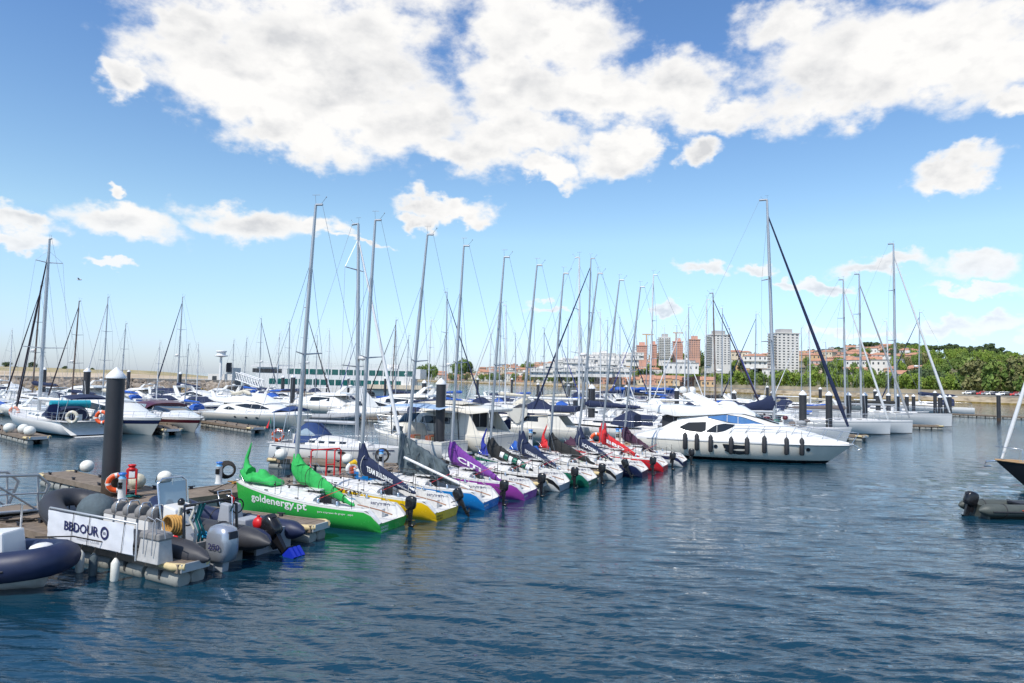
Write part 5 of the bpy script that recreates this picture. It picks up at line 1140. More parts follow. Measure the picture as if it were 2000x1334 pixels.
g = G(); g.hexa([(3.5, 1.62, 2.6), (4.9, 1.62, 2.6), (4.9, 1.75, 2.6), (3.5, 1.75, 2.6)], [(3.5, 1.62, 3.2), (4.9, 1.62, 3.2), (4.9, 1.8, 3.2), (3.5, 1.8, 3.2)], 'cream'); g.add([(3.5, 1.62, 2.6), (4.9, 1.62, 2.6), (4.9, 1.75, 2.6), (3.5, 1.75, 2.6), (4.1, 1.68, 1.85), (4.3, 1.68, 1.85)], [(0, 4, 3), (3, 4, 5, 2), (2, 5, 1), (1, 5, 4, 0)], 'cream'); g.build('side_screen', t9); t9.scale.z = .76
# SPEED TOUR cover: boom of a small yacht between
a = UD(953, 842, 41.5); b = UD(998, 827, 41.5); t = thing('boom_cover', 'short navy boom cover lettered SPEED TOUR between the cream boats', 'sail cover', tuple(a), 0); d = b - a
g = G(); n = 10; secs = [[(d.x*i/n, .12*math.cos(q), d.z*i/n + (.24 + .12*i/n)*math.sin(q) * min(1, (i+1)*.5)) for q in [2*math.pi*k/10 for k in range(10)]] for i in range(n + 1)]; g.loft(secs, 'cloth_navy'); g.build('cloth', t)
g = G(); put_text(g, 'SPEED TOUR', lambda u, v: (.12 + u, -.145, -.1 + v + u*d.z/d.x), d.x*.72, .17, 'ink_white', .02); g.build('lettering', t)
# M7 small centre cabin boat with pale blue awning
f7 = frame(888, 897, 742, 880)
t7, H7 = cruiser(f7, 'small cream cabin boat with wooden hatches under a pale blue awning', 6.4, 2.5, .95, 1.25, None, ('cream', 'offwhite'), hcol='cream', side=1, low=[(3.0, 1.0, .9, 1.0, 1.3), (3.05, 1.0, .85, 1.0, 1.75), (4.0, .95, .75, 1.05, 1.8), (5.0, .7, .5, 1.15, 1.45), (5.9, .3, .2, 1.2, 1.3)], windows=[([(3.15, 1.3), (3.9, 1.3)], [(3.15, 1.62), (3.9, 1.62)])], rake=.8, well=(.3, 3.0, .85, .5))
for x, y in ((1.2, .2), (1.6, -.4), (2.3, .35)): g = G(); g.box(x, x + .45, y, y + .4, .5, 1.15, 'beige'); g.box(x + .02, x + .43, y - .05, y + .45, .85, 1.2, 'mahogany'); g.build('seat', t7)
g = G(); g.quad([(3.9, -.6, 1.8), (3.9, .6, 1.8), (3.3, .6, 2.35), (3.3, -.6, 2.35)], 'glass_blue'); g.tube([(3.9, -.6, 1.8), (3.3, -.6, 2.35), (3.3, .6, 2.35), (3.9, .6, 1.8)], .02, 'steel', 4); g.build('windscreen', t7)
g = G(); rows = [[(.2 + 4.4*i/10, -1.1 + 2.2*j/6, 2.78 + .14*math.sin(math.pi*j/6) - .10*abs(i/5 - 1)) for j in range(7)] for i in range(11)]; g.grid(rows, 'sky_sticker' if 0 else 'cloth_sky'); aw = g.build('awning', t7)
for x, y in ((.6, 1), (.6, -1), (3.9, 1), (3.9, -1)): G().tube([(x, y, .95), (x + .15, y*.95, 2.74)], .03, 'engine_black', 5).build('awning_post', aw)
# ---- sailing yachts
def yacht(fr, label, L, B, fs, fb, mast_px, top_px, stripe=None, hullm='gelcoat', jib=None, boomc='cloth_navy', dodger=None, bimini=None, xm=None, rake=.7, tr=-.3, group='sailing yachts in the marina', mm='mast', sp=((.33, 1.0), (.62, .8)), mw=.1, radar=False, nx=20, bootm='navy', windows=True, rails=True, wires=.009, e1=1.3, rr=.25, wheel=True, plumb=False, boomlen=.42, coverh=.4, decks='deck_white', low=False, teak=False):
    t = thing('sailing_yacht', label, 'sailing yacht', (fr.o[0], fr.o[1], 0), fr.th, group)
    H = Hull(L, B, fs, fb, zb=-.3, tw=.7, mx=.42, rake=.1 if plumb else rake, e0=2.6, e1=e1, pw=2.0, full=.55, tr=tr, fm=.03)
    bands = [('s', 0, hullm), ('s', .06, hullm), ('s', .12, stripe or hullm), ('s', .18, hullm), ('s', .5, hullm), ('a', .14, hullm), ('a', .12, bootm), ('a', .04, hullm), ('a', -.3, hullm)]
    g = G(); H.skin(g, bands, nx); g.build('hull', t)
    g = G(); H.deck(g, decks, 16, well=(L*.05, L*.3, B*.26, fs - .45)); g.build('deck', t)
    if teak:
        g = G()
        for sd in (1, -1): g.tube([(x, sd*H.bh(x/L), H.f(x/L) + .03) for x in [L*i/16 for i in range(17)]], .045, 'teak', 5)
        g.build('toe_rail', t)
    ch = .16 if low else .34
    secs = [(L*.30, B*.30, B*.25, H.f(.3) - .02, H.f(.3) + ch + .05), (L*.45, B*.31, B*.25, H.f(.45) - .02, H.f(.45) + ch), (L*.6, B*.26, B*.19, H.f(.6) - .02, H.f(.6) + ch*.7), (L*.74, B*.15, B*.1, H.f(.74) - .02, H.f(.74) + .06)]
    hs_ = House(secs, r=.1, crown=.05); g = G(); hs_.build(g, 'deck_white' if decks == 'deck_white' else 'gelcoat'); c = g.build('coachroof', t)
    if windows:
        for sd in (1, -1):
            for k in range(4):
                x = L*(.33 + .075*k); zz = hs_.sec(x)[3] + ch*.42; win(c, hs_, [(x, zz), (x + L*.045, zz)], [(x, zz + ch*.32), (x + L*.045, zz + ch*.3)], sd, 'glass', 3, (), False)
    if xm is None: xm = fr.p(mast_px[0], mast_px[1], 0)[0]
    tx, tz = fr.p(top_px[0], top_px[1], 0); zb_ = H.f(xm/L) + ch
    mp = mast_set(t, xm, zb_, tz - zb_, rake=max(-.4, min(1.6, xm - tx)) / 1.25, w=mw, spreaders=sp, m=mm, bow=(L - .25, 0, fb + .1), stern=(.1, 0, fs), beam=B*.45, zdeck=H.f(.5), frac=.93, jib=jib, jibr=mw*.85, radar=radar, wires=wires)
    bl = L*boomlen; zb2 = zb_ + .75
    g = G(); g.tube([(xm - .1, 0, zb2), (xm - bl, 0, zb2 - .02)], mw*.8, mm, 7); g.build('boom', t)
    if boomc:
        g = G(); cover(g, (xm + .12, 0, zb2 + coverh*.75), (xm - bl*.97, 0, zb2 + .12), coverh*1.9, .28, .2, .12, boomc, 18, int(L*7), .06, 12, 0, .55); g.build('sail_cover', t)
    if dodger:
        g = G(); q = [(L*.20, B*.27, B*.2, fs + .0, fs + .72), (L*.25, B*.29, B*.22, fs + .05, fs + .95), (L*.31, B*.29, B*.22, fs + .1, fs + .95), (L*.385, B*.27, B*.18, fs + .25, fs + .42)]; hd_ = House(q, r=.16, crown=.06).build(g, dodger); d_ = g.build('sprayhood', t)
        for sd in (1, -1): g = G(); hd_.strip(g, [(L*.235, fs + .4), (L*.31, fs + .42), (L*.36, fs + .42)], [(L*.235, fs + .55), (L*.29, fs + .8), (L*.36, fs + .48)], 'glass_clear', sd, 6, .02); g.build('clear_panel', d_)
    if bimini:
        g = G(); q = [(L*.02, B*.3, B*.26, fs + 1.45, fs + 1.52), (L*.1, B*.32, B*.26, fs + 1.6, fs + 1.7), (L*.17, B*.3, B*.26, fs + 1.55, fs + 1.62)]; House(q, r=.05, crown=.08).build(g, bimini); b_ = g.build('bimini', t)
        for x in (.04, .15):
            for sd in (1, -1): G().tube([(L*(x*.5 + .05), sd*B*.36, fs), (L*x, sd*B*.3, fs + 1.5)], .022, 'steel', 5).build('bimini_pole', b_)
    if rails:
        for sd in (1, -1):
            g = G(); ps = [(L*x, sd*(H.bh(x) - .07), H.f(x)) for x in (.03, .14, .27, .4, .53, .66, .79, .9)]; rail(g, ps, .55, .012, 'steel', True, 4); g.build('guard_rail', t)
        g = G(); g.tube([(L*.9, B*.16, fb), (L*.9, B*.16, fb + .6), (L*1.0, .12, fb + .65), (L*1.0, -.12, fb + .65), (L*.9, -B*.16, fb + .6), (L*.9, -B*.16, fb)], .016, 'steel', 5); g.build('pulpit', t)
        g = G(); g.tube([(L*.12, B*.33, fs), (L*.12, B*.33, fs + .6), (.05, B*.3, fs + .6), (.05, B*.3, fs)], .016, 'steel', 5); g.tube([(L*.12, -B*.33, fs), (L*.12, -B*.33, fs + .6), (.05, -B*.3, fs + .6), (.05, -B*.3, fs)], .016, 'steel', 5); g.build('pushpit', t)
    if wheel: g = G(); g.torus((L*.12, 0, fs + .35), .42, .018, 'steel', 'X', 20, 5); g.box(L*.12 + .02, L*.12 + .3, -.12, .12, fs - .4, fs + .4, 'gelcoat'); g.build('steering_wheel', t)
    return t, H, mp
# M1 left sloop
f1 = frame(176, 853, 25, 828)
t1, H1, _ = yacht(f1, 'white sloop at the left with broad white transom and turquoise roll on deck', 14.4, 3.9, .98, 1.08, (76, 803), (97, 467), None, jib='jib_dark', boomc='cloth_white', coverh=.12, tr=1.35, mw=.13, bootm='black', sp=((.36, 1.5), (.86, .9)), boomlen=.3, dodger='cloth_navy', bimini='cloth_navy', rake=1.1)
g = G(); g.tube([(3.6, 1.2, 2.0), (3.5, -1.2, 2.0)], .28, 'cloth_teal', 14); g.build('turquoise_roll', t1)
G().tube([(3.0, 1.25, 1.2), (2.9, 1.3, 1.6), (2.6, 1.3, 1.7)], .42, 'navy', 6).build('outboard_cover', t1)
for k, (px, py) in enumerate(((141, 815), (199, 815), (28, 804))):
    x, z = f1.p(px, py, 1.7 if k < 2 else .8); w = f1.W(x, 1.75 if k < 2 else .8, z); lifering(px, py, 0, ['cream horseshoe lifebuoy on the rail of the left sloop', 'orange lifebuoy at the stern of the left sloop', 'pale red lifebuoy near the bow of the left sloop'][k], .42, ['cloth_cream', 'orange', 'orange_pale'][k], D=w.y - .1)
for k, (px, py) in enumerate(((18, 822), (46, 824), (58, 828))): ball(px, py + 14, .3, ['leftmost', 'middle', 'rightmost'][k] + ' of three white fenders on the finger beside the left sloop')
# M5 white sloop
f5 = Fr(-11.75, 35.0, math.atan2(-2.6, 6.85))
t5, H5, _ = yacht(f5, 'white sloop with navy sprayhood moored behind the green and yellow keelboats', 7.35, 2.7, 1.02, 1.08, (697, 858), (700, 437), None, jib='mast_white', boomc=None, dodger='cloth_dodger', bimini='cloth_dodger', tr=.25, mw=.115, bootm='navy', sp=((.33, .95), (.78, .8)), radar=.37, rake=.6)
g = G(); put_text(g, "PERLAND'X", lambda u, v: H5.at(6.1 + u - .1, .72 + v, -1, .01), .75, .13, 'ink', .01); g.build('lettering', t5)
g = G(); g.tube([H5.at(x, H5.f(x/7.35) - .12, -1, .01) for x in [.4 + .5*i for i in range(14)]], .02, 'navy', 4); g.build('rub_rail', t5)
for x in (.9, 4.6): porthole(t5, H5, x, .78, -1, .18, .06)
lifering(543, 850, 0, 'orange horseshoe lifebuoy at the stern of the sloop with navy sprayhood', .34, 'orange', D=34.4, rz=R(40))
g = G(); g.tube([(.3, -.9, 1.05), (.2, -.95, 2.2)], .015, 'steel', 4); fp = g.build('flag_staff', t5); g = G(); g.quad([(.2, -.95, 2.2), (.0, -1.0, 1.75), (.15, -1.05, 1.7)], 'signred'); g.quad([(.2, -.95, 2.3), (.28, -.95, 2.0), (.18, -1.0, 1.85)], 'dkgreen'); g.build('flag', fp)
# hull0 with the tallest mast, behind the big yacht
b0 = UP(1658, 840, 1.35); f0 = Fr(b0.x - 13.6*math.cos(R(-9)), b0.y - 13.6*math.sin(R(-9)), R(-9))
t0, H0, _ = yacht(f0, 'long white yacht with the tallest mast and navy furled jib, behind the large motor yacht', 13.8, 4.0, 1.35, 1.5, (1512, 790), (1498, 390), None, jib='cloth_navy', boomc='cloth_navy', coverh=.85, tr=.4, mw=.17, sp=((.36, 1.5), (.64, 1.2)), wheel=False, boomlen=.2)
rnd = random.Random(8)
g = None
for i in range(20):
    x, y, z = rnd.uniform(7.0, 10.6), rnd.uniform(-1.1, .6), 1.6 + rnd.uniform(.0, .55); m = rnd.choice(['cloth_white', 'cloth_cream', 'cloth_grey', 'maroon', 'cloth_white', 'dkgreen', 'cloth_grey', 'cloth_taupe'])
    g = G(); g.ell((x, y, z), (rnd.uniform(.12, .35), .2, rnd.uniform(.08, .18)), m, 8, 5); g.build('bag', t0)
for k, (bx, by, top, m, lab, L_, mw_, fb_, cv, hd_) in enumerate([
   (1740, 850, (1647, 546), 'gelcoat', 'first white plumb bowed racing yacht, the one nearest the large motor yacht', 12.0, .13, 1.35, 'cloth_taupe', -6),
   (1783, 848, (1678, 535), 'gelcoat', 'middle white plumb bowed racing yacht, moored behind the first', 12.4, .14, 1.3, 'cloth_slate', -7),
   (1860, 835, (1745, 476), 'gelcoat', 'farthest white plumb bowed racing yacht, with a very tall mast and black deck edge', 15.0, .19, 1.6, 'cloth_black', -8)]):
    b_ = UP(bx, by); f_ = Fr(b_.x - L_*math.cos(R(hd_)), b_.y - L_*math.sin(R(hd_)), R(hd_)); xm_ = f_.p(top[0] + 4, 775, 0)[0]
    yacht(f_, lab, L_, 3.7, fb_ - .05, fb_, None, top, 'grey', jib='mast_white' if k != 1 else 'cloth_grey', boomc=cv, plumb=True, xm=xm_, mw=mw_, tr=0, low=True, sp=((.42, 1.1), (.72, .9)), bootm='black', group='white racing yachts with plumb bows on the right', coverh=.3, decks='deck_white' if k < 2 else 'dark', e1=1.8)
# dark hull at the right edge
fr_ = Fr(22.6 + 9.2*.866, 31.3 - 9.2*.5, R(150))
tR, HR, _ = yacht(fr_, 'dark navy hulled sloop with cream furled jib and wooden rail at the right edge', 9.6, 3.0, 1.05, 1.2, None, (2130, 300), None, hullm='black', xm=5.6, jib='cloth_white', boomc='cloth_navy', tr=0, rake=1.5, teak=True, bootm='gelcoat', mw=.1, decks='beige')
g = G(); put_text(g, 'ATHLIS', lambda u, v: HR.at(8.3 - u, .98 + v, 1, .012), .62, .1, 'ink_white', .01); g.build('lettering', tR)
g = G(); g.tube([(9.5, 0, 1.2), (9.95, 0, 1.12), (10.0, 0, .9), (9.75, 0, .95)], .05, 'steel', 6); g.build('anchor', tR)
# ================================================================== the crowd of boats further back
FG = 'boats moored in the crowded back rows'
far_hd = (-24, 156)
class FF(Fr): pass
def proto_yacht(kind, seed, cov, jib, mm='mast', hullm='gelcoat', L=9.6, H_=12.0, dodger='cloth_navy', spr=2, stripe=None):
    f = Fr(0, 0, 0); tt = {}
    t = thing('moored_sailboat', 'x', 'sailing yacht', (0, 0, 0), 0, FG)
    H = Hull(L, 3.0, .85, 1.05, zb=-.2, tw=.7, mx=.42, rake=.9, e0=2.6, e1=1.3, full=.55, fm=.03)
    g = G(); H.skin(g, [('s', 0, hullm), ('s', .1, hullm), ('s', .16, stripe or hullm), ('s', .24, hullm), ('a', .15, hullm), ('a', .1, 'navy'), ('a', -.2, hullm)], 12); g.build('hull', t)
    g = G(); H.deck(g, 'deck_white', 8, well=(L*.05, L*.28, .75, .7)); g.build('deck', t)
    hs_ = House([(L*.3, .95, .75, 1.0, 1.45), (L*.45, .95, .75, 1.0, 1.42), (L*.62, .75, .5, 1.05, 1.35), (L*.76, .4, .25, 1.1, 1.2)], r=.1, crown=.04); g = G(); hs_.build(g, 'deck_white')
    for sd in (1, -1): hs_.strip(g, [(L*.34, 1.18), (L*.56, 1.2)], [(L*.34, 1.32), (L*.56, 1.3)], 'glass', sd, 4)
    g.build('coachroof', t)
    xm = L*.56; rk = (seed % 3) * .12
    mp = mast_set(t, xm, 1.3, H_ - 1.3, rake=rk, w=.085, spreaders=((.38, .8), (.66, .6))[:spr], m=mm, bow=(L - .2, 0, 1.3), stern=(.1, 0, 1.0), beam=1.35, zdeck=1.1, frac=.95, jib=jib, jibr=.075, wires=.009, radar=.4 if seed % 4 == 1 else False)
    g = G(); g.tube([(xm - .1, 0, 2.1), (xm - L*.4, 0, 2.08)], .07, mm, 6); g.build('boom', t)
    if cov: g = G(); cover(g, (xm + .1, 0, 2.35), (xm - L*.38, 0, 2.2), .55, .22, .17, .12, cov, 12, seed, .08, 8, 0, .6); g.build('sail_cover', t)
    if dodger: g = G(); House([(L*.2, .9, .8, 1.0, 1.75), (L*.25, .95, .8, 1.0, 1.95), (L*.36, .9, .7, 1.1, 1.4)], r=.14, crown=.05).build(g, dodger); g.build('sprayhood', t)
    g = G()
    for sd in (1, -1): rail(g, [(L*x, sd*(H.bh(x) - .05), H.f(x)) for x in (.03, .2, .4, .6, .8, .95)], .55, .012, 'steel', False, 3)
    g.build('guard_rail', t)
    t['xm'] = xm; t['H_'] = H_ + .0; t['L_'] = L
    return t
YP = [proto_yacht('a', 1, 'cloth_navy', 'cloth_navy'), proto_yacht('b', 2, 'cloth_royal', None, L=9.0, H_=11.4, dodger='cloth_royal', stripe='blue'), proto_yacht('c', 3, 'cloth_cream', 'mast_white', L=10.2, H_=12.8, dodger='cloth_cream'),
      proto_yacht('d', 4, None, None, 'mast_white', L=8.4, H_=10.6, dodger='cloth_navy', stripe='maroon'), proto_yacht('e', 5, 'cloth_navy', 'jib_dark', 'mast_dark', L=9.4, H_=11.6, dodger=None), proto_yacht('f', 6, 'cloth_black', 'cloth_blue', L=9.8, H_=12.2, hullm='navy', dodger='cloth_black')]
YD = ['navy boom cover', 'royal blue boom cover', 'cream boom cover', 'bare white boom', 'brown mast', 'dark hull']
YQ = {}
LM = [(0, 'at the far left edge'), (60, 'behind the left white sloop'), (130, 'left of the nearest pile, before the rocks'), (215, 'right behind the nearest thick pile'), (300, 'left of the white column'), (400, 'under the white column'), (480, "by the river ship's bow"), (560, 'behind the green keelboat mast'), (640, "amid the river ship's windows"), (720, 'behind the yellow keelboat mast'),
      (800, 'behind the blue keelboat mast'), (850, 'left of the pile behind the purple sail'), (920, 'behind the purple keelboat mast'), (990, 'behind the black striped keelboat mast'), (1050, 'behind the dark green keelboat mast'), (1110, 'behind the cream sedan cruiser'), (1160, 'behind the navy keelboat mast'), (1210, 'behind the red keelboat mast'), (1260, 'behind the farthest keelboat mast'), (1320, 'above the big motor yacht stern'),
      (1390, "above the big motor yacht's radar arch"), (1450, "above the big motor yacht's windscreen"), (1540, 'between tallest mast and its navy jib'), (1620, 'right of the navy furled jib'), (1720, 'behind the plumb bowed yachts'), (1800, 'behind the farthest racing yacht'), (1900, 'near the right edge')]
used_lab = {}
def uniq(desc, px, D):
    w = min(LM, key=lambda q: abs(q[0] - px))[1]; base = f'{desc}, {w}'
    k = used_lab.get(base, 0); used_lab[base] = k + 1
    if k: base = f'{["", "second", "third", "fourth", "fifth", "sixth"][min(k,5)]} {desc}, {w}'
    return base
masts = [(25, 645, 3), (76, 558, 4), (151, 588, 4), (211, 580, 2), (243, 632, 1), (311, 668, 3), (355, 580, 0), (366, 672, 1), (389, 672, 3), (457, 664, 2), (512, 622, 0), (569, 630, 1), (602, 600, 4), (645, 645, 3), (770, 625, 4), (777, 645, 1), (797, 655, 0), (840, 625, 3),
         (876, 570, 0), (866, 655, 1), (958, 650, 3), (979, 590, 2), (991, 595, 3), (1038, 675, 1), (1065, 640, 0), (1110, 625, 2), (1136, 502, 3), (1150, 505, 0), (1140, 640, 1), (1175, 610, 3), (1187, 625, 2), (1213, 620, 0), (1272, 537, 3), (1262, 655, 1), (1322, 635, 2), (1337, 635, 3),
         (1377, 585, 3), (1400, 572, 4), (1411, 602, 5), (1474, 613, 0), (1583, 622, 3), (1617, 668, 1), (1735, 627, 3), (1793, 610, 0), (620, 655, 2), (700, 650, 5), (905, 640, 1), (1240, 640, 5), (1300, 640, 3), (1430, 640, 1), (480, 660, 1), (545, 650, 3), (1010, 650, 1), (1090, 650, 5), (1345, 600, 2), (1565, 640, 2)]
placed = []; used_p = set()
rnd = random.Random(77)
def ok(x, y, r):
    return all(abs((x - a) * .92 - (y - b) * .38) > 6 or abs((x - a) * .38 + (y - b) * .92) > r for a, b in placed)
for px, py, k in masts:
    best = None
    up = HY(px) - py
    for tr_ in range(60):
        Hm = rnd.uniform(9.4, 14.8) if tr_ < 40 else rnd.uniform(8.6, 18)
        D = (Hm - 4.4) * FPX / up
        if not (52 < D < 128): continue
        if px < 460 and not (62 < D < 96): continue
        if 1330 < px < 1500 and D > 100: continue
        if 460 < px < 860 and D < 75: continue
        if 1440 < px < 1700 and D < 74: continue
        if px >= 1700 and D < 90: continue
        P = UD(px, py, D)
        if best is None or ok(P.x, P.y, 3.4): best = (D, P, Hm)
        if ok(P.x, P.y, 3.4): break
    if best is None:
        D = 70; P = UD(px, py, D); best = (D, P, P.z)
    D, P, Hm = best; placed.append((P.x, P.y)); pr = YP[k]; s_ = max(.72, P.z / pr['H_'])
    bow_left = (px < 1000 and rnd.random() < .6) or (px >= 1000 and rnd.random() < .3)
    hd = R((154 if bow_left else -26) + rnd.uniform(-4, 4)); xm = pr['xm'] * s_
    loc = (P.x - xm*math.cos(hd), P.y - xm*math.sin(hd), 0)
    lab = uniq(f'sailboat with {YD[k]}', px, D)
    if k not in used_p:
        used_p.add(k); o = pr; o.location = loc; o.rotation_euler = (0, 0, hd); o.scale = (s_, s_, P.z / pr['H_']); o['label'] = lab
        if 'H_' in o: pass
    else: o = dup(pr, loc, hd, lab, FG, (s_, s_, P.z / pr['H_']))
def mproto(k):
    f = Fr(0, 0, 0)
    kw = dict(group=FG, nx=10, name='moored_motorboat')
    if k == 0: return cruiser(f, 'x', 8.5, 2.9, 1.05, 1.35, 'navy', low=[(.5, 1.2, 1.1, 1.0, 1.2), (3.6, 1.25, 1.0, 1.05, 1.6), (5.5, 1.1, .8, 1.2, 1.6), (7.8, .5, .3, 1.3, 1.42)], canopy=('cloth_navy', [(1.0, 1.1, .9, 1.3, 1.7), (1.8, 1.2, 1.0, 1.3, 2.4), (3.4, 1.2, 1.0, 1.4, 2.45), (4.8, 1.0, .8, 1.5, 1.75)]), arch=(1.4, .8, 1.2, 2.6, 1.2, .35), rake=1.1, **kw)[0]
    if k == 1: return cruiser(f, 'x', 7.2, 2.6, .95, 1.3, None, low=[(2.2, 1.05, .95, .95, 1.0), (2.22, 1.05, .9, .95, 2.15), (4.2, 1.0, .85, 1.05, 2.2), (4.9, .9, .6, 1.1, 1.6), (6.5, .4, .2, 1.25, 1.35)], windows=[([(2.4, 1.45), (4.2, 1.45)], [(2.4, 1.95), (4.0, 1.95)], (3.2,))], up=[(1.6, 1.05, 1.0, 2.16, 2.22), (4.4, 1.0, .9, 2.18, 2.26)], rake=.9, well=(.3, 2.2, .85, .45), **kw)[0]
    if k == 2: return cruiser(f, 'x', 10.5, 3.4, 1.3, 1.6, None, low=[(.8, 1.5, 1.4, 1.2, 1.5), (2.0, 1.5, 1.3, 1.25, 2.6), (4.6, 1.5, 1.2, 1.3, 2.65), (6.4, 1.3, .9, 1.4, 2.2), (9.4, .6, .4, 1.55, 1.7)], windows=[([(2.4, 1.9), (6.0, 1.85)], [(2.4, 2.35), (4.4, 2.4), (6.0, 1.95)], (3.6,))], fly=[(.6, 1.1, 1.2, 2.7, 2.9), (2.4, 1.4, 1.35, 2.6, 3.05), (4.6, 1.1, .9, 2.6, 2.85)], arch=(1.4, .8, 2.9, 3.8, 1.2, .35), rake=1.3, **kw)[0]
    if k == 3: return cruiser(f, 'x', 6.2, 2.3, .85, 1.05, None, low=[(3.2, .9, .8, .85, 1.15), (4.6, .8, .5, .95, 1.2), (5.6, .4, .2, 1.0, 1.1)], canopy=('cloth_royal', [(.2, .8, .5, .9, 1.15), (1.6, .95, .5, .9, 1.45), (3.2, .9, .6, 1.0, 1.55), (4.0, .7, .5, 1.1, 1.2)]), rails=False, rake=.8, **kw)[0]
    if k == 4: return cruiser(f, 'x', 9.4, 3.1, 1.15, 1.5, None, low=[(.5, 1.35, 1.2, 1.1, 1.35), (3.4, 1.35, 1.1, 1.2, 1.85), (6.0, 1.1, .8, 1.35, 1.8), (8.6, .5, .3, 1.45, 1.55)], up=[(3.2, 1.1, 1.0, 1.7, 2.3), (4.0, 1.1, .9, 1.75, 2.5), (5.6, .9, .7, 1.75, 1.85)], upwin=[([(3.3, 1.85), (5.3, 1.82)], [(3.3, 2.2), (4.1, 2.3), (5.3, 1.9)])], arch=(2.2, 1.4, 1.6, 3.0, 1.3, .4), rake=1.3, **kw)[0]
    if k == 5: return cruiser(f, 'x', 9.0, 3.1, 1.1, 1.4, None, hulls=('navy', 'navy'), low=[(1.4, 1.35, 1.2, 1.1, 1.5), (1.42, 1.3, 1.1, 1.1, 2.7), (4.2, 1.25, 1.1, 1.2, 2.75), (5.4, 1.1, .8, 1.3, 1.8), (8.0, .5, .3, 1.38, 1.5)], windows=[([(1.7, 1.8), (4.4, 1.8)], [(1.7, 2.4), (4.2, 2.4)], (2.9,))], hcol='dark', rake=.9, **kw)[0]
MPT = [mproto(k) for k in range(6)]; MDS = ['white cruiser with navy canopy', 'small white wheelhouse boat', 'white flybridge cruiser', 'open boat under blue cover', 'white arched sport cruiser', 'dark boat with black wheelhouse']
mlist = [(1020, 775, 72, 5, 1.0, 180)]
for i in range(78):
    px = -30 + i * (1560 / 78) + rnd.uniform(-9, 9); row = i % 4
    D = (58, 74, 92, 112)[row] + rnd.uniform(-6, 6)
    if px < 470: D = (64, 72, 84, 95)[row] + rnd.uniform(-3, 3)
    mlist.append((px, 0, D, rnd.choice([0, 0, 1, 2, 2, 3, 4, 4, 4, 1, 5 if px > 600 else 0]), rnd.uniform(.85, 1.2), rnd.choice([-24, 156])))
for x, D, k in ((1590, 100, 0), (1660, 110, 4), (1480, 74, 4), (1530, 86, 0), (1400, 80, 2), (1452, 66, 4)): mlist.append((x, 0, D, k, 1.0, -20))
um = set()
for px, py, D, k, s_, hd in mlist:
    for tr_ in range(12):
        X = (px + rnd.uniform(-12, 12) * (tr_ > 0) - 1000) / FPX * D
        if ok(X, D, 3.0): break
        D += rnd.uniform(-3, 4)
    if not ok(X, D, 2.2) or D > 122 or (D < 56 and px > 560) or (D < 68 and 440 < px < 900): continue
    placed.append((X, D)); pr = MPT[k]; h_ = R(hd + rnd.uniform(-4, 4)); L_ = 8 * s_ * .5
    loc = (X - L_*math.cos(h_), D - L_*math.sin(h_), 0); lab = uniq(MDS[k], px, D)
    if k not in um: um.add(k); pr.location = loc; pr.rotation_euler = (0, 0, h_); pr.scale = (s_, s_, s_*.74); pr['label'] = lab; pr['group'] = FG
    else: dup(pr, loc, h_, lab, FG, (s_, s_, s_*.74))
for k in range(6):
    if k not in um:
        for c in list(MPT[k].children_recursive) + [MPT[k]]: bpy.data.objects.remove(c)
for o in YP: 
    for q in ('xm', 'H_', 'L_'):
        if q in o: del o[q]
for o in list(C.objects):
    for q in ('xm', 'H_', 'L_'):
        if q in o: del o[q]
# back pontoons that carry these rows
for i, (y, x0, x1) in enumerate(((66, -44, -8), (83, -56, 6), (102, -50, 26), (64, 0, 20), (84, 12, 38))):
    pontoon(['back row pontoon in front of the rock breakwater', 'long back pontoon behind the crowd at left centre', 'farthest back pontoon nearest the river ship', 'back pontoon behind the cream sedan cruisers', 'back pontoon behind the large motor yacht'][i], (x0, y + 4), (x1, y), 1.8, detail=False, bump=False)
# ================================================================== land, river ship, breakwater, town and trees
def sheet(name, rows, m, kind='structure', sm=True):
    g = G(); g.grid(rows, m, sm); o = g.build(name); o['kind'] = kind; return o
def ss(a, b, x): t = min(max((x - a) / (b - a), 0), 1); return t*t*(3 - 2*t)
def node_mat(name, cols, scale, rough=.9, bump=0., detail=8, stretch=(1, 1, 1), bd=.3, lo=.35, hi=.65):
    m = bpy.data.materials.new(name); m.use_nodes = True; nt = m.node_tree; b = nt.nodes['Principled BSDF']; b.inputs['Roughness'].default_value = rough
    ge = nt.nodes.new('ShaderNodeNewGeometry'); mp = nt.nodes.new('ShaderNodeMapping'); mp.inputs['Scale'].default_value = stretch; nt.links.new(ge.outputs['Position'], mp.inputs[0])
    n = nt.nodes.new('ShaderNodeTexNoise'); n.inputs['Scale'].default_value = scale; n.inputs['Detail'].default_value = detail; n.inputs['Roughness'].default_value = .65; nt.links.new(mp.outputs[0], n.inputs['Vector'])
    r = nt.nodes.new('ShaderNodeValToRGB'); e = r.color_ramp.elements
    for i, c in enumerate(cols):
        p = lerp(lo, hi, i / (len(cols) - 1)); q = e[i] if i < 2 else e.new(p); q.position = p; q.color = (*c, 1)
    nt.links.new(n.outputs[0], r.inputs[0]); nt.links.new(r.outputs[0], b.inputs['Base Color'])
    if bump: bp = nt.nodes.new('ShaderNodeBump'); bp.inputs['Strength'].default_value = bump; bp.inputs['Distance'].default_value = bd; nt.links.new(n.outputs[0], bp.inputs['Height']); nt.links.new(bp.outputs[0], b.inputs['Normal'])
    MT[name] = m
node_mat('sand', [(.42, .32, .20), (.56, .45, .32)], .05, stretch=(1, .3, 1))
node_mat('dune', [(.20, .19, .07), (.36, .29, .14), (.44, .34, .20)], .09)
node_mat('rock', [(.10, .085, .07), (.26, .21, .16), (.40, .34, .27)], .55, bump=.6)
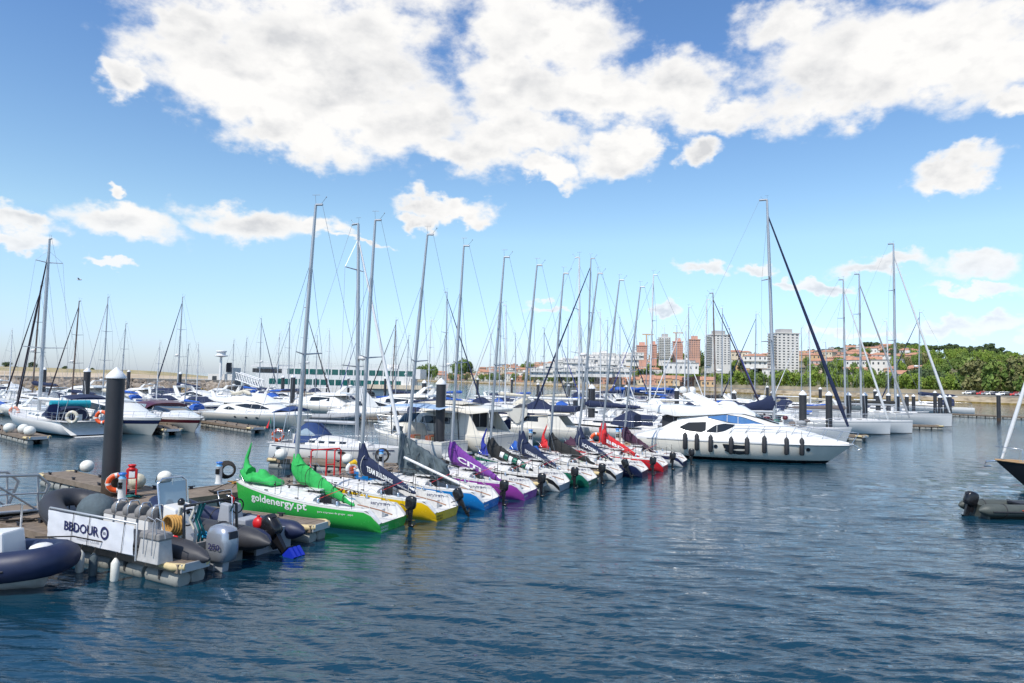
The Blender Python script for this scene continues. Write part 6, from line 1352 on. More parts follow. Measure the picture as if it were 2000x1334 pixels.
node_mat('rock_weed', [(.09, .07, .02), (.26, .17, .04), (.34, .26, .10)], .5, bump=.5)
node_mat('hill_soil', [(.05, .075, .02), (.13, .13, .05), (.30, .24, .15)], .03)
node_mat('lawn', [(.16, .19, .05), (.32, .27, .12)], .06)
node_mat('quay_stone', [(.22, .17, .11), (.42, .33, .22), (.52, .43, .31)], .25, bump=.4, stretch=(1, 1, 4))
node_mat('leaf_bright', [(.085, .15, .015), (.17, .25, .03), (.26, .32, .06)], .35)
node_mat('leaf_mid', [(.06, .12, .022), (.14, .21, .04), (.21, .27, .065)], .3)
node_mat('leaf_dark', [(.028, .055, .02), (.058, .092, .03), (.095, .13, .045)], .25)
node_mat('leaf_olive', [(.10, .12, .035), (.19, .19, .07), (.27, .25, .11)], .3)
# ---- breakwater on the left
bwA = UD(-380, 742, 118); bwB = UD(462, 748, 122)
def bw(u): return Vector((lerp(bwA.x, bwB.x, u), lerp(118, 122, u), 0))
t = thing('breakwater', 'rock breakwater with a flat concrete crest across the left', 'breakwater', (0, 0, 0))
g = G(); L_ = 80; top = 2.5
g.add([(*bw(0).xy, -1), (*bw(1).xy, -1), (bw(1).x, 118.5, top - .8), (bw(0).x, 114.5, top - .8), (bw(0).x, 135, top - .8), (bw(1).x, 135, top - .8), (bw(1).x, 135, -1), (bw(0).x, 135, -1), (bw(0).x, 108.8, -1), (bw(1).x, 112.8, -1)], [(8, 9, 2, 3), (3, 2, 5, 4), (9, 6, 5, 2), (0, 3, 4, 7)], 'rock'); g.build('core', t)
g = G(); g.hexa([(bw(0).x, 121, 1.6), (bw(1).x, 121, 1.6), (bw(1).x, 124, 1.6), (bw(0).x, 124, 1.6)], [(bw(0).x, 121, 2.95), (bw(1).x, 121, 3.1), (bw(1).x, 124, 3.1), (bw(0).x, 124, 2.95)], 'concrete'); g.build('crest_wall', t)
rnd = random.Random(5); g = G()
ico = bmesh.new(); bmesh.ops.create_icosphere(ico, subdivisions=1, radius=1); iv = [v.co.copy() for v in ico.verts]; iff = [tuple(v.index for v in f.verts) for f in ico.faces]; ico.free()
for i in range(2100):
    u = rnd.random(); v = rnd.random(); y = lerp(109.5, 121.5, v); z = lerp(-.1, 2.35, v) + rnd.uniform(-.15, .2); s_ = rnd.uniform(.45, 1.15) * (1.1 - .3*v)
    Mx = Matrix.Translation((lerp(bwA.x, bwB.x, u), y, z)) @ Matrix.Rotation(rnd.uniform(0, 6), 4, 'Z') @ Matrix.Rotation(rnd.uniform(0, 3), 4, 'X') @ Matrix.Diagonal((s_*rnd.uniform(.8, 1.3), s_*rnd.uniform(.7, 1.1), s_*rnd.uniform(.55, .9), 1))
    g.add([p * rnd.uniform(.82, 1.15) for p in iv], iff, 'rock_weed' if z < .85 + rnd.uniform(-.3, .3) else 'rock', False, Mx)
o = g.build('rock_armour', t); o['kind'] = 'stuff'
# white mushroom column and the small white house
p = UD(430, 740, 125); t = thing('light_column', 'white mushroom shaped column rising over the breakwater', 'beacon', (p.x, p.y, 3.0)); hh = UD(430, 685, 125).z - 3.0
G().lathe([(.26, 0), (.2, hh - .9)], 'cloth_white', 12).build('shaft', t); G().lathe([(.2, hh - 1.2), (1.15, hh - 1.0), (1.15, hh - .85), (.75, hh - .75), (.75, hh - .3), (.95, hh - .22), (.9, hh), (.0, hh + .05)], 'cloth_white', 20).build('head', t)
p0, p1 = UD(406, 740, 126), UD(453, 740, 126)
t = thing('harbour_hut', 'low white hut with a dark panel on its roof at the end of the breakwater', 'hut', (0, 0, 0)); g = G()
g.box(p0.x, p1.x, 126, 130, 2.4, 4.2, 'render_white'); g.box(p0.x + 3.2, p1.x, 126.4, 130, 4.2, 5.4, 'render_white'); g.build('wall', t)
g = G(); g.box(p0.x + 3.3, p1.x - .2, 125.9, 126.2, 4.6, 6.3, 'dark'); g.build('panel', t)
g = G(); g.box(p0.x + .8, p0.x + 1.6, 125.96, 126, 2.9, 3.8, 'window_dark'); g.build('window', t)
# ---- sand spit beyond
rows = []
for j, (D, z) in enumerate([(395, -.6), (410, .3), (450, 1.6), (480, 2.2), (520, 4.2), (560, 5.4), (640, 5.6), (720, 2), (760, -1)]):
    row = []
    for i in range(61):
        px = -500 + i * (1010 / 60); X = (px - 1000) / FPX * (D + 40 * ss(100, 480, px)); fade = 1 - ss(250, 455, px); zz = z * fade * (1.0 + .25*noise.noise(Vector((X*.012, D*.01, 0)))) + (0.35*noise.noise(Vector((X*.06, D*.05, 3))) if z > 2 else 0)
        row.append((X, D + 40 * ss(100, 480, px), zz if fade > .02 else -.6))
    rows.append(row)
sheet('sand_spit', rows, lambda i, j: 'dune' if i >= 3 else 'sand')
# ---- far river bank (bank line from pixels of its foot)
SH = [(760, 742.5, 640), (830, 745, 600), (1000, 751.5, 400), (1200, 758, 330), (1519, 772, 262), (1740, 781, 226), (2000, 791.5, 195), (2350, 812, 165)]
def shore(px): return interp([(a, c) for a, b, c in SH], px)
for k, (a, b, c) in enumerate(SH): SH[k] = (a, b, UP(a, b).y)
PX0, PX1 = 790, 2420
def ridge_y(px): return interp([(790, 739), (850, 733), (900, 728), (980, 722), (1080, 718), (1150, 716), (1230, 708), (1300, 703), (1400, 700), (1500, 702), (1600, 702), (1680, 694), (1780, 697), (1850, 704), (1930, 712), (2000, 722), (2300, 728)], px)
def depth(px, v): s = shore(px); return s * (1 + 1.9 * v ** 1.25)
def hz(px, v):
    Dr = depth(px, 1); hr = max(2.2, CAMH + (HY(px) - ridge_y(px)) / FPX * Dr); w = interp([(790, 1.6), (1000, 2.2), (1300, 2.6), (2000, 2.6)], px)
    q = ss(.10, 1, v) ** .85; h = lerp(w, hr, q) + (1.2 * noise.noise(Vector((px*.01, v*3, 0))) * q * 2)
    return h
def PL_(px, v, dz=0):
    D = depth(px, v); X = (px - 1000) / FPX * D; return Vector((X, D, hz(px, v) + dz))
rows = []
vs = [0, .012, .03, .05, .08, .11] + [.11 + .89 * i / 22 for i in range(1, 23)]
for v in vs: rows.append([tuple(PL_(PX0 + (PX1 - PX0) * i / 120, v)) for i in range(121)])
rows.append([(p[0]*1.25, p[1]*1.3, -5) for p in rows[-1]])
sheet('hill_terrain', rows, lambda i, j: 'promenade' if i < 2 else ('lawn' if i < 5 else 'hill_soil'))
t = thing('quay_wall', 'long pale stone embankment along the far river bank', 'sea wall', (0, 0, 0))
g = G(); rows = []
for i in range(121):
    p = PL_(PX0 + (PX1 - PX0) * i / 120, 0); n_ = Vector((p.x, p.y, 0)).normalized()
    rows.append([(p.x - n_.x*k, p.y - n_.y*k, z) for k, z in ((2.2, -1), (1.8, .5), (.5, p.z - .25))])
g.grid(rows, lambda i, j: 'rock_weed' if j == 0 else 'quay_stone', False); g.build('stone_face', t)
g = G(); rows = []
for i in range(121):
    p = PL_(PX0 + (PX1 - PX0) * i / 120, 0); n_ = Vector((p.x, p.y, 0)).normalized(); rows.append([(p.x - n_.x*k, p.y - n_.y*k, z) for k, z in ((.6, p.z - .3), (.6, p.z + .12), (-.2, p.z + .14), (-.2, p.z - .3))])
g.grid(rows, 'promenade', False); g.build('coping', t)
# second low wall behind the lawn on the right
t = thing('promenade_wall', 'low terracotta coloured wall behind the strip of grass on the far bank', 'wall', (0, 0, 0)); g = G(); rows = []
for i in range(81):
    px = 1290 + (1890 - 1290) * i / 80; p = PL_(px, .062); rows.append([(p.x, p.y, p.z - .3), (p.x, p.y, p.z + 1.5), (p.x, p.y + .5, p.z + 1.5), (p.x, p.y + .5, p.z - .3)])
g.grid(rows, 'stone', False); g.build('stone_face', t)
# ---- trees
def crown_mesh(kind, seed, m):
    rnd = random.Random(seed); g = G()
    if kind == 'round': lobes = [(rnd.uniform(-.45, .45), rnd.uniform(-.45, .45), rnd.uniform(.45, 1.0), rnd.uniform(.28, .48)) for _ in range(9)]
    elif kind == 'flat': lobes = [(rnd.uniform(-.75, .75), rnd.uniform(-.6, .6), rnd.uniform(.78, 1.02), rnd.uniform(.2, .34)) for _ in range(11)]
    else: lobes = [(rnd.uniform(-.13, .13), rnd.uniform(-.13, .13), .28 + .11*k, .17 + .05*math.sin(k)) for k in range(8)]
    nl = {'round': 1300, 'flat': 1100, 'poplar': 700}[kind]
    for i in range(nl):
        lx, ly, lz, lr = rnd.choice(lobes); d = Vector((rnd.gauss(0, 1), rnd.gauss(0, 1), rnd.gauss(0, 1))).normalized(); r = lr * rnd.uniform(.55, 1.08)
        c = Vector((lx, ly, lz)) + Vector((d.x*r, d.y*r, d.z*r*(.8 if kind == 'round' else .5 if kind == 'flat' else 1.1))); s_ = rnd.uniform(.028, .075)
        if c.z < .2: continue
        a = (d + Vector((rnd.uniform(-.7, .7), rnd.uniform(-.7, .7), rnd.uniform(-.7, .7)))).normalized(); u = a.orthogonal().normalized(); w = a.cross(u)
        ps = []
        for q in range(5):
            an = 2*math.pi*q/5 + rnd.uniform(-.3, .3); ps.append(c + (u*math.cos(an) + w*math.sin(an)) * s_ * rnd.uniform(.7, 1.3) + a * rnd.uniform(-.02, .02))
        g.quad(ps, m)
    return g
def tree_proto(kind, seed, m):
    t = bpy.data.objects.new('tree_' if 0 else {'round': 'broadleaf_tree', 'flat': 'pine_tree', 'poplar': 'poplar_tree'}[kind], None); C.objects.link(t)
    c = crown_mesh(kind, seed, m).build('crown', t)
    for p_ in c.data.polygons: p_.use_smooth = False
    g = G(); rnd = random.Random(seed); h = .8 if kind != 'poplar' else 1.0
    g.tube([(0, 0, -.12), (.01, 0, .2), (.02, .01, .45), (0, 0, h)], [.055, .04, .03, .012], 'trunk', 7)
    for k in range(5 if kind != 'poplar' else 0):
        a = rnd.uniform(0, 6.28); e = Vector((math.cos(a)*.4, math.sin(a)*.4, h*rnd.uniform(.8, 1.05))); g.tube([(.01, 0, .35 + .05*k), (e*.5 + Vector((0, 0, .22))), e], [.025, .016, .008], 'trunk', 5)
    g.build('trunk', t); return t
TP = {}
for kind, ms in (('round', ('leaf_bright', 'leaf_mid', 'leaf_dark', 'leaf_olive', 'leaf_bright')), ('flat', ('leaf_dark', 'leaf_dark')), ('poplar', ('leaf_mid', 'leaf_olive'))):
    for k, m in enumerate(ms): TP[(kind, k)] = tree_proto(kind, 10 + k, m)
tused = set(); TLM = [(840, 'on the low bank left of the red roofs'), (960, 'on the bank under the small red houses'), (1080, 'on the bank under the white terraces'), (1180, 'on the bank right of the white terraces'), (1290, 'near the blue moored boats'), (1360, 'around the white villa'), (1430, 'under the left white tower'), (1530, 'below the right white tower'), (1620, 'under the orange roofs'), (1700, 'in the middle of the right hand hill'), (1780, 'on the slope behind the racing yachts'), (1860, 'on the slope above the cream flats'), (1950, 'in front of the cream flats'), (2050, 'past the right edge')]
TC = {('round', 0): 'bright green', ('round', 1): 'mid green', ('round', 2): 'dark green', ('round', 3): 'olive', ('round', 4): 'fresh green', ('flat', 0): 'dark umbrella', ('flat', 1): 'dark spreading', ('poplar', 0): 'slim green', ('poplar', 1): 'slim pale'}
def plant(key, px, v, h, w=1.0, where=None):
    p = PL_(px, v); pr = TP[key]; z = rnd.uniform(0, 6.28)
    lm = where or min(TLM, key=lambda q: abs(q[0] - px))[1]; kind = {'round': 'broadleaf tree', 'flat': 'pine tree', 'poplar': 'poplar tree'}[key[0]]
    lv = 'at the waterfront' if v < .1 else ('high up' if v > .6 else 'on mid slope')
    lab = f'{TC[key]} {kind} {lv}, {lm}'; gp = f'{TC[key]} {kind}s {lv} {lm}'; s_ = (h*w, h*w, h)
    if key not in tused: tused.add(key); o = pr; o.location = p; o.rotation_euler = (0, 0, z); o.scale = s_; tag(o, lab, 'tree', gp)
    else: o = dup(pr, p, z, lab, gp, s_); o['category'] = 'tree'
rnd = random.Random(21)
px = 1180
while px < 2020:    # promenade row
    h = rnd.uniform(6.2, 8.4) * interp([(1180, .85), (1500, .95), (2000, .75)], px)
    if not 1890 < px: plant(('round', rnd.choice([0, 0, 4, 1, 0])), px, .085 + rnd.uniform(-.01, .015), h, rnd.uniform(.55, .75))
    px += rnd.uniform(15, 24)
for i in range(22): plant(('round', rnd.choice([1, 0, 2, 1])), rnd.uniform(1180, 1880), rnd.uniform(.11, .2), rnd.uniform(5, 7.5), rnd.uniform(.5, .75))
for i in range(44):  # low bank left
    px = rnd.uniform(880, 1190); plant(('round', rnd.choice([0, 1, 3, 1])), px, rnd.uniform(.02, .07), rnd.uniform(4.8, 6.6), rnd.uniform(.6, .8))
for px, v, h, k in ((838, .03, 15, 1), (828, .03, 13, 2), (850, .04, 13, 1), (818, .03, 12, 1), (905, .3, 22, 1), (915, .32, 20, 2), (896, .3, 19, 1), (1030, .4, 14, 1), (1320, .36, 15, 2), (1335, .4, 14, 1), (1345, .36, 13, 2), (1300, .3, 13, 1), (1365, .5, 14, 1)): plant(('round', k), px, v, h, .75)
for i in range(58): px = rnd.uniform(1230, 1500); plant(('round', rnd.choice([1, 2, 0, 2, 4])), px, rnd.uniform(.18, .62), rnd.uniform(6, 9), rnd.uniform(.5, .75))
for i in range(40): px = rnd.uniform(1520, 1760); plant(('round', rnd.choice([1, 2, 0, 2, 1])), px, rnd.uniform(.2, .7), rnd.uniform(6, 8.5), rnd.uniform(.5, .8))
for i in range(115): px = rnd.uniform(1745, 2030); plant(('round', rnd.choice([1, 4, 0, 3, 4, 1, 0])), px, rnd.uniform(.16 if px < 1870 else .34, .88), rnd.uniform(6, 9), rnd.uniform(.45, .7))
for i in range(36): px = rnd.uniform(1760, 1975); plant(('flat', rnd.choice([0, 1])), px, rnd.uniform(.9, 1.0), rnd.uniform(10, 14) * interp([(1760, .85), (1900, 1.0), (1925, 1.15), (1945, 1.1), (1975, .7)], px), rnd.uniform(.5, .75))
for i in range(26): px = rnd.uniform(1575, 1760); plant(('flat', rnd.choice([0, 1])), px, rnd.uniform(.88, 1.0), rnd.uniform(8, 11), rnd.uniform(.55, .7))
for i in range(22): px = 1880 + i * 6.5 + rnd.uniform(-3, 3); plant(('poplar', rnd.choice([0, 0, 1])), px, .075 + rnd.uniform(-.01, .01), rnd.uniform(8, 11), .8)
for x_, h in ((1790, 9), (1812, 8.5), (1830, 8)): plant(('round', 2), x_, .11, h, .9)
for k in list(TP):
    if k not in tused:
        for c in list(TP[k].children): bpy.data.objects.remove(c)
        bpy.data.objects.remove(TP[k])
# dune bushes
for i, (px, y) in enumerate(((10, 712), (62, 713), (30, 716), (125, 716), (180, 718))):
    P_ = UD(px, y + 3, 585); b_ = bpy.data.objects.new('dune_bush', None); C.objects.link(b_); b_.location = (P_.x, P_.y, P_.z - 1.5); tag(b_, ['tallest dark bush on the dune at the left edge', 'dark bush on the dune behind the leftmost mast', 'low bush on the dune left of the tall mast', 'small bush on the dune right of the tall mast', 'faint bush on the dune left of the nearest pile'][i], 'bush', 'bushes on the sand dune')
    s_ = (4.5, 4.2, 2.5, 3, 2.2)[i]; c = crown_mesh('round', 50 + i, 'leaf_dark').build('crown', b_); b_.scale = (s_*1.3, s_, s_)
# ---- buildings
LMB = [(860, 'at the left end of the town'), (930, 'above the low left bank'), (1000, 'left of the white terraces'), (1070, 'below the white terraces'), (1140, 'by the white terraces'), (1210, 'right of the white terraces'), (1280, 'below the pink towers'), (1350, 'near the white villa'), (1440, 'between the two white towers'), (1600, 'right of the right white tower'), (1680, 'below the wooded hilltop'), (1750, 'left of the pine wood'), (1850, 'on the green slope'), (1950, 'at the right edge')]
bl = {}
WN = {'render_white': 'white', 'render_cream': 'cream', 'render_pink': 'pink', 'render_grey': 'grey', 'render_ochre': 'ochre', 'brick_red': 'red brick', 'render_salmon': 'salmon'}
def house(px, v, w, d, h, wall, roof='hip', rz=0., floors=None, label=None, name='house', bal=False, cat='house', winm='window_dark', z0=None, P=None, ww=.9, step=2.6):
    p = P or PL_(px, v); z = (z0 if z0 is not None else p.z - 1.2); fl = floors or max(1, int(h / 3)); H_ = h + 1.2; fw = 'one storey' if fl == 1 else 'two storey' if fl == 2 else 'three storey' if fl == 3 else 'many storey'
    lm = min(LMB, key=lambda q: abs(q[0] - px))[1]; rn = {'hip': 'tiled roof', 'flat': 'flat roof', 'gable': 'gabled tile roof'}[roof]
    base = label or f'{fw} {WN[wall]} house with {rn}, {lm}'
    k = bl.get(base, 0); bl[base] = k + 1; gp = None
    t = thing(name, base, cat, (p.x, p.y, z), rz + math.atan2(-p.x, p.y), ('houses alike: ' + base) if not label else None)
    g = G(); g.box(-w/2, w/2, -d/2, d/2, 0, H_, wall); g.build('wall', t)
    g = G(); e = .4
    if roof == 'hip': g.add([(-w/2-e, -d/2-e, H_), (w/2+e, -d/2-e, H_), (w/2+e, d/2+e, H_), (-w/2-e, d/2+e, H_), (-w/2*.45, 0, H_ + 1.7), (w/2*.45, 0, H_ + 1.7)], [(0, 1, 5, 4), (1, 2, 5), (2, 3, 4, 5), (3, 0, 4), (3, 2, 1, 0)], 'roof_tile')
    elif roof == 'gable': g.add([(-w/2-e, -d/2-e, H_), (w/2+e, -d/2-e, H_), (w/2+e, d/2+e, H_), (-w/2-e, d/2+e, H_), (-w/2-e, 0, H_ + 2), (w/2+e, 0, H_ + 2)], [(0, 1, 5, 4), (2, 3, 4, 5), (1, 2, 5), (3, 0, 4), (3, 2, 1, 0)], 'roof_tile')
    else: g.box(-w/2-.2, w/2+.2, -d/2-.2, d/2+.2, H_, H_ + .5, 'roof_grey' if not bal else wall); g.box(-w*.15, w*.1, -d*.2, d*.2, H_ + .5, H_ + 2.2, wall)
    g.build('roof', t)
    nw = max(1, int(w / step)); g = None
    rest = G(); cnt = 0
    def wbox(*q):
        nonlocal cnt
        cnt += 1
        if cnt <= 100: G().box(*q, winm).build('window', t)
        else: rest.box(*q, winm)
    for f in range(fl):
        z_ = 1.2 + (f + .35) * h / fl
        for i in range(nw):
            x = -w/2 + (i + .5) * w / nw; wbox(x - ww/2, x + ww/2, -d/2 - .04, -d/2 + .1, z_, z_ + min(1.4, h/fl*.5))
    if rest.v: rest.build('window', t)['kind'] = 'stuff'
    if bal:
        for f in range(1, fl):
            z_ = 1.2 + f * h / fl; g = G(); g.box(-w/2 - .02, w/2 + .02, -d/2 - 1.2, -d/2, z_ - .15, z_, 'balcony'); g.box(-w/2 - .02, w/2 + .02, -d/2 - 1.2, -d/2 - 1.1, z_, z_ + .95, 'balcony'); g.build('balcony', t)
    return t
# tall towers
def tower(x0, x1, ytop, ybase, D, wall, label, fl, corner=None, second=None, stripes=False, tilt=0.25, dep=.9):
    a, b = UD(x0, ybase, D), UD(x1, ybase, D); w = b.x - a.x; h = UD(x0, ytop, D).z - a.z; cx = (a.x + b.x) / 2
    t = thing('apartment_tower', label, 'tower block', (cx, D, a.z - 6), math.atan2(-cx, D) + tilt); W_ = w * .74; d = w * .62; hh = h + 6
    g = G(); g.box(-W_/2, W_/2, -d/2, d/2, 0, hh, wall); g.build('wall', t)
    g = G(); g.box(-W_/2 - .4, W_/2 + .4, -d/2 - .4, d/2 + .4, hh, hh + .7, wall); g.box(-W_*.25, W_*.3, -d*.25, d*.3, hh + .7, hh + 3.4, 'render_grey' if wall == 'render_white' else wall); g.build('roof', t)
    rest = G(); cnt = 0
    def wb(*q_):
        nonlocal cnt
        cnt += 1
        if cnt <= 100: G().box(*q_).build('window', t)
        else: rest.box(*q_)
    for f in range(fl):
        z = 6 + (f + .3) * h / fl; q = h / fl; n = 5
        for i in range(n):
            x = -W_/2 + (i + .5) * W_ / n; wb(x - W_*.045, x + W_*.045, -d/2 - .06, -d/2 + .1, z, z + q*.4, 'window_dark')
        for i in range(4):
            y = -d/2 + (i + .5) * d / 4; wb(-W_/2 - .06, -W_/2 + .1, y - d*.055, y + d*.055, z, z + q*.42, 'window_dark'); wb(W_/2 - .1, W_/2 + .06, y - d*.055, y + d*.055, z, z + q*.42, 'window_dark')
        g = G(); g.box(-W_/2 - 1.3, -W_/2 + .0, -d*.42, d*.42, z - q*.3, z - q*.22, 'balcony'); g.box(-W_/2 - 1.35, -W_/2 - 1.25, -d*.42, d*.42, z - q*.22, z + q*.1, 'balcony')
        if stripes: g.box(-W_/2, W_/2, -d/2 - 1.1, -d/2 - .05, z - q*.3, z + q*.05, 'balcony')
        g.build('balcony', t)
    if rest.v: rest.build('window', t)['kind'] = 'stuff'
    return t
tower(1500, 1560, 652, 726, 470, 'render_white', 'tall white apartment tower just right of the tallest mast', 14, tilt=.5)
tower(1377, 1427, 655, 712, 480, 'render_white', 'white apartment tower left of the tallest mast, above the motor yacht', 13, tilt=.45)
tower(1283, 1312, 660, 700, 560, 'render_white', 'striped white tower between two pink blocks', 12, stripes=True, tilt=.1)
tower(1240, 1266, 676, 702, 570, 'render_salmon', 'pink block at the left of the hilltop towers', 8, tilt=.1); tower(1268, 1284, 674, 700, 575, 'render_salmon', 'narrow pink block left of the striped white tower', 8, tilt=.1)
tower(1311, 1336, 668, 700, 575, 'render_salmon', 'pink block just right of the striped white tower', 9, tilt=.1); tower(1341, 1370, 664, 700, 560, 'render_pink', 'red block left of the white tower above the motor yacht', 10, tilt=.1)
# stepped white terraces
rnd = random.Random(31)
for i, (x, y, wpx, hpx, D) in enumerate([(1060, 733, 50, 12, 470), (1085, 722, 46, 11, 500), (1110, 733, 60, 14, 460), (1130, 718, 60, 16, 500), (1165, 712, 56, 18, 505), (1160, 733, 70, 16, 455), (1195, 722, 54, 18, 480), (1180, 703, 44, 12, 530), (1222, 712, 50, 18, 500), (1212, 733, 44, 14, 460), (1145, 703, 30, 8, 530), (1240, 700, 34, 10, 540), (1100, 712, 36, 8, 525)]):
    P_ = UD(x, y, D); w = wpx * D / FPX; h = hpx * D / FPX
    house(x, .5, w, w*.5, h, 'render_white', 'flat', P=P_, label='white stepped terrace block with long balconies, ' + ['at the far left foot', 'upper left', 'lower left middle', 'upper middle', 'tallest middle', 'lower middle', 'right middle', 'topmost', 'right shoulder', 'lower right', 'small top left', 'small top right', 'small upper left'][i] + ' of the cluster', name='terrace_block', cat='building', bal=True, winm='window_soft', ww=.8, step=3.2, floors=max(2, int(h/3)))
# white villa, offices, cream flats
for (x, y, wpx, hpx, D, m, rf, lab, bal) in [(1330, 726, 66, 16, 400, 'render_white', 'flat', 'long low white villa on the wooded slope under the pink blocks', False), (1342, 716, 30, 10, 405, 'render_white', 'flat', 'upper storey block of the white villa', False),
   (1435, 700, 40, 12, 520, 'render_cream', 'hip', 'cream block with orange roof right of the left white tower', False), (1475, 716, 44, 20, 440, 'render_white', 'hip', 'white office block with orange roof just left of the tallest mast', True), (1578, 703, 60, 9, 500, 'render_ochre', 'hip', 'ochre house with wide orange roof right of the right tower', False), (1650, 712, 66, 12, 470, 'render_pink', 'hip', 'long pink block with orange roof behind the first racing yacht mast', True),
   (1700, 714, 26, 16, 460, 'brick_red', 'flat', 'red brick block behind the second racing yacht mast', True), (1735, 727, 50, 18, 400, 'render_cream', 'hip', 'cream block with orange roof left of the tallest racing mast', True), (1722, 694, 30, 10, 640, 'render_white', 'flat', 'pale building on the wooded hilltop', True), (1838, 744, 34, 7, 320, 'render_white', 'hip', 'white house with orange roof among the trees behind the farthest racing yacht', False),
   (1760, 712, 40, 8, 480, 'render_white', 'flat', 'white flat roofed house at the left end of the pine wood', False), (1510, 735, 40, 12, 420, 'render_white', 'flat', 'white base building under the right tower', False), (1670, 733, 40, 9, 380, 'render_grey', 'gable', 'grey house with gabled roof among the trees behind the first racing yacht', False), (1755, 741, 30, 10, 340, 'render_white', 'gable', 'white house low in the trees near the tallest racing mast', False)]:
    P_ = UD(x, y, D); house(x, .4, wpx*D/FPX, 12, hpx*D/FPX, m, rf, P=P_, label=lab, name='building', cat='building', bal=bal)
for i in range(7):
    x = 1893 + i * 23; D = shore(min(x, 2000)) * 1.30; P_ = UD(x, 768, D); house(x, .2, 22.5*D/FPX, 10, 30*D/FPX, 'render_cream', 'flat', P=P_, label=f'cream block of flats, {["first", "second", "third", "fourth", "fifth", "sixth", "seventh"][i]} from the left behind the poplars', name='flats', cat='building', bal=True, floors=4, winm='window_dark')
# scattered small houses of the old town
cols = ['render_white', 'render_white', 'render_cream', 'render_pink', 'render_ochre', 'render_white', 'render_grey']
for i in range(150):
    px = rnd.uniform(858, 1300); v = rnd.uniform(.07, .8) ** 1.1
    h = rnd.uniform(4, 9); w = rnd.uniform(7, 14) * interp([(860, 1.2), (1300, .9)], px); house(px, v, w, rnd.uniform(7, 10), h, rnd.choice(cols), rnd.choice(['hip', 'gable', 'hip', 'flat']), rnd.uniform(-.5, .5), floors=max(1, int(h/3)))
for i in range(60):
    px = rnd.choice([rnd.uniform(1290, 1500), rnd.uniform(1560, 1800), rnd.uniform(1560, 1800)]); v = rnd.uniform(.3, .9); h = rnd.uniform(4, 8)
    house(px, v, rnd.uniform(9, 18), 9, h, rnd.choice(cols), rnd.choice(['hip', 'gable', 'hip', 'flat']), rnd.uniform(-.4, .4), floors=max(1, int(h/3)))
for i in range(16):   # pale waterside pavilions
    px = 1185 + i * 13 + rnd.uniform(-4, 4); house(px, .05, rnd.uniform(6, 11), 7, rnd.uniform(3, 5), rnd.choice(['render_ochre', 'render_pink', 'render_cream']), 'gable', floors=1)
# cars parked at the right
for i in range(15):
    px = 1893 + i * 9.5; p = PL_(min(px, 2040), .04); c_ = ['gelcoat', 'silver', 'engine_black', 'red', 'grey', 'gelcoat', 'navy'][i % 7]; nm = ['white', 'silver', 'black', 'red', 'grey', 'white', 'navy'][i % 7]
    t = thing('parked_car', f'{nm} parked car, number-less {["far left", "left", "middle", "right", "far right"][i // 3]} part of the row under the flats'.replace('number-less ', 'in the '), 'car', tuple(p), math.atan2(-p.x, p.y) + .05, f'{nm} cars parked under the flats')
    g = G(); g.box(-2.1, 2.1, -.85, .85, .3, .85, c_); g.hexa([(-1.3, -.8, .85), (1.2, -.8, .85), (1.2, .8, .85), (-1.3, .8, .85)], [(-.9, -.68, 1.4), (.7, -.68, 1.4), (.7, .68, 1.4), (-.9, .68, 1.4)], c_); g.build('body', t, bevel=.08)
    G().box(-.95, .85, -.78, .78, .95, 1.3, 'glass').build('window', t)
    for x in (-1.3, 1.3):
        for y in (-.8, .8): G().lathe([(.32, -.1), (.32, .1)], 'rubber', 10, (x, y, .32), 'Y').build('wheel', t)
# small white boat and blue workboats near the far bank
p = UP(1815, 781); f = Fr(p.x - 3, p.y, 0); cruiser(f, 'small white motorboat alone on the river, left of the outer piles', 8, 2.8, 1.0, 1.3, None, nx=10, low=[(2, 1.1, 1, 1, 1.2), (3, 1.1, .9, 1, 2.1), (4.6, .9, .7, 1.1, 2.0), (6.6, .4, .3, 1.2, 1.35)], rails=False, rake=.9, group=None)
for i, (x, c_) in enumerate(((1192, 'cloth_royal'), (1215, 'cloth_royal'), (1240, 'cloth_royal'), (1262, 'cloth_royal'), (1285, 'cloth_royal'))):
    p = UP(x, 766); t = thing('work_boat', f'blue covered workboat at the far quay, {["leftmost", "second", "middle", "fourth", "rightmost"][i]} of five', 'boat', (p.x, p.y, 0), .1, 'blue covered boats at the far quay')
    H_ = Hull(8.5, 3, 1.2, 1.6, zb=-.2, rake=.8); g = G(); H_.skin(g, [('s', 0, 'cloth_royal'), ('s', .4, 'cloth_royal'), ('a', -.2, 'navy')], 8); g.build('hull', t); g = G(); House([(.3, 1.3, .8, 1.1, 1.6), (3, 1.4, .8, 1.2, 2.3), (6, 1.2, .6, 1.3, 2.1), (8, .3, .2, 1.5, 1.7)], r=.2).build(g, c_); g.build('cover', t)
# tower cranes on the hill
for i, (x, yt, D, l, r_) in enumerate(((1262, 648, 620, -8, 14), (1320, 645, 640, -6, 14))):
    a = UD(x, 700, D); top_ = UD(x, yt + 4, D).z; k = D / FPX; t = thing('tower_crane', ['left', 'right'][i] + ' distant tower crane above the pink blocks', 'crane', (a.x, D, a.z)); hh = top_ - a.z
    G().box(-.5, .5, -.5, .5, 0, hh, 'render_ochre').build('crane_mast', t); G().box(l*k, r_*k, -.4, .4, hh - 1, hh, 'render_ochre').build('jib', t)
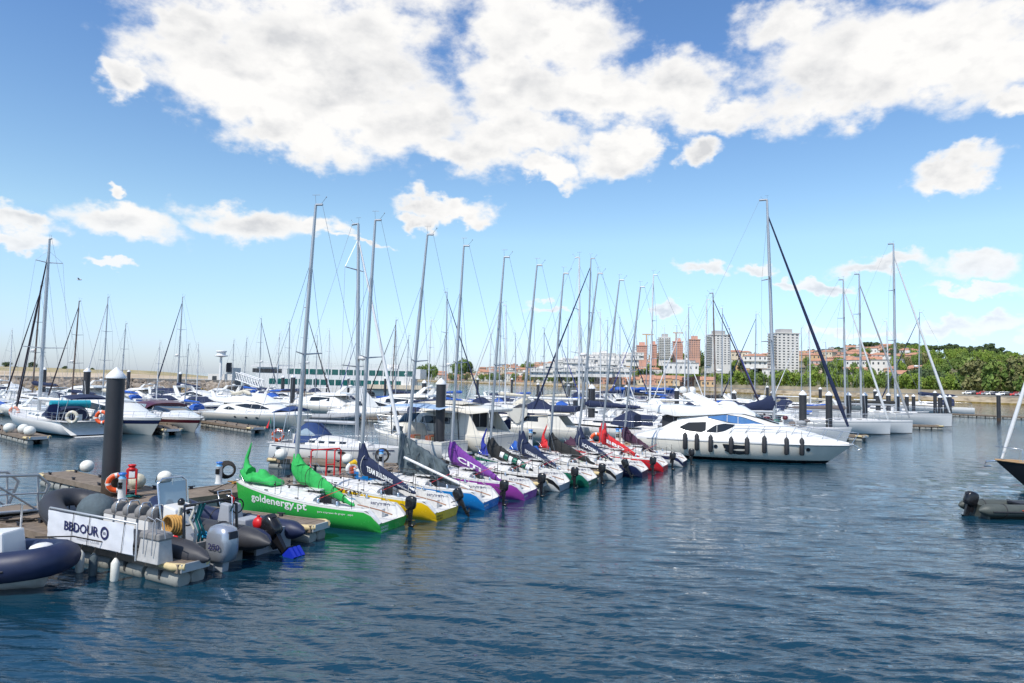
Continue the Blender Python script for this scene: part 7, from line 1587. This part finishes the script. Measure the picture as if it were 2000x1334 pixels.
# ---- river cruise ship
D = 150
def sx(px): return (px - 1000) / FPX * D
xa, xb = sx(462), sx(822); zt = lambda y, x=640: UD(x, y, D).z
t = thing('river_ship', 'long white river cruise ship with two rows of green tinted windows', 'cruise ship', (0, 0, 0), -.02); th_ = Matrix.Rotation(.02, 4, 'Z')
g = G(); LS = xb - xa
def SB(g, x0, x1, z0, z1, m, y0=0, y1=9, sl=0):
    g.hexa([(x0, D + y0, z0), (x1, D + y0, z0), (x1, D + y1, z0), (x0, D + y1, z0)], [(x0 + sl, D + y0, z1), (x1, D + y0, z1), (x1, D + y1, z1), (x0 + sl, D + y1, z1)], m)
SB(g, xa, xb, -.4, 1.7, 'render_white', sl=-1.0); SB(g, xa, xb, -.5, .1, 'navy', -.02, 9.02); g.build('hull', t)
g = G(); SB(g, xa + 1.5, xb - 5, 1.7, 4.0, 'gelcoat'); SB(g, xa + 1.0, xb - 3.0, 4.0, 6.2, 'gelcoat', sl=.4); SB(g, xa - .2, xa + 6, 5.9, 6.5, 'gelcoat', -.3, 9.3, .8); g.build('superstructure', t)
for z0, z1, x0, x1 in ((2.25, 3.45, xa + 4, xb - 7), (4.55, 5.7, xa + 8, xb - 4.5)):
    n = int((x1 - x0) / 1.6)
    for i in range(n):
        a_ = x0 + i * (x1 - x0) / n; g = G(); SB(g, a_ + .08, a_ + (x1 - x0) / n * .86, z0, z1, 'teal_glass', -.06, .1); g.build('cabin_window', t)
g = G(); SB(g, xa + .3, xa + 6.8, 4.7, 5.6, 'glass', -.08, 9.08); g.build('bridge_window', t)
g = G()
for z in (7.1, 6.7): g.tube([(xa + 2, D, z), (xb - 4, D, z)], .035, 'cloth_white', 4)
for i in range(36): x = xa + 2 + i * (xb - xa - 6) / 35; g.tube([(x, D, 6.2), (x, D, 7.1)], .035, 'cloth_white', 4)
g.build('deck_rail', t)
g = G(); put_text(g, 'VIVA DOURO', lambda u, v: (sx(737) + u, D - .09, 1.75 + v), 3.6, .8, 'ink', .03); g.build('lettering', t)
g = G(); x = sx(735); g.box(x - 1.2, x + 1.2, D + 3, D + 5, 6.2, 7.2, 'gelcoat'); g.tube([(x, D + 4, 7.2), (x, D + 4, 10.3)], .12, 'cloth_white', 6); g.tube([(x - .9, D + 4, 8.6), (x + .9, D + 4, 8.6)], .08, 'cloth_white', 5); g.build('radar_mast', t)
g = G(); SB(g, sx(690), sx(820), 1.7, 2.6, 'render_cream', -1.2, .2); g.build('stern_platform', t)
# access ramp and pontoon shed by the ship's bow
a, b = UD(460, 741, 108), UD(506, 757, 100); t = thing('access_ramp', 'white lattice access ramp sloping down beside the river ship bow', 'ramp', (0, 0, 0))
for yy in (0, 1.8):
    g = G(); n = 9; off = Vector((0, yy, 0)); up = Vector((0, 0, 1.1)); g.tube([a + off, b + off], .09, 'cloth_white', 5); g.tube([a + off + up, b + off + up], .09, 'cloth_white', 5)
    for i in range(n): p = a.lerp(b, i/n) + off; q = a.lerp(b, (i+1)/n) + off; g.tube([p, q + up], .06, 'cloth_white', 4); g.tube([p + up, q], .06, 'cloth_white', 4)
    g.build('side_truss', t)
g = G(); g.hexa([a, b, b + Vector((0, 1.8, 0)), a + Vector((0, 1.8, 0))], [q + Vector((0, 0, .1)) for q in (a, b, b + Vector((0, 1.8, 0)), a + Vector((0, 1.8, 0)))], 'grey'); g.build('walkway', t)
# gull
P_ = UD(155, 546, 60); t = thing('gull', 'tiny gull flying left of the small mast group', 'bird', tuple(P_), .3); g = G()
g.ell((0, 0, 0), (.22, .07, .07), 'cloth_white', 8, 6); g.add([(.08, 0, 0), (-.08, 0, 0), (-.1, .32, .12), (.02, .34, .12), (-.12, .62, .05)], [(0, 1, 2, 3), (3, 2, 4)], 'cloth_grey'); g.add([(.08, 0, 0), (-.08, 0, 0), (-.1, -.32, .12), (.02, -.34, .12), (-.12, -.62, .05)], [(0, 3, 2, 1), (3, 4, 2)], 'cloth_grey'); g.build('body', t)
